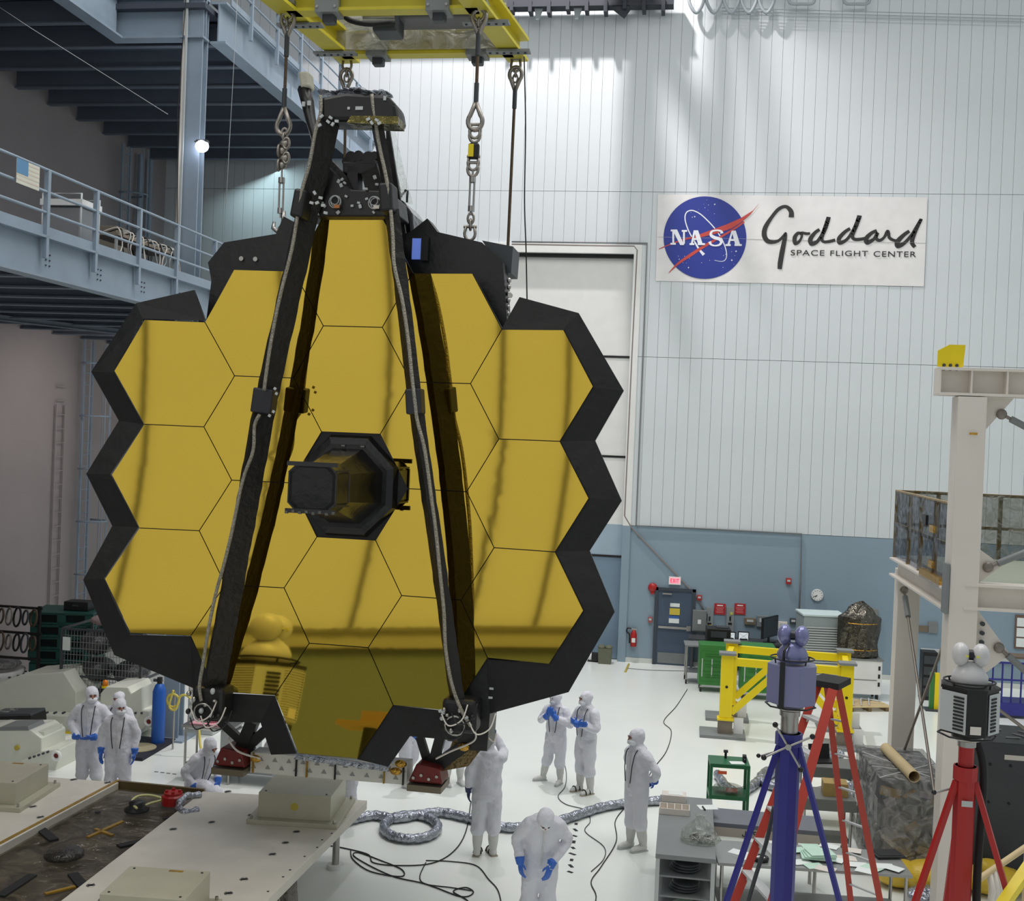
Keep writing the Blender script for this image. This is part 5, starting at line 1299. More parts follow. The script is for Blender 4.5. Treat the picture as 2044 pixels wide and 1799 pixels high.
gusset((GX + .21, Y0, 6.93), (GX + .55, Y0, 6.93), (GX + .21, Y0, 6.5)); gusset((GX + .21, Y0, 4.5), (GX + .5, Y0, 4.75), (GX + .21, Y0, 4.95)); gusset((GX + .21, Y0, 4.17), (GX + .65, Y0, 3.6), (GX + .21, Y0, 3.2))
def rod(a, b):
    a, b = V3(a), V3(b); MB().cyl(a, b, .022, n=8).build('tie_rod', mat('rod grey', (140, 132, 124), .4, .6), st, True)
    MB().cyl(a.lerp(b, .03), a.lerp(b, .12), .045, n=10).build('turnbuckle', midgrey, st, True); MB().ell(a, .07, .04, .07, 10, 8).build('clevis', MATS['rod grey'], st, True)
rod((GX + .4, Y0 - .03, 6.72), (GX + 4.2, Y0 - .03, 4.8)); rod((GX + .32, Y0 - .03, 4.72), (GX + 4.2, Y0 - .03, 6.6)); rod((GX + .5, Y0 - .03, 3.68), (GX + 4.2, Y0 - .03, .6)); rod((GX + 4.0, Y0 + .03, 0.5), (GX + .2, Y0 + .03, 3.1))
rod((GX, Y1 - .5, 3.9), (GX, Y0 + .3, .8)); rod((GX, Y0 + .4, 3.95), (GX, Y1 - .4, .8))
for y in (Y0 + .3, Y0 + 1.35, Y0 + 2.4, Y0 + 3.3, Y1 + .1):
    MB().bx(GX - .10, GX - .04, y - .03, y + .03, 4.38, 5.5).build('rail_post', amber, st, True)
for z in (5.5, 4.95): MB().bx(GX - .10, GX - .05, Y0 + .3, Y1 + .1, z - .025, z + .025).build('rail', amber, st, True)
for x in (GX + .6, GX + 1.6, GX + 2.6, GX + 3.6): MB().bx(x - .03, x + .03, Y1 + .08, Y1 + .14, 4.38, 5.5).build('rail_post', amber, st, True)
for z in (5.5, 4.95): MB().bx(GX - .1, GX + 4.4, Y1 + .08, Y1 + .13, z - .025, z + .025).build('rail', amber, st, True)
MB().bx(GX - .06, GX + 4.4, Y1 + .05, Y1 + .07, 4.42, 5.52).build('film_screen', film('rail film', (150, 152, 142), .26, 5), st, True)
MB().bx(GX - .12, GX - .11, Y0 + .4, Y1, 4.42, 5.5).build('film_screen', film('rail film blue', (150, 160, 176), .16, 4), st, True)
MB().box((GX - .13, Y0 + 1.8, 5.2), (.04, .25, .14)).build('black_box', blackm, st, True)
for z in (5.1, 4.6): MB().box((GX - .12, Y0 + 1.3, z), (.05, .28, .10)).build('clamp_band', goldfoil, st, True)
MB().box((GX - .12, Y0 + 1.2, 4.42), (.10, 1.4, .12)).build('tape_wad', goldfoil, st, True)
MB().box((GX + .02, Y0 - .215, 6.45), (.10, .005, .03)).build('tape_tab', goldfoil, st, True)
for k in range(4): MB().cyl((GX + .28, Y0 - .06, 3.98 - .12 * k), (GX + .28, Y0 - .02, 3.98 - .12 * k), .03, n=8).build('bolt', darkgrey, st, True)

# ================================================================== YELLOW TRESTLE
ts = thing('yellow_trestle', 'bright yellow welded steel trestle on grey foot plates', 'trestle', F(1570, 1480))
FL, FR = F(1446, 1468), F(1684, 1492); ZT = 1.72
dv = (FR - FL).normalized(); bk = V3((-dv.y, dv.x, 0)) * 1.55
cs = [FL, FR, FL + bk, FR + bk]
for i, p in enumerate(cs):
    MB().bar(p + V3((0, 0, .34)), p + V3((0, 0, ZT)), .26, .20, (0, 1, 0)).build('post', yellow, ts, True, bev=.01)
    MB().box(p + V3((0, 0, .36)), (.34, .3, .04)).build('post_flange', yellow, ts, True)
    MB().box(p + V3((0, 0, ZT + .025)), (.36, .30, .05)).build('top_pad', midgrey, ts, True)
    MB().box(p + V3((0, 0, .20)), (.30, .26, .30)).build('foot_block', mat('weathered block', (128, 118, 104), .6, var=.2), ts, True)
    MB().box(p + V3((-.05, .02, .03)), (.95, .75, .06)).build('foot_plate', midgrey, ts, True)
    MB().box(p + V3((.28, 0, .22)), (.2, .06, .34)).build('paper_box', white, ts, True)
for a, b in ((0, 1), (2, 3), (0, 2), (1, 3)):
    MB().bar(cs[a] + V3((0, 0, ZT - .14)), cs[b] + V3((0, 0, ZT - .14)), .12, .16).build('top_rail', yellow, ts, True)
for a, b in ((0, 1), (2, 3)):
    A, B = cs[a], cs[b]
    MB().bar(A.lerp(B, .05) + V3((0, 0, .50)), A.lerp(B, .46) + V3((0, 0, ZT - .2)), .12, .13).build('diagonal_brace', yellow, ts, True)
    MB().bar(B.lerp(A, .05) + V3((0, 0, .50)), B.lerp(A, .46) + V3((0, 0, ZT - .2)), .12, .13).build('diagonal_brace', yellow, ts, True)
for p in cs[:2]: MB().cyl(p + V3((0, -.11, 1.05)), p + V3((0, -.08, 1.05)), .03, n=8).build('bolt_hole', rubber, ts, True)
MB().cyl(cs[0].lerp(cs[1], .40) + V3((0, -.10, 1.28)), cs[0].lerp(cs[1], .40) + V3((0, -.05, 1.28)), .03, n=8).build('bolt_hole', rubber, ts, True)
# ================================================================== THINGS ON THE BACK WALL
def WL(px, py, off=.0): p = P(px, py, YW - .02 - off); return p
def onwall(name, label, cat, px, py, group=None): return thing(name, label, cat, WL(px, py), 0, group)
px2m = YW / FPX
# exit door
d0 = F(1342, 1331); d0.y = YW - .02
dd = struct('door_2', MB().bx(d0.x - .49, d0.x + .49, YW - .06, YW, 0.0, 2.06), mat('door leaf', (70, 86, 106), .45))
def sub(nm, x0, x1, z0, z1, mm, y0=.10, y1=.06): return MB().bx(d0.x + x0, d0.x + x1, YW - y0, YW - y1, z0, z1).build(nm, mm, dd)
for a in ((-.56, -.47, 0, 2.14), (.47, .56, 0, 2.14), (-.56, .56, 2.06, 2.14)): sub('door_frame', *a, mat('door frame', (58, 66, 76), .5))
sub('kick_plate', -.42, .42, .05, .34, mat('kick plate', (128, 134, 134), .4, .4), .075)
sub('push_bar', -.43, .44, 1.02, 1.08, steel, .13, .08); sub('push_bar_housing', .34, .46, .98, 1.12, steel, .12)
sub('door_closer', -.35, -.1, 1.96, 2.0, steel, .14)
sub('notice', -.13, .13, 1.62, 1.72, paper, .068); sub('notice', -.14, .14, 1.40, 1.58, mat('notice yellow', (212, 190, 70), .6), .068); sub('notice', -.15, .13, 1.17, 1.37, paper, .068); sub('notice_header', -.15, .13, 1.30, 1.37, mat('notice blue', (60, 100, 170), .6), .071)
t = onwall('exit_sign', 'glowing red exit sign above the grey blue door', 'sign', 1347, 1159)
MB().box((0, -.03, 0), (.33, .06, .22)).build('sign_box', white, t); MB().box((0, -.062, 0), (.27, .004, .16)).build('sign_face', mat('exit face', (250, 170, 185), .5, emit=.5), t)
ex = mat('exit red', (238, 40, 78), .5, emit=.9)
def bars(par, name, mm, segs, y, th=.018):
    for nm, sg_ in segs:
        m = MB()
        for x0, z0, x1, z1 in sg_: m.bar((x0, y, z0), (x1, y, z1), .004, th, (0, 0, 1)) if abs(x1 - x0) > abs(z1 - z0) else m.bar((x0, y, z0), (x1, y, z1), th, .004, (0, 1, 0))
        m.build(nm, mm, par)
bars(t, 'l', ex, [('letter_e', [(-.11, -.055, -.11, .055), (-.11, .047, -.065, .047), (-.11, 0, -.07, 0), (-.11, -.047, -.065, -.047)]), ('letter_x', [(-.045, -.055, .0, .055), (-.045, .055, .0, -.055)]), ('letter_i', [(.032, -.055, .032, .055)]), ('letter_t', [(.082, -.055, .082, .055), (.055, .047, .11, .047)])], -.067)
t = onwall('fire_bell', 'round red fire bell on wall left of the exit sign', 'alarm', 1303, 1173)
MB().lathe((0, 0, 0), [(.05, 0), (.13, .02), (.13, .05), (.09, .09), (0, .10)], 20, (0, -1, 0)).build('gong', red, t); MB().box((0, -.03, -.15), (.1, .06, .06)).build('striker_box', red, t)
t = onwall('fire_extinguisher', 'red fire extinguisher with black hose hanging left of the door', 'extinguisher', 1265, 1275)
MB().lathe((0, -.09, -.2), [(.08, 0), (.085, .02), (.085, .34), (.05, .42), (.03, .46), (0, .46)], 16).build('cylinder_body', red, t)
MB().box((0, -.09, .28), (.14, .04, .04)).build('valve_handle', steel, t); MB().tube(smoothpath([(0, -.09, .26), (-.16, -.09, .3), (-.2, -.09, .2), (-.12, -.09, .12), (-.11, -.09, -.12)]), .02, 7).build('hose', blackm, t)
MB().box((0, -.178, -.02), (.10, .004, .12)).build('label_sheet', paper, t)
MB().bx(-.04, .04, -.02, 0, -.1, .1).build('bracket', blackm, t)
for nm, lb, px, py, sx, sz, mm in (('alarm_box', 'small red alarm box high on the blue wall', 1574, 1160, .14, .16, red), ('call_point', 'little red call point left of the door', 1298, 1237, .11, .16, mat('faded red', (160, 84, 84), .6)), ('alarm_horn', 'small red horn box right of the door frame', 1396, 1193, .13, .14, red),
                                   ('fuse_panel', 'tall narrow grey cabinet on wall behind the foil wrapped unit', 1733, 1250, .46, .96, mat('panel grey', (134, 136, 130), .5)), ('wall_plate', 'brown plate low on the blue wall', 1497, 1240, .3, .18, mat('brown plate', (118, 106, 88), .6)),
                                   ('wall_plate', 'grey plate on the blue wall right of the brown plate', 1522, 1240, .3, .3, midgrey), ('wall_notice', 'cream notice low on the blue wall', 1562, 1248, .24, .2, cream), ('outlet_box', 'dark outlet box left of the big louvred cabinet', 1583, 1240, .18, .16, darkgrey), ('outlet_box', 'grey outlet box under the vertical wall conduit', 1596, 1240, .12, .16, midgrey)):
    t = onwall(nm, lb, nm.split('_')[-1], px, py)
    MB().box((0, -.04, 0), (sx, .08, sz)).build('box_body', mm, t, bev=.006); MB().box((0, -.085, sz * .1), (sx * .6, .01, sz * .35)).build('front_plate', mm if sz > .3 else lightgrey, t)
t = onwall('switch_cabinet', 'grey electrical cabinet on wall right of the door', 'cabinet', 1396, 1238)
MB().box((0, -.09, 0), (.38, .18, .58)).build('cabinet_body', mat('cab grey', (120, 126, 124), .5), t, bev=.01); MB().box((0, -.185, 0), (.34, .012, .52)).build('door', MATS['cab grey'], t); MB().box((0, -.195, -.02), (.09, .006, .12)).build('label_sheet', white, t); MB().box((.2, -.1, .1), (.03, .05, .2)).build('lever', darkgrey, t)
t = onwall('horn_speaker', 'round white speaker under the grey electrical cabinet', 'speaker', 1391, 1278)
MB().lathe((0, 0, 0), [(.03, 0), (.04, .06), (.13, .12), (.12, .12)], 18, (0, -1, 0)).build('horn', cream, t); MB().cyl((0, -.02, 0), (0, -.02, .17), .03).build('mount', cream, t)
for i, (px, lb) in enumerate(((1416, 'grey control strip with a glowing red lamp left of the danger signs'), (1457, 'grey control strip between the two red danger signs'))):
    t = onwall('control_strip', lb, 'control panel', px, 1243)
    MB().box((0, -.03, 0), (.2, .06, .86)).build('panel_body', mat('strip grey', (142, 148, 150), .5), t)
    MB().box((0, -.065, .12), (.04, .02, .12)).build('switch', blackm, t); MB().box((0, -.065, -.02), (.10, .02, .05)).build('switch', blackm, t); MB().box((.03, -.065, -.08 if i == 0 else .26), (.07, .01, .07)).build('yellow_tag', mat('tag yellow', (204, 200, 90), .5), t)
    MB().ell((0, -.07, -.20), .035, .03, .035, 12, 8).build('pilot_lamp', mat('red lamp', (255, 40, 50), .4, emit=5) if i == 0 else darkred, t)
for i, (px, lb) in enumerate(((1437, 'red danger sign with white lines, left one'), (1477, 'red danger sign with white lines, right one'))):
    t = onwall('danger_sign', lb, 'sign', px, 1216)
    MB().box((0, -.01, 0), (.30, .02, .30)).build('sign_plate', redtag, t)
    MB().box((0, -.022, .10), (.16, .004, .03)).build('heading_line', white, t)
    for k in range(5): MB().box((-.01 * (k % 2), -.022, .04 - .035 * k), (.22 - .03 * (k % 3), .004, .010)).build('text_line', mat('pinkish', (224, 150, 150), .6), t)
t = onwall('wall_clock', 'round white wall clock on the blue wall', 'clock', 1631, 1188)
MB().lathe((0, 0, 0), [(.165, 0), (.165, .05), (.15, .055)], 28, (0, -1, 0)).build('clock_case', lightgrey, t); MB().cyl((0, -.052, 0), (0, -.058, 0), .15, n=28).build('clock_face', white, t)
for k in range(12): a = k * PI / 6; MB().box((.125 * math.sin(a), -.06, .125 * math.cos(a)), (.014, .004, .02), Matrix.Rotation(a, 3, 'Y')).build('hour_mark', blackm, t)
for a, l in ((3.9, .08), (4.3, .12)): MB().bar((0, -.062, 0), (l * math.sin(a), -.062, l * math.cos(a)), .012, .004, (0, 1, 0)).build('clock_hand', blackm, t)
# conduits
def pipe(label, pts, r, mm, name='wall_conduit'):
    o = MB().tube([V3((p.x, YW - .06, p.z)) for p in (WL(*q) for q in pts)], r, 6).build(name, mm); return tag(o, label, 'conduit')
pipe('outer grey conduit framing the big door and crossing the blue wall top', [(1022, 483), (1292, 486), (1284, 700), (1270, 1049), (1420, 1056), (1600, 1066), (1598, 1160), (1594, 1240)], .022, mat('conduit grey', (120, 122, 122), .5))
pipe('inner thin conduit beside the big door, slanting down to the red horn', [(1022, 488), (1266, 492), (1272, 500), (1262, 700), (1247, 1030), (1262, 1055), (1300, 1095), (1345, 1142), (1388, 1188), (1408, 1222)], .02, mat('conduit brown', (136, 124, 118), .5))
t = tag(MB().bx(P(1838, 1272, YW).x, P(2030, 1285, YW).x, YW - .12, YW - .02, .72, .92).build('raceway', lightgrey), 'white power raceway on the wall behind the white stand', 'raceway')
t = onwall('notice_frame', 'brown framed notice board with papers at the right edge', 'board', 2045, 1262)
MB().box((0, -.02, 0), (.5, .04, .9)).build('frame', mat('brown frame', (110, 90, 78), .6), t)
for k in range(3): MB().box((-.02, -.045, .26 - .27 * k), (.38, .006, .23)).build('paper_sheet', paper, t)
t = onwall('wall_plate', 'brown plate on the wall between the two stand columns', 'plate', 1842, 1255); MB().box((0, -.02, 0), (.28, .04, .16)).build('plate_body', MATS['brown plate'], t); MB().box((.25, -.02, .05), (.24, .04, .3)).build('plate_body', midgrey, t)

# ================================================================== EQUIPMENT ALONG THE BACK
def casters(t, sx, sy, r=.06, par=None, m=None):
    for x in (-sx, sx):
        for y in (-sy, sy):
            MB().cyl((x - .02, y, r), (x + .02, y, r), r, n=12).build('caster', m or rubber, t); MB().box((x, y, r * 2), (.05, .05, r)).build('caster_fork', steel, t)
def wtable(label, p, sx, sy, h, top, leg, rz=0, shelf=True, wheels=False, name='work_table'):
    t = thing(name, label, 'table', p, rz); z0 = .12 if wheels else 0
    MB().box((0, 0, h - .02), (sx, sy, .04)).build('table_top', top, t, bev=.004)
    for x in (-sx / 2 + .06, sx / 2 - .06):
        for y in (-sy / 2 + .06, sy / 2 - .06): MB().cyl((x, y, z0), (x, y, h - .04), .022, n=8).build('leg', leg, t)
    if shelf: MB().box((0, 0, .3), (sx - .1, sy - .1, .02)).build('shelf', top, t)
    if wheels: casters(t, sx / 2 - .06, sy / 2 - .06)
    return t
g = F(1400, 1362); wtable('stainless table on casters against the wall right of the door', V3((g.x, g.y, 0)), .95, .7, 1.0, midgrey, steel, .06, wheels=True)
def gcab(label, px, py, w_, h_, rz=.05, extra=None):
    q = F(px, py); t = thing('tool_cabinet', label, 'cabinet', q, rz)
    MB().box((0, 0, h_ / 2 + .12), (w_, .6, h_ - .12)).build('cabinet_body', green2, t, bev=.01)
    for k in range(3): MB().box((0, -.305, .3 + (h_ - .35) * k / 3 + .1), (w_ * .9, .012, (h_ - .4) / 3 * .9)).build('drawer', green2, t); MB().bar((-w_ * .3, -.33, .42 + (h_ - .35) * k / 3), (w_ * .3, -.33, .42 + (h_ - .35) * k / 3), .02, .02).build('drawer_handle', green2, t)
    for x in (-w_ * .4, -.05, w_ * .25): MB().box((x, -.315, h_ * .55), (.025, .006, h_ * .4)).build('hinge_strip', lightgrey if x else green, t)
    casters(t, w_ / 2 - .06, .22); return t
gcab('green roller tool cabinet left of the yellow trestle', 1421, 1378, .72, 1.12); gcab('green roller tool cabinet seen through the yellow trestle', 1508, 1393, .8, 1.25)
q = F(1470, 1352); t = thing('work_desk', 'dark desk with screens along the back wall', 'desk', (q.x, YW - .6, 0))
MB().box((0, 0, .90), (2.6, .7, .05)).build('desk_top', darkgrey, t); 
for x in (-1.2, 1.2): MB().box((x, 0, .44), (.06, .6, .88)).build('side_panel', darkgrey, t)
MB().box((.2, .3, .44), (2.3, .03, .8)).build('back_panel', darkgrey, t)
for i, (px, lb) in enumerate(((1457, 'left of two small monitors with bright crossed screens'), (1484, 'right of two small monitors with bright crossed screens'))):
    q = P(px, 1270, YW - .55); t = thing('monitor', lb, 'monitor', V3((q.x, q.y, .93)), .1 * i)
    hh = q.z - .93
    MB().box((0, 0, .012), (.2, .16, .024)).build('stand_base', blackm, t); MB().bar((0, .02, .0), (0, .02, hh), .04, .03).build('stand_neck', blackm, t)
    MB().box((0, 0, hh), (.30, .03, .24)).build('monitor_case', blackm, t); MB().box((0, -.018, hh), (.25, .004, .19)).build('screen', mat('screen glow', (214, 222, 226), .4, emit=.55), t)
    for s_ in (-1, 1): MB().bar((-.11 * s_, -.022, hh - .08), (.11 * s_, -.022, hh + .08), .004, .012, (0, 1, 0)).build('screen_mark', darkgrey, t)
q = P(1535, 1283, YW - .8); t = thing('monitor', 'large black monitor turned sideways behind the trestle', 'monitor', V3((q.x, q.y, .93)), math.radians(60))
MB().box((0, 0, .42), (.9, .05, .55)).build('monitor_case', blackm, t); MB().box((0, -.03, .42), (.84, .005, .5)).build('screen', mat('screen dark', (40, 44, 48), .15), t); MB().box((0, 0, .01), (.3, .22, .02)).build('stand_base', blackm, t); MB().box((0, .02, .1), (.06, .04, .2)).build('stand_neck', blackm, t)
q = P(1436, 1302, YW - 1.9); t = thing('printer', 'black box shaped machine on the stainless table', 'machine', F(1425, 1362) + V3((.05, 0, 1.0)), .05)
MB().box((0, 0, .22), (.62, .5, .42)).build('machine_body', blackm, t, bev=.02); MB().box((0, -.26, .28), (.4, .02, .15)).build('front_panel', darkgrey, t); MB().box((.1, 0, .44), (.3, .3, .03)).build('lid', darkgrey, t)
# louvred cabinet
q = F(1632, 1376); t = thing('cooling_unit', 'tall light grey louvred cooling cabinet behind the blue tripod', 'cabinet', q, .12)
MB().box((0, 0, 1.0), (1.05, .9, 1.86)).build('cabinet_body', mat('unit grey', (150, 160, 162), .45), t, bev=.01)
for k in range(22): MB().bar((-.46, -.47, .35 + .062 * k), (.46, -.47, .35 + .062 * k), .02, .03).build('louvre', lightgrey, t)
MB().box((0, 0, 1.95), (1.1, .95, .04)).build('lid', mat('lid pale', (204, 220, 218), .5), t); casters(t, .4, .35)
# foil wrapped unit on its white cart
q = F(1714, 1392); t = thing('equipment_cart', 'white boxy cart on casters below the foil wrapped unit', 'cart', q, .08)
MB().box((0, 0, .56), (.95, .6, .85)).build('cart_body', white, t, bev=.03); casters(t, .38, .22, .09)
for k in range(3): MB().box((.4, -.305, .4 + .2 * k), (.05, .01, .1)).build('latch', blackm, t)
MB().box((0, -.305, .5), (.7, .008, .012)).build('panel_seam', darkgrey, t); MB().box((0, 0, 1.0), (1.0, .65, .03)).build('top_lip', midgrey, t)
t = thing('foil_wrapped_unit', 'crumpled mirror foil wrapped unit standing on the white cart', 'equipment', q + V3((-.05, .05, 1.02)), .1)
rng = random.Random(4); rings = []
for z, r in ((0, .42), (.05, .46), (.35, .45), (.7, .46), (.98, .45), (1.06, .34), (1.2, .24), (1.3, .16), (1.36, .06)):
    rings.append([V3(((r + rng.uniform(-.05, .04)) * math.cos(2 * PI * k / 22) * 1.1, (r + rng.uniform(-.05, .04)) * math.sin(2 * PI * k / 22) * .8, z + rng.uniform(-.02, .02) * (z > 0))) for k in range(22)])
MB().loft(rings, False).build('foil_cover', darkwrap, t)
for z in (.85, .2): MB().torus((0, 0, z), .47, .012, n=20, sy=.8).build('tie_band', goldfoil, t)
# wooden pallet, khaki bin
q = F(1722, 1414); t = thing('cable_pallet', 'small brown pallet with loose cable on the floor right of the trestle', 'pallet', q, .35)
for k in range(5): MB().box((0, -.3 + .15 * k, .11), (1.1, .11, .03)).build('slat', woodtube, t)
for x in (-.45, 0, .45): MB().box((x, 0, .05), (.08, .7, .09)).build('runner', mat('pallet wood', (120, 100, 70), .8), t)
for k in range(3): MB().tube(smoothpath([(-.4 + .2 * k, -.3, .14), (-.2 + .2 * k, .1, .2), (.1 + .1 * k, .25, .15), (.5, .3 - .1 * k, .13)], 4), .015, 6).build('cable', lightgrey, t)
q = F(1207, 1324); t = thing('waste_bin', 'khaki bin standing at the foot of the big door', 'bin', q)
MB().loft([[V3((sx * .19 * f_, sy * .17 * f_, z)) for sx, sy in ((-1, -1), (1, -1), (1, 1), (-1, 1))] for z, f_ in ((0, .9), (.42, 1.0))], False).build('bin_body', mat('khaki', (104, 108, 88), .7, bump=.3), t, bev=.02)
for x in (-.1, .1): MB().ell((x, 0, .44), .11, .17, .07, 10, 7).build('bag_bulge', MATS['khaki'], t)
q = F(1184, 1320); t = thing('floor_blower', 'small black and white blower beside the khaki bin', 'blower', q)
MB().cyl((-.12, 0, .12), (.12, 0, .12), .12).build('drum', white, t); MB().box((.06, -.1, .16), (.2, .14, .2)).build('motor_box', blackm, t); MB().box((0, 0, .015), (.3, .25, .03)).build('base_plate', blackm, t)
# things far right behind the stand
q = F(2010, 1428); t = thing('stacker_frame', 'dark blue barred trolley at the right edge behind the grey cabinet', 'trolley', q, .1)
MB().box((.2, 0, .22), (1.9, .7, .3)).build('base_box', bluep, t, bev=.01)
for k in range(9): MB().cyl((-.7 + .22 * k, -.3, .36), (-.7 + .22 * k, -.3, 1.3), .022, n=6).build('upright_bar', bluep, t)
for z in (.9, 1.3): MB().bar((-.75, -.3, z), (1.1, -.3, z), .04, .04).build('cross_bar', bluep, t)
MB().box((.2, 0, 1.42), (1.5, .5, .05)).build('tray', mat('tray brown', (110, 92, 76), .6), t)
for x in (-.6, 1.0): MB().cyl((x, -.2, .0), (x, -.2, 1.4), .02, n=6).build('post', bluep, t)
q = F(1862, 1418); t = thing('guard_post', 'green and yellow guard post between the two white columns', 'post', q)
MB().box((-.05, 0, .45), (.09, .1, .9)).build('green_bar', green2, t); MB().box((.06, 0, .45), (.1, .1, .9)).build('yellow_bar', yellow, t); MB().box((0, 0, .02), (.4, .35, .04)).build('base_plate', darkgrey, t)
q = F(1850, 1395); t = thing('black_rack', 'narrow black rack behind the rear white column', 'rack', q)
MB().box((0, 0, .6), (.35, .4, 1.2)).build('rack_body', blackm, t)
for k in range(4): MB().box((0, -.21, .2 + .27 * k), (.3, .02, .2)).build('module', darkgrey, t)

# ================================================================== BENCHES AND CARTS NEAR RIGHT
z1 = 1.08
a = F(1316, 1586, z1); b = F(1432, 1716, z1); cxx, cyy = (a.x + b.x) / 2, (a.y + b.y) / 2
t = thing('grey_bench', 'long grey topped rolling bench at bottom centre right', 'bench', (cxx, cyy, 0))
sx_, sy_ = .74, abs(a.y - b.y)
MB().box((0, 0, z1 - .03), (sx_, sy_, .06)).build('bench_top', midgrey, t, bev=.005)
for x in (-sx_ / 2 + .03, sx_ / 2 - .03):
    for y in (-sy_ / 2 + .04, 0, sy_ / 2 - .04): MB().box((x, y, z1 / 2 + .05), (.05, .05, z1 - .14)).build('upright', lightgrey, t)
for z in (.25, .55, .8): MB().box((0, 0, z), (sx_ - .08, sy_ - .06, .02)).build('shelf', midgrey, t)
casters(t, sx_ / 2 - .02, sy_ / 2 - .1, .09)
for k in range(3):
    t2 = thing('folded_cloth', ['dark folded cloth on the upper shelf of the grey bench', 'dark folded cloth on the middle shelf of the grey bench', 'pale folded cloth on the bottom shelf of the grey bench'][k], 'cloth', (cxx, cyy - sy_ / 2 + .3, (.81, .56, .26)[k]))
    for j in range(3): MB().ell((.01 * j, 0, .03 + .035 * j), .2 - .01 * j, .2, .03, 12, 6).build('fold', darkgrey if k < 2 else paperg, t2)
q = F(1346, 1622, z1); t = thing('parts_tray', 'clear plastic tray of small parts on the grey bench', 'tray', q)
MB().box((0, 0, .005), (.40, .26, .01)).build('tray_floor', cream, t)
for s_ in ((-.2, 0, .01, .26), (.2, 0, .01, .26), (0, -.13, .40, .01), (0, .13, .40, .01), (0, 0, .01, .26), (-.1, 0, .01, .26), (.1, 0, .01, .26)): MB().box((s_[0], s_[1], .045), (s_[2], s_[3], .08)).build('tray_wall', cream, t)
q = F(1345, 1598, z1); t = thing('white_box', 'low white carton at the far end of the grey bench', 'box', q); MB().box((0, 0, .05), (.34, .22, .10)).build('carton_body', cream, t, bev=.005); MB().box((.02, 0, .103), (.2, .15, .006)).build('lid_sheet', paper, t)
q = F(1412, 1612, z1); t = thing('paper_sheet', 'white paper with a black marker on the grey bench', 'paper', q, .3); MB().box((0, 0, .002), (.26, .20, .004)).build('sheet', paper, t); MB().cyl((-.08, -.14, .012), (-.07, .0, .012), .012, n=8).build('marker', blackm, t)
q = F(1396, 1680, z1); t = thing('parts_bag', 'clear plastic bag of metal parts on the grey bench', 'bag', q)
rng = random.Random(8)
bg = [[V3((r * (1 + rng.uniform(-.1, .1)) * math.cos(2 * PI * k / 16), r * .75 * (1 + rng.uniform(-.1, .1)) * math.sin(2 * PI * k / 16), z)) for k in range(16)] for z, r in ((.005, .24), (.04, .26), (.14, .22), (.24, .12), (.30, .05), (.34, .07))]
MB().loft(bg).build('bag_film', clearw, t)
mm_ = MB()
for k in range(40): a_ = rng.uniform(0, 2 * PI); r = rng.uniform(0, .17); h = rng.uniform(.02, .08); v_ = V3((rng.uniform(-1, 1), rng.uniform(-1, 1), rng.uniform(-.3, .3))).normalized() * .035; c_ = V3((r * math.cos(a_), r * .7 * math.sin(a_), h)); mm_.cyl(c_ - v_, c_ + v_, .009, n=6)
o = mm_.build('metal_parts', steel, t); o['kind'] = 'stuff'
# long paper covered table
z2 = .92; p0 = F(1433, 1722, z2); p1 = F(1822, 1748, z2); tw = (p1 - p0).length; ang = math.atan2(p1.y - p0.y, p1.x - p0.x); cen = (p0 + p1) / 2 + V3((-math.sin(ang), math.cos(ang), 0)) * .42
pt_ = wtable('stainless table covered with papers behind the ladder', V3((cen.x, cen.y, 0)), tw, .84, z2, mat('steel top', (158, 160, 158), .35, .5), steel, ang)
rng = random.Random(21)
lab = ['white sheet of paper among many on the stainless table'] * 30
ORD = ['leftmost', 'second', 'third', 'fourth', 'fifth', 'sixth', 'seventh', 'eighth', 'ninth', 'tenth', 'eleventh', 'twelfth', 'thirteenth', 'fourteenth', 'fifteenth', 'sixteenth', 'rightmost']
PX_ = [1475, 1498, 1618, 1640, 1655, 1600, 1625, 1690, 1712, 1665, 1740, 1700, 1765, 1782, 1590, 1648, 1728]
for k, (px, py) in enumerate(((1475, 1702), (1498, 1712), (1618, 1690), (1640, 1705), (1655, 1690), (1600, 1722), (1625, 1730), (1690, 1715), (1712, 1728), (1665, 1718), (1740, 1735), (1700, 1700), (1765, 1732), (1782, 1736), (1590, 1700), (1648, 1738), (1728, 1742))):
    q = F(px, py, z2); q.z = z2 + .0015 * k + .001
    t = MB().box((0, 0, 0), (.24, .18, .0012)).build('paper_sheet', [paper, paper, paperg, cream][k % 4], None); t.location = q; t.rotation_euler = (0, 0, rng.uniform(-.7, .7))
    tag(t, f"{['white', 'white', 'pale green', 'cream'][k % 4]} sheet on the stainless table, {ORD[sorted(PX_).index(px)]} sheet from its left end", 'paper', 'papers on the stainless table')
q = F(1632, 1716, z2); t = thing('document_pouch', 'stack of pale green plastic document pouches on the table', 'pouches', q + V3((0, 0, .03)))
for k in range(4): MB().box((.01 * k, .01 * (k % 2), .01 + .018 * k), (.42 - .03 * k, .26, .014), Matrix.Rotation(.1 * k, 3, 'Z')).build('pouch', paperg, t)
q = F(1770, 1708, z2); t = thing('laptop_case', 'flat black tablet case lying on the table by the wrapped crate', 'case', q + V3((0, 0, .0)), .3); MB().box((0, 0, .02), (.38, .3, .03)).build('case_body', blackm, t, bev=.008); MB().box((0, 0, .037), (.3, .22, .004)).build('case_face', rubber, t)
q = F(1518, 1718, z2); t = thing('tape_roll', 'black and white tape roll on the table by the ladder', 'tape', q + V3((0, 0, .0))); MB().torus((0, 0, .03), .08, .028, n=18).build('roll', blackm, t); MB().torus((0, 0, .03), .05, .014, n=18).build('core', white, t)
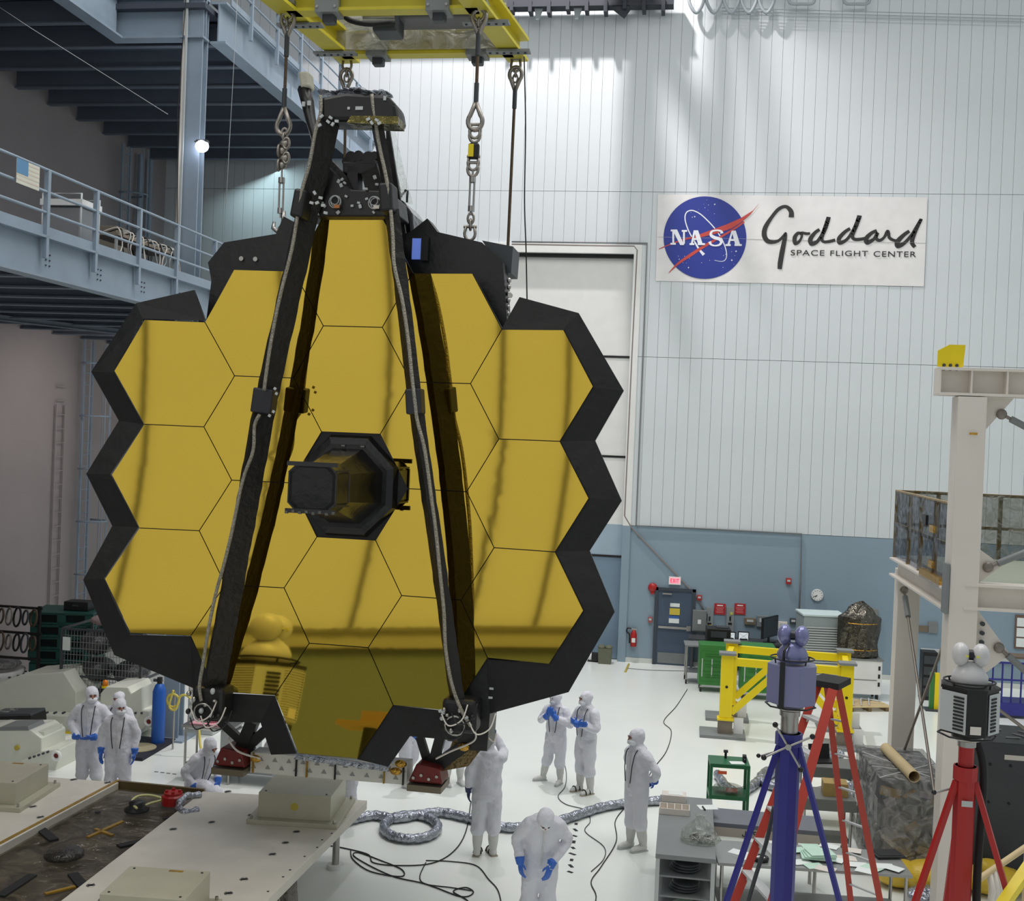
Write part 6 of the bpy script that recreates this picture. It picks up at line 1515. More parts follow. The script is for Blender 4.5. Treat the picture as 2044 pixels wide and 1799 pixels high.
# low shelf with lettering
z3 = .95; p0, p1 = F(1420, 1640, z3), F(1520, 1642, z3)
p1b = P(1640, 1645, p0.y); wd = p1b.x - p0.x
t = thing('label_bench', 'grey bench with four letter name strip on its edge', 'bench', ((p0.x + p1b.x) / 2, p0.y + .3, 0))
MB().box((0, 0, z3 - .09), (wd, .65, .18)).build('bench_box', mat('slate top', (112, 116, 124), .5), t, bev=.004)
MB().box((0, -.33, z3 - .12), (wd, .006, .12)).build('edge_strip', mat('tape strip cream', (196, 186, 172), .5), t)
for x in (-wd / 2 + .06, wd / 2 - .06):
    for y in (-.28, .28): MB().cyl((x, y, 0), (x, y, z3 - .18), .025, n=8).build('leg', steel, t)
lx0 = P(1495, 1636, p0.y).x - (p0.x + p1b.x) / 2
cw = .075
def lets(ch, x):
    S = {'J': [(.04, .04, .04, -.03), (.04, -.035, .0, -.035), (0, -.035, 0, -.01)], 'W': [(0, .04, .015, -.04), (.015, -.04, .025, .01), (.025, .01, .035, -.04), (.035, -.04, .05, .04)], 'S': [(0, .035, .045, .035), (.0, .035, 0, 0), (0, 0, .045, 0), (.045, 0, .045, -.035), (0, -.035, .045, -.035)], 'T': [(0, .035, .05, .035), (.025, .035, .025, -.04)]}[ch]
    bars(t, 'l', blackm, [('letter_' + ch.lower(), [(x + a_, z3 - .12 + b_, x + c_, z3 - .12 + d_) for a_, b_, c_, d_ in S])], -.336, .011)
for i, ch in enumerate('JWST'): lets(ch, lx0 - .08 + cw * i)
# green cart
q = F(1450, 1672); t = thing('green_cart', 'green two shelf steel cart with tools on top', 'cart', V3((q.x, q.y + .25, 0)), .05)
H_ = 1.12; wx, wy = .62, .5
for z in (H_, .62, .22): MB().box((0, 0, z), (wx, wy, .06)).build('shelf', green, t, bev=.004)
for x in (-wx / 2 + .02, wx / 2 - .02):
    for y in (-wy / 2 + .02, wy / 2 - .02): MB().box((x, y, .64), (.045, .045, 1.0)).build('upright', green, t)
casters(t, wx / 2 - .05, wy / 2 - .05, .055)
MB().box((-.12, -.255, 1.02), (.14, .008, .05)).build('orange_label', mat('orange label', (214, 90, 50), .5), t)
qq = V3((q.x, q.y + .25, 0))
t = thing('paper_sheet', 'white sheet hanging over the green cart edge', 'paper', qq + V3((.12, -.12, 1.152)), .2); MB().box((0, 0, .002), (.22, .16, .004)).build('sheet', paper, t)
t = thing('vice_clamp', 'small black clamp on the corner of the green cart', 'clamp', qq + V3((.24, .0, 1.15))); MB().box((0, 0, .05), (.06, .12, .10)).build('clamp_jaw', blackm, t); MB().cyl((0, -.1, .06), (0, .1, .06), .012, n=6).build('clamp_screw', steel, t)
t = thing('hand_tool', 'dark upright tool near the back of the green cart top', 'tool', qq + V3((-.05, .12, 1.15))); MB().cyl((0, 0, 0), (0, 0, .10), .02).build('tool_shaft', blackm, t); MB().box((0, 0, .11), (.07, .04, .04)).build('tool_head', brown_ if False else darkgrey, t)
t = thing('orange_parts_bag', 'clear bag with orange parts on the green cart middle shelf', 'bag', qq + V3((0, -.03, .652))); MB().ell((0, 0, .07), .24, .18, .07, 14, 8).build('bag_film', clearw, t); MB().box((.06, -.05, .05), (.18, .08, .05)).build('orange_part', mat('orange label', (214, 90, 50), .5), t)
# grey carts to the right of the ladder
for i, (px, py, lb, w_, h_) in enumerate(((1658, 1655, 'grey steel trolley with an open laptop behind the ladder', 1.0, 1.0), (1640, 1722, 'grey steel trolley with brown boxes behind the paper table', .9, .95))):
    q = F(px, py); t = wtable(lb, V3((q.x, q.y + .3, 0)), w_, .62, h_, mat('trolley grey', (112, 114, 110), .45), steel, .06, wheels=True, name='steel_trolley')
    MB().box((0, -.31, h_ - .09), (w_, .02, .16)).build('apron', MATS['trolley grey'], t)
    if i == 0:
        t2 = thing('laptop', 'open black laptop on the grey trolley', 'laptop', V3((q.x - .12, q.y + .32, h_)), .3); MB().box((0, 0, .012), (.36, .26, .024)).build('keyboard_base', blackm, t2, bev=.004); MB().box((-.02, .15, .13), (.36, .02, .25), Matrix.Rotation(-.25, 3, 'X')).build('screen_lid', blackm, t2)
        t2 = thing('hand_tool', 'long thin rod lying on the lower shelf of the laptop trolley', 'tool', V3((q.x, q.y + .2, .335))); MB().cyl((-.35, .05, 0), (.3, -.1, 0), .012, n=6).build('rod', midgrey, t2)
    else:
        t2 = thing('carton', 'tan cardboard carton on the rear trolley', 'box', V3((q.x + .18, q.y + .3, h_))); MB().box((0, 0, .1), (.36, .3, .2)).build('carton_body', kraft, t2, bev=.004); MB().box((0, -.0, .201), (.05, .3, .003)).build('packing_tape', amber, t2)
        t2 = thing('camera_body', 'small black camera like box on the rear trolley', 'camera', V3((q.x - .25, q.y + .25, h_))); MB().box((0, 0, .05), (.16, .1, .1)).build('camera_case', blackm, t2, bev=.008); MB().cyl((0, -.05, .05), (0, -.1, .05), .035).build('lens', rubber, t2)
# wrapped cabinet with cardboard tube
zt = 1.42; A = F(1772, 1556, zt); B = F(1876, 1566, zt); Cc = F(1724, 1497, zt)
t = thing('wrapped_crate', 'dark cabinet wrapped in crinkled clear film under a cardboard tube', 'crate', V3(((A.x + B.x) / 2, A.y + .9, 0)), .03)
cx0 = (A.x + B.x) / 2; W_ = 1.05; D_ = 1.9
MB().box((0, 0, zt / 2 + .03), (W_ * .9, D_ * .97, zt - .08)).build('cabinet_body', mat('crate grey', (84, 88, 90), .5, bump=.2, var=.1), t, bev=.02)
for k in range(12):
    x, z = rng.uniform(-.38, .38), rng.uniform(.2, 1.25); MB().box((x, -D_ / 2 - .005 + .02, z), (rng.uniform(.1, .35), .01, rng.uniform(.05, .14)), Matrix.Rotation(rng.uniform(-.8, .8), 3, 'Y')).build('packing_sheet', [kraft, cream, kraft, amber, mat('lilac paper', (176, 168, 176), .6)][k % 5], t)
for y_ in (-.3, -.6): MB().box((-W_ * .45 - .006, y_, .9), (.008, .22, .34)).build('white_label', lightgrey, t)
N1, N2 = 16, 10; vs = []; fs = []
loop = [(-W_ / 2, -D_ / 2), (0, -D_ / 2 - .03), (W_ / 2, -D_ / 2), (W_ / 2 + .02, 0), (W_ / 2, D_ / 2), (0, D_ / 2), (-W_ / 2, D_ / 2), (-W_ / 2 - .02, 0)]
rr_ = []
for j in range(N2 + 1):
    z = .04 + (zt - .02) * j / N2; f_ = 1.06 - .06 * j / N2
    rr_.append([V3((x * f_ + rng.uniform(-.025, .025), y * f_ * .99 + rng.uniform(-.025, .025), z)) for x, y in loop])
MB().loft(rr_, True).build('film_wrap', film('crate film', (196, 194, 190), .34, 4.5, .08, 1.3), t)
for p, q in (((-.5, -.9, zt + .02), (.5, .1, zt + .02)), ((.4, -.9, zt + .02), (-.5, .5, zt + .02)), ((-.5, -.3, zt + .02), (.5, -.5, zt + .02))): MB().bar(p, q, .02, .008).build('film_seam', lightgrey, t)
a, b = F(1768, 1494, zt + .09), F(1825, 1551, zt + .09)
tb_ = MB(); d_ = (b - a).normalized(); s_, u_ = frame_for(d_)
rings = []
for p, r in ((a, .085), (b, .085), (b, .078), (a + d_ * .2, .078)): rings.append([p + (s_ * math.cos(2 * PI * k / 24) + u_ * math.sin(2 * PI * k / 24)) * r for k in range(24)])
n = 24; vs = [p for r in rings for p in r]; tb_.add(vs, [(j * n + i, j * n + (i + 1) % n, (j + 1) * n + (i + 1) % n, (j + 1) * n + i) for j in range(3) for i in range(n)])
o = tb_.build('cardboard_tube', woodtube); tag(o, 'open cardboard tube lying on top of the film wrapped crate', 'tube')
# dark cabinet at right edge
zc = 2.02; p = F(1948, 1478, zc); t = thing('steel_cabinet', 'big dark grey steel cabinet with tools on top at right edge', 'cabinet', V3((p.x + 1.3, p.y + .55, 0)), 0)
MB().box((0, 0, zc / 2), (2.7, 1.2, zc)).build('cabinet_body', mat('cabinet slate', (66, 68, 72), .5, var=.08), t, bev=.015)
for k in range(6): MB().cyl((-1.1 + .28 * (k % 4), -.62, 1.7 - .55 * (k // 4)), (-1.1 + .28 * (k % 4), -.60, 1.7 - .55 * (k // 4)), .02, n=8).build('bolt', rubber, t)
MB().box((-.75, -.605, 1.82), (.32, .008, .07)).build('name_strip', cream, t); MB().bar((0, -.62, .1), (0, -.62, 1.9), .02, .02, (0, 1, 0)).build('door_seam', rubber, t)
MB().tube([(-.45, -.61, 1.0), (-.45, -.68, 1.0), (-.3, -.68, 1.0), (-.3, -.61, 1.0)], .018, 6).build('handle', steel, t)
for k in range(9):
    q = V3((p.x + .15 + .14 * k, p.y + .3 + .2 * (k % 3), zc)); t2 = thing('spanner', f'silver spanner on the dark steel cabinet, {ORD[k]} of nine from the left', 'spanner', q, rng.uniform(-1.2, .6), 'spanners on the dark cabinet')
    MB().bar((-.08, 0, .01), (.08, 0, .01), .022, .012).build('shank', lightgrey, t2); MB().torus((.1, 0, .01), .022, .008, n=10, m=5).build('jaw', lightgrey, t2)
# black box crate behind the red post, yellow bags, film on the floor
q = F(1845, 1790); t = thing('yellow_bag', 'yellow plastic bags heaped by the foot of the white column', 'bag', q + V3((0, .2, 0)))
for x, y, s_ in ((-.3, .1, .35), (.1, 0, .4), (.5, .2, .34)): MB().ell((x, y, s_ * .55), s_, s_ * .8, s_ * .55, 14, 9).build('bag', mat('yellow bag', (226, 190, 60), .4, bump=.8, bscale=5), t)
q = F(1860, 1800); t = thing('film_heap', 'heap of shiny silver film in front of the yellow bags', 'film', q + V3((-.05, -.15, 0))); MB().ell((0, 0, .12), .35, .25, .14, 14, 8).build('film_fold', tin, t); MB().ell((.3, .1, .1), .25, .2, .11, 12, 7).build('film_fold', darkwrap, t)
q = F(1985, 1790); t = thing('yellow_bag', 'yellow plastic bag under the dark steel cabinet', 'bag', q + V3((0, .1, 0))); MB().ell((0, 0, .2), .5, .3, .2, 14, 9).build('bag', MATS['yellow bag'], t); MB().ell((-.1, -.1, .42), .2, .14, .1, 10, 7).build('bag_knot', MATS['yellow bag'], t)
a, b = P(1985, 1830, 10.0), P(2075, 1700, 10.6); t = thing('yellow_rail', 'bright yellow steel rail cutting the bottom right corner', 'rail', V3((a.x, a.y, 0)))
aa = a + (a - b).normalized() * 0; dn = (a - b); g0 = b + dn * (b.z / (b.z - a.z)) * 1.0
MB().bar(b, g0, .09, .07).build('rail_bar', yellow, t, True); MB().box(V3((g0.x, g0.y, .02)), (.3, .3, .04)).build('rail_foot', yellow, t, True); MB().bar(b, V3((b.x, b.y, 0)), .09, .09, (0, 1, 0)).build('rail_post', yellow, t, True)
# pole with cloth strips
a, b = P(1950, 1758, 13.0), P(2050, 1690, 13.4); t = thing('tan_pole', 'tan pole with hanging cream strips behind the red tripod', 'pole', V3((a.x, a.y, 0)))
MB().cyl(a, b, .035, n=8).build('pole_bar', woodtube, t, True); MB().cyl(V3((a.x, a.y, 0)), a, .03, n=8).build('pole_leg', woodtube, t, True); MB().cyl(V3((b.x, b.y, 0)), b, .03, n=8).build('pole_leg', woodtube, t, True)
for k in range(3): q = a.lerp(b, .25 + .08 * k); MB().tube([q, q + V3((.03, -.03, -.2)), q + V3((.0 + .03 * k, -.02, -.5))], [.03, .04, .025], 6).build('cloth_strip', cream, t, True)

# ================================================================== LEFT FLOOR, BEHIND THE PEOPLE
def slab(par, name, mm, pts, y, dy, bev=.02): return MB().prism([P(a_, b_, y) for a_, b_ in pts], (0, dy, 0)).build(name, mm, par, True, bev=bev)
t = thing('transport_boom', 'large ivory boom structure on the floor behind the left group', 'machine', F(120, 1500))
slab(t, 'boom_arm', robotwhite, [(-60, 1385), (40, 1348), (127, 1342), (152, 1382), (152, 1428), (70, 1420), (-60, 1432)], 21.3, 1.0)
slab(t, 'boom_base', robotwhite, [(-60, 1440), (0, 1425), (205, 1432), (205, 1465), (70, 1462), (-60, 1478)], 21.0, 1.1)
slab(t, 'end_block', robotwhite, [(200, 1385), (212, 1371), (255, 1372), (262, 1385), (284, 1372), (284, 1418), (298, 1420), (292, 1450), (275, 1468), (200, 1470)], 20.9, .9)
slab(t, 'yellow_edge', yellow, [(68, 1460), (148, 1462), (148, 1466), (68, 1464)], 20.95, .05, 0)
slab(t, 'boom_foot', darkgrey, [(60, 1466), (290, 1468), (290, 1480), (60, 1480)], 21.3, .7, 0)
for k in range(12):
    q = P(74 + 17 * k if k < 5 else 150 + 12 * k, 1424 if k < 5 else 1424, 20.88); MB().cyl(q, q + V3((0, .08, 0)), .022, n=8).build('bolt', darkgrey, t, True)
q = P(297, 1441, 20.7); MB().torus(q, .075, .03, (0, 1, 0), 20, 8).build('end_roller', white, t, True); MB().cyl(q, q + V3((0, .06, 0)), .05).build('roller_hub', darkred, t, True)
for p_ in ((143, 1444), (285, 1440)): q = P(*p_, 20.98); MB().cyl(q + V3((0, -.02, 0)), q + V3((0, .02, 0)), .05, n=16).build('yellow_seal', MATS['seal yellow'], t, True)
MB().bx(P(60, 1470, 21.6).x, P(290, 1470, 21.6).x, 21.5, 22.1, 0, .5).build('floor_support', robotwhite, t, True)
t = thing('beacon_lamp', 'small amber beacon lamp on the ivory boom end', 'lamp', P(210, 1371, 21.2)); MB().lathe((0, 0, 0), [(.05, 0), (.05, .04), (.06, .05), (.045, .12), (0, .14)], 14).build('lamp_dome', mat('amber dome', (224, 130, 30), .3), t); MB().cyl((0, 0, -.02), (0, 0, .02), .07).build('lamp_base', yellow, t)
t = thing('drive_unit', 'ivory drive unit at left edge behind the square block', 'machine', F(40, 1590))
slab(t, 'unit_body', robotwhite, [(-60, 1458), (62, 1458), (83, 1474), (83, 1512), (50, 1530), (-60, 1530)], 18.8, .8)
slab(t, 'unit_base', robotwhite, [(40, 1520), (83, 1500), (118, 1496), (118, 1515), (108, 1548), (60, 1548)], 18.7, .8)
q = P(112, 1509, 18.55); MB().torus(q, .07, .028, (0, 1, 0), 20, 8).build('end_roller', white, t, True); MB().cyl(q, q + V3((0, .06, 0)), .045).build('roller_hub', darkred, t, True)
q = P(34, 1493, 18.78); MB().cyl(q + V3((0, -.02, 0)), q + V3((0, .02, 0)), .045, n=16).build('yellow_seal', MATS['seal yellow'], t, True)
for k in range(5): q = P(58 + 9 * k, 1514 - 3 * k, 18.66); MB().cyl(q, q + V3((0, .06, 0)), .02, n=8).build('bolt', darkgrey, t, True)
MB().bx(P(0, 1500, 19.2).x, P(105, 1500, 19.2).x, 18.9, 19.5, 0, .6).build('floor_support', robotwhite, t, True)
slab(t, 'cap_plate', midgrey, [(0, 1452), (55, 1450), (58, 1458), (-2, 1459)], 18.8, .5, 0)
t = thing('black_case', 'black instrument case standing on the ivory drive unit', 'case', P(30, 1456, 19.6)); slab(t, 'case_body', blackm, [(-20, 1432), (62, 1430), (64, 1452), (-20, 1455)], 19.6, .5, .01); slab(t, 'case_lid', darkgrey, [(-20, 1426), (60, 1425), (62, 1430), (-20, 1432)], 19.6, .5, .01)
MB().ell(P(20, 1422, 19.9), .25, .2, .06, 12, 7).build('plastic_cover', clearw, t, True)
t = thing('dish_cradle', 'white shallow dish partly cut by the left edge', 'dish', F(-10, 1480)); q = P(-12, 1345, 23.2)
MB().lathe(q, [(.25, -.32), (.5, -.2), (.62, .0), (.64, .10), (.60, .12), (.3, .02), (0, -.02)], 26).build('dish_shell', white, t, True)
MB().cyl(V3((q.x, q.y, 0)), q + V3((0, 0, -.3)), .12).build('pedestal', midgrey, t, True)
MB().ell(q + V3((.1, 0, .24)), .5, .4, .14, 14, 8).build('plastic_cover', film('grey film cover', (150, 152, 152), .5, 6), t, True)
for k in range(10): a_ = -2.6 + .35 * k; MB().box(q + V3((.64 * math.cos(a_), .64 * math.sin(a_), .02)), (.04, .04, .025)).build('rim_bolt', darkgrey, t, True)
# rack with hanging chains and coiled slings
t = thing('sling_rack', 'dark rack hung with coiled slings and chains at far left', 'rack', F(20, 1400)); q = F(20, 1400)
for x in (-.9, .62):
    MB().box(q + V3((x, 0, 1.05)), (.06, .06, 2.1)).build('rack_post', blackm, t, True)
for z in (2.05, 1.5, .95): MB().bar(q + V3((-.95, 0, z)), q + V3((.68, 0, z)), .05, .05).build('rack_bar', blackm, t, True)
for k in range(16):
    c_ = q + V3((-.8 + .19 * (k % 8), -.08, 1.85 - .55 * (k // 8))); MB().torus(c_, .12 + .02 * (k % 3), .024, (.6, .8, 0), 14, 6, 1, 1.5).build('sling_coil', [chain_m, blackm, darkgrey, cable_brown][k % 4], t, True)
# green crates
q = F(132, 1383); hcr = .27
first = None
for k in range(7):
    for j in range(1):
        lb = ['lowest', 'second', 'third', 'fourth', 'fifth', 'sixth', 'topmost'][k] + ' dark green plastic pallet of the tall stack'
        if first is None:
            first = thing('plastic_pallet', lb, 'pallet', q, .25, 'stack of green plastic pallets'); t = first
            MB().box((0, 0, hcr - .03), (1.35, 1.1, .05)).build('deck_board', greencrate, t, bev=.005); MB().box((0, 0, .025), (1.35, 1.1, .04)).build('base_board', greencrate, t)
            for x in (-.6, 0, .6):
                for y in (-.48, .48): MB().box((x, y, hcr / 2), (.18, .14, hcr - .06)).build('block', greencrate, t)
            MB().box((0, 0, hcr / 2), (1.2, .9, hcr - .08)).build('inner_core', mat('pallet dark', (12, 30, 30), .7), t)
        else: copy_tree(first, q + V3((.01 * (k % 3), 0, hcr * k)), .25 + .02 * ((k * 7) % 3 - 1), lb)
t = thing('black_case', 'flat black case lying on top of the green pallets', 'case', q + V3((.25, 0, hcr * 7)), .1); MB().box((0, 0, .1), (.55, .4, .2)).build('case_body', blackm, t, bev=.01); MB().box((0, -.21, .12), (.14, .02, .03)).build('handle', darkgrey, t)
t = thing('brown_carton', 'brown carton leaning at the wall behind the green pallets', 'box', (-15.2, 29.2, 0)); MB().box((.0, 0, 1.6), (.7, .9, 1.0)).build('carton_body', mat('dull brown', (84, 74, 68), .7), t); MB().box((0, 0, .55), (.6, .7, 1.1)).build('carton_base', darkgrey, t)
# wire cage
q = F(212, 1440) + V3((0, .3, 0)); cw_, cdp, ch = 1.72, 1.2, 1.9
t = thing('wire_cage', 'tall wire mesh cage holding film wrapped goods behind the left group', 'cage', q)
for x in (-cw_ / 2, cw_ / 2):
    for y in (-cdp / 2, cdp / 2): MB().box((x, y, ch / 2), (.05, .05, ch)).build('cage_post', darkgrey, t)
for z in (.1, ch / 2, ch): 
    for y in (-cdp / 2, cdp / 2): MB().bar((-cw_ / 2, y, z), (cw_ / 2, y, z), .04, .04).build('cage_rail', darkgrey, t)
    for x in (-cw_ / 2, cw_ / 2): MB().bar((x, -cdp / 2, z), (x, cdp / 2, z), .04, .04).build('cage_rail', darkgrey, t)
for k in range(1, 26): x = -cw_ / 2 + cw_ * k / 26; MB().cyl((x, -cdp / 2, .1), (x, -cdp / 2, ch), .006, n=4).build('mesh_wire', midgrey, t)
for k in range(1, 14): z = .1 + (ch - .1) * k / 14; MB().cyl((-cw_ / 2, -cdp / 2, z), (cw_ / 2, -cdp / 2, z), .006, n=4).build('mesh_wire', midgrey, t)
MB().box((-cw_ / 2 + .10, -cdp / 2 - .02, ch - .3), (.18, .01, .27)).build('sign_sheet', paper, t)
for k in range(3):
    for j in range(2):
        t2 = thing('wrapped_bundle', f"film wrapped dark bundle in the cage, {['bottom', 'middle', 'top'][k]} row {['left', 'right'][j]}", 'bundle', q + V3((-.38 + .76 * j, 0, .13 + .58 * k)))
        MB().ell((0, 0, .27), .36, .45, .26, 14, 9).build('wrap', mat('smoke wrap', (78, 76, 78), .18, .3, bump=1, bscale=9, var=.3, vscale=8), t2); MB().torus((0, 0, .27), .262, .01, (1, 0, 0), 16, 5).build('tie', lightgrey, t2)
t = thing('pink_cloth', 'pinkish crumpled cover on top of the wire cage', 'cover', q + V3((-.2, 0, ch + .02))); MB().ell((0, 0, .1), .36, .3, .12, 14, 8).build('cover_fold', mat('dull pink', (168, 146, 146), .8, bump=.6), t); MB().ell((.35, .1, .06), .3, .3, .08, 12, 7).build('cover_fold', MATS['dull pink'], t)
# blue bottle, hoses
q = F(300, 1496); t = thing('gas_bottle', 'blue gas cylinder standing left of the column foot', 'cylinder', q + V3((0, .3, 0))); MB().lathe((0, 0, .04), [(.12, 0), (.125, .03), (.125, 1.0), (.08, 1.12), (.04, 1.15)], 16).build('cylinder_body', mat('gas blue', (30, 90, 180), .4), t); MB().cyl((0, 0, 1.15), (0, 0, 1.3), .05).build('valve', blackm, t); MB().cyl((-.12, 0, 1.24), (.05, 0, 1.24), .03).build('regulator', darkgrey, t); MB().cyl((0, 0, 0), (0, 0, .05), .14).build('base_ring', blackm, t)
q = F(352, 1500); t = thing('yellow_hose', 'yellow air hose looped beside the column', 'hose', q); MB().tube(smoothpath([(-.1, 0, 1.15), (-.15, -.05, .85), (-.02, -.05, .8), (.05, 0, 1.05), (.25, 0, 1.0), (.45, -.1, .6), (.6, -.3, .25), (.75, -.5, .02)], 6), .022, 7).build('hose_tube', mat('hose yellow', (214, 196, 90), .5), t)
MB().torus((-.1, 0, .95), .12, .022, (0, 1, 0)).build('hose_coil', MATS['hose yellow'], t); MB().cyl((-.12, .1, 0), (-.12, .1, 1.1), .02, n=6).build('hose_stand', steel, t)
q = F(372, 1475); t = thing('white_rack', 'white equipment rack behind the left telescope foot', 'rack', q + V3((.12, .6, 0))); MB().box((0, 0, .6), (.55, .5, 1.2)).build('rack_body', lightgrey, t, bev=.02)
for k in range(4): MB().box((0, -.255, .2 + .26 * k), (.48, .012, .2)).build('module', cream, t)
# dark mat with round cut-out
c4 = [F(262, 1474), F(350, 1481), F(284, 1520), F(185, 1512)]
t = thing('dark_mat', 'thick navy floor mat with round cream centre behind the left group', 'mat', sum(c4, V3()) / 4); MB().prism(c4, (0, 0, .06)).build('mat_body', mat('navy mat', (22, 28, 44), .7), t, True)
q = F(277, 1493, .062); MB().cyl(q, q + V3((0, 0, .01)), .32, n=26).build('round_insert', mat('insert cream', (160, 152, 122), .5), t, True)
# motor pair on floor
q = F(165, 1600); t = thing('wheel_drive', 'black and silver motor drive unit on the floor by the left group', 'machine', q + V3((-.3, -.6, 0)))
for x, z, y in ((-.15, .36, .1), (.12, .22, -.25), (.3, .36, .1)): MB().ell((x, y, z), .14, .16, .13, 14, 9).build('motor_housing', blackm, t); MB().cyl((x, y - .2, z), (x, y - .1, z), .06).build('motor_cap', steel, t)
MB().box((0, 0, .08), (.7, .5, .16)).build('chassis', steel, t, bev=.02)
# stainless table with pink sheet
q = F(398, 1568); t = wtable('stainless trolley table with pink sheet by the crouching person', V3((q.x + .05, q.y + .4, 0)), .92, .6, .98, steel, steel, 0, shelf=True, name='steel_table'); qq = V3((q.x + .05, q.y + .4, 0))
t = thing('pink_sheet', 'pink plastic sheet draped on the stainless table top', 'sheet', qq + V3((-.1, 0, .981))); MB().box((0, 0, .01), (.5, .42, .02)).build('sheet_body', mat('pink sheet', (232, 170, 180), .4, bump=.4), t, bev=.005); MB().ell((.05, 0, .06), .16, .13, .06, 12, 7).build('sheet_fold', MATS['pink sheet'], t)
t = thing('dark_tool_set', 'dark tools on the lower shelf of the stainless table', 'tools', qq + V3((.1, 0, .312))); MB().box((0, 0, .05), (.25, .2, .1)).build('tool_box', darkred, t); MB().ell((.12, 0, .12), .1, .09, .05, 10, 7).build('tool_roll', blackm, t)
q = F(500, 1572); t = thing('flat_dolly', 'low grey flat dolly on casters under the telescope beam', 'dolly', q + V3((0, .4, 0))); MB().box((0, 0, .24), (1.5, .7, .07)).build('dolly_deck', midgrey, t, bev=.01); casters(t, .66, .28, .09)
t = thing('white_box', 'white box with yellow label on the flat dolly', 'box', q + V3((-.35, .4, .275))); MB().box((0, 0, .3), (.6, .45, .6)).build('carton_body', lightgrey, t, bev=.02); MB().box((.05, -.23, .4), (.2, .01, .1)).build('amber_label', goldfoil, t)

# ================================================================== HOSES AND CABLES ON THE FLOOR
def fline(pts, r, label, name, cat, mm, k=7, wob=0, n=7, z=None):
    ps = [F(x, y, (z or r) + .003) for x, y in pts]; sp = smoothpath(ps, k); rr = [r * (1 + wob * math.sin(i * 1.9)) for i in range(len(sp))]
    o = MB().tube(sp, rr, n).build(name, mm); return tag(o, label, cat)
ring = [(820 + 54 * math.cos(a_), 1651 + 24 * math.sin(a_)) for a_ in [math.radians(210 + 18 * k) for k in range(21)]]
fline([(692, 1640), (720, 1632), (750, 1628), (790, 1634), (840, 1626), (880, 1622), (930, 1632), (975, 1645), (1010, 1652), (1050, 1651), (1100, 1643), (1150, 1628), (1200, 1612), (1250, 1604), (1320, 1598)], .075, 'long silver wrapped hose running across the floor behind the people', 'wrapped_hose', 'hose', tin, wob=.08, n=10)
o = fline(ring, .072, 'loop of silver wrapped hose lying on the floor at centre', 'wrapped_hose', 'hose', tin, 3, .08, 10)
fline([(1432, 1545), (1450, 1570), (1475, 1582), (1500, 1570), (1515, 1558), (1540, 1545), (1580, 1535)], .08, 'silver wrapped hose on the floor behind the green cart', 'wrapped_hose', 'hose', tin, wob=.1, n=10)
fline([(1575, 1530), (1530, 1540), (1520, 1558), (1560, 1575), (1620, 1580), (1690, 1572), (1715, 1560), (1690, 1545)], .08, 'looping silver wrapped hose around the laptop trolley', 'wrapped_hose', 'hose', tin, wob=.1, n=10)
fline([(1600, 1515), (1640, 1508), (1680, 1505)], .09, 'short end of silver wrapped hose behind the ladder', 'wrapped_hose', 'hose', tin, wob=.1, n=10)
fline([(655, 1688), (690, 1694), (735, 1706), (745, 1722), (790, 1728), (860, 1724), (905, 1700), (930, 1660), (940, 1600)], .009, 'dark cable from the plate corner up to the reaching person', 'floor_cable', 'cable', rubber)
fline([(700, 1698), (705, 1716), (740, 1740), (800, 1750), (802, 1736), (760, 1718), (715, 1702), (710, 1712), (780, 1748), (850, 1765), (920, 1790), (945, 1782), (930, 1772), (905, 1780), (935, 1800), (940, 1830)], .009, 'dark cable tangled in long loops on the floor near the plate', 'floor_cable', 'cable', rubber)
fline([(850, 1722), (838, 1750), (850, 1765), (900, 1772), (940, 1778)], .008, 'dark cable making a small loop right of the tangle', 'floor_cable', 'cable', rubber)
fline([(850, 1718), (900, 1720), (950, 1728), (975, 1755), (995, 1780), (1005, 1830)], .008, 'dark cable running down past the reaching person to the bottom edge', 'floor_cable', 'cable', rubber)
fline([(1108, 1440), (1120, 1500), (1130, 1540), (1128, 1570), (1114, 1590), (1130, 1606), (1170, 1618), (1178, 1640), (1168, 1660), (1205, 1690), (1205, 1715), (1180, 1740)], .007, 'thin grey cable trailing from the shorter of the pair', 'floor_cable', 'cable', darkgrey)
fline([(1245, 1615), (1228, 1640), (1230, 1680), (1200, 1730), (1180, 1760), (1190, 1790), (1180, 1830)], .008, 'dark cable winding down between the lone person and the nearest one', 'floor_cable', 'cable', rubber)
fline([(1372, 1376), (1350, 1410), (1325, 1440), (1340, 1460), (1330, 1500), (1300, 1540), (1290, 1570), (1270, 1600)], .008, 'thin dark cable from the stainless table towards the lone person', 'floor_cable', 'cable', rubber)
fline([(1250, 1334), (1300, 1338), (1380, 1340)], .007, 'dark line lying on the floor below the door', 'floor_cable', 'cable', darkgrey)
fline([(1255, 1326), (1248, 1342)], .03, 'short yellow tape stripe on the floor near the wall', 'floor_stripe', 'tape', mat('stripe yellow', (190, 170, 70), .6), n=4, z=.004)
for k in range(9):
    q = F(1150 - 1.5 * k, 1645 + 12 * k, .002); o = MB().box(q, (.05, .09 + .03 * (k % 2), .003), Matrix.Rotation(.5 * (k % 3), 3, 'Z')).build('floor_mark', rubber); tag(o, f'short dark dash on the floor right of the nearest person, {ORD[k] if k else "first"} from the far end', 'mark', 'dark dashes on the floor')
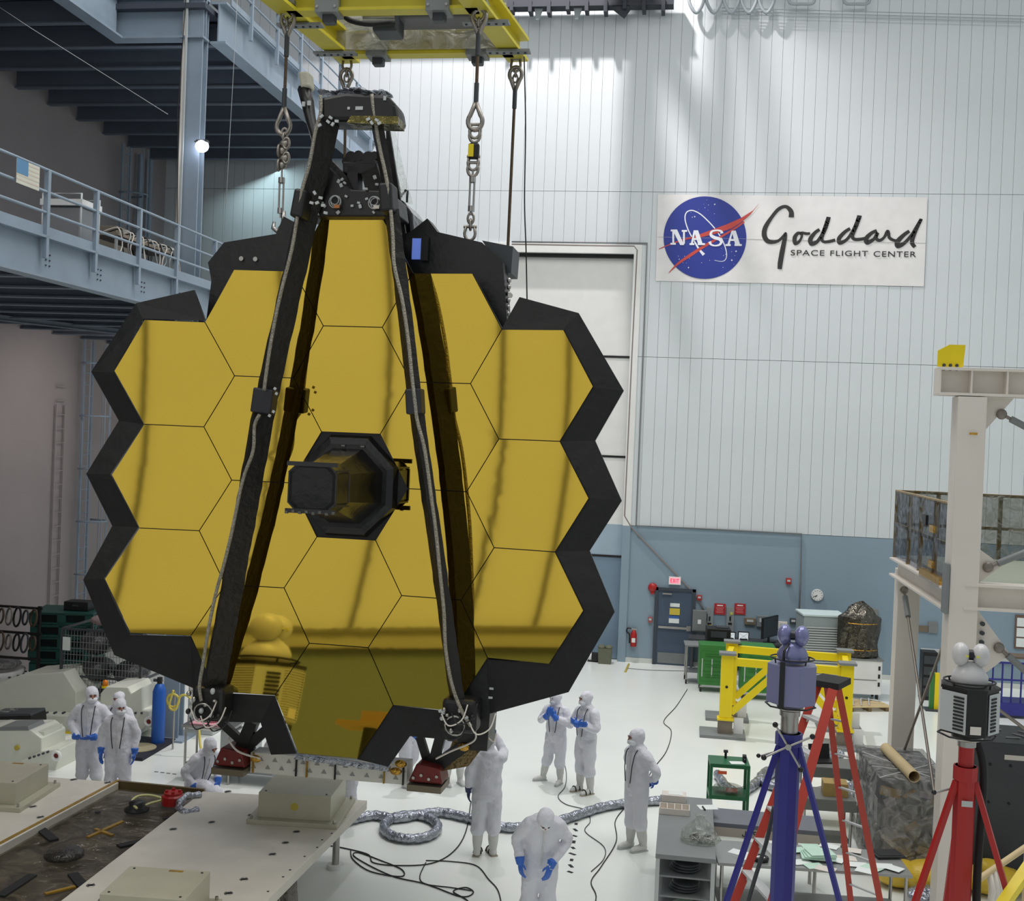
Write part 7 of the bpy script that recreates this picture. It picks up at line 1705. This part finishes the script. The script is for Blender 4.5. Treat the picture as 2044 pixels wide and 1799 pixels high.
for k in range(4):
    q = F(312 + 12 * k, 1541 + 1.5 * k, .002); o = MB().box(q, (.07, .03, .003)).build('floor_mark', rubber); tag(o, f'short dark dash on the floor by the navy mat, {ORD[k]} of four', 'mark', 'dashes by the navy mat')

# ------------------------------------------------------------------ pieces of parts go one level deeper, under the part they sit on
HOST = {'drawer_handle': 'drawer', 'boot_strap': 'boot', 'sole': 'boot', 'mask_pleat': 'face_mask', 'eye': 'face', 'nose': 'face', 'eyebrow': 'face', 'screen': 'monitor_case', 'screen_mark': 'monitor_case',
        'vent_slot': 'side_panel', 'lens': 'head_core', 'yellow_sticker': 'head_lobe', 'caster': 'caster_fork', 'star': 'roundel', 'orbit_ring': 'roundel', 'cell_label': 'load_cell', 'shackle_pin': 'shackle',
        'crank_knob': 'crank_handle', 'capstan_knob': 'capstan_hub', 'capstan_spoke': 'capstan_hub', 'clock_hand': 'clock_face', 'hour_mark': 'clock_face', 'step_brace': 'step', 'lightening_hole': 'support_beam',
        'tape_band': 'support_beam', 'notice_header': 'notice', 'hole_rim': 'plate_body', 'bolt_hole': 'plate_body', 'small_hole': 'plate_body', 'heading_line': 'sign_plate', 'text_line': 'sign_plate',
        'yellow_seal': 'block_body', 'roller_hub': 'end_roller', 'valve_handle': 'cylinder_body', 'louvre': 'cabinet_body', 'regulator': 'valve', 'stripe': 'sheet', 'canton': 'sheet', 'cooling_ridge': 'instrument_body', 'rating_label': 'instrument_body', 'zip_flap': 'coverall'}
def mid(o):
    vs = o.data.vertices; n = max(1, len(vs) // 12); s_ = V3(); c_ = 0
    for i in range(0, len(vs), n): s_ += vs[i].co; c_ += 1
    return s_ / c_
for root in [o for o in C.objects if o.parent is None and o.type in ('EMPTY', 'MESH')]:
    ch = [c for c in root.children if c.type == 'MESH']
    for c in ch:
        hn = HOST.get(c.name.split('.')[0])
        if not hn: continue
        hs = [k for k in ch if k.name.split('.')[0] == hn and k.location.length < 1e-6]
        if not hs or c.location.length > 1e-6: continue
        m_ = mid(c); c.parent = min(hs, key=lambda k: (mid(k) - m_).length)
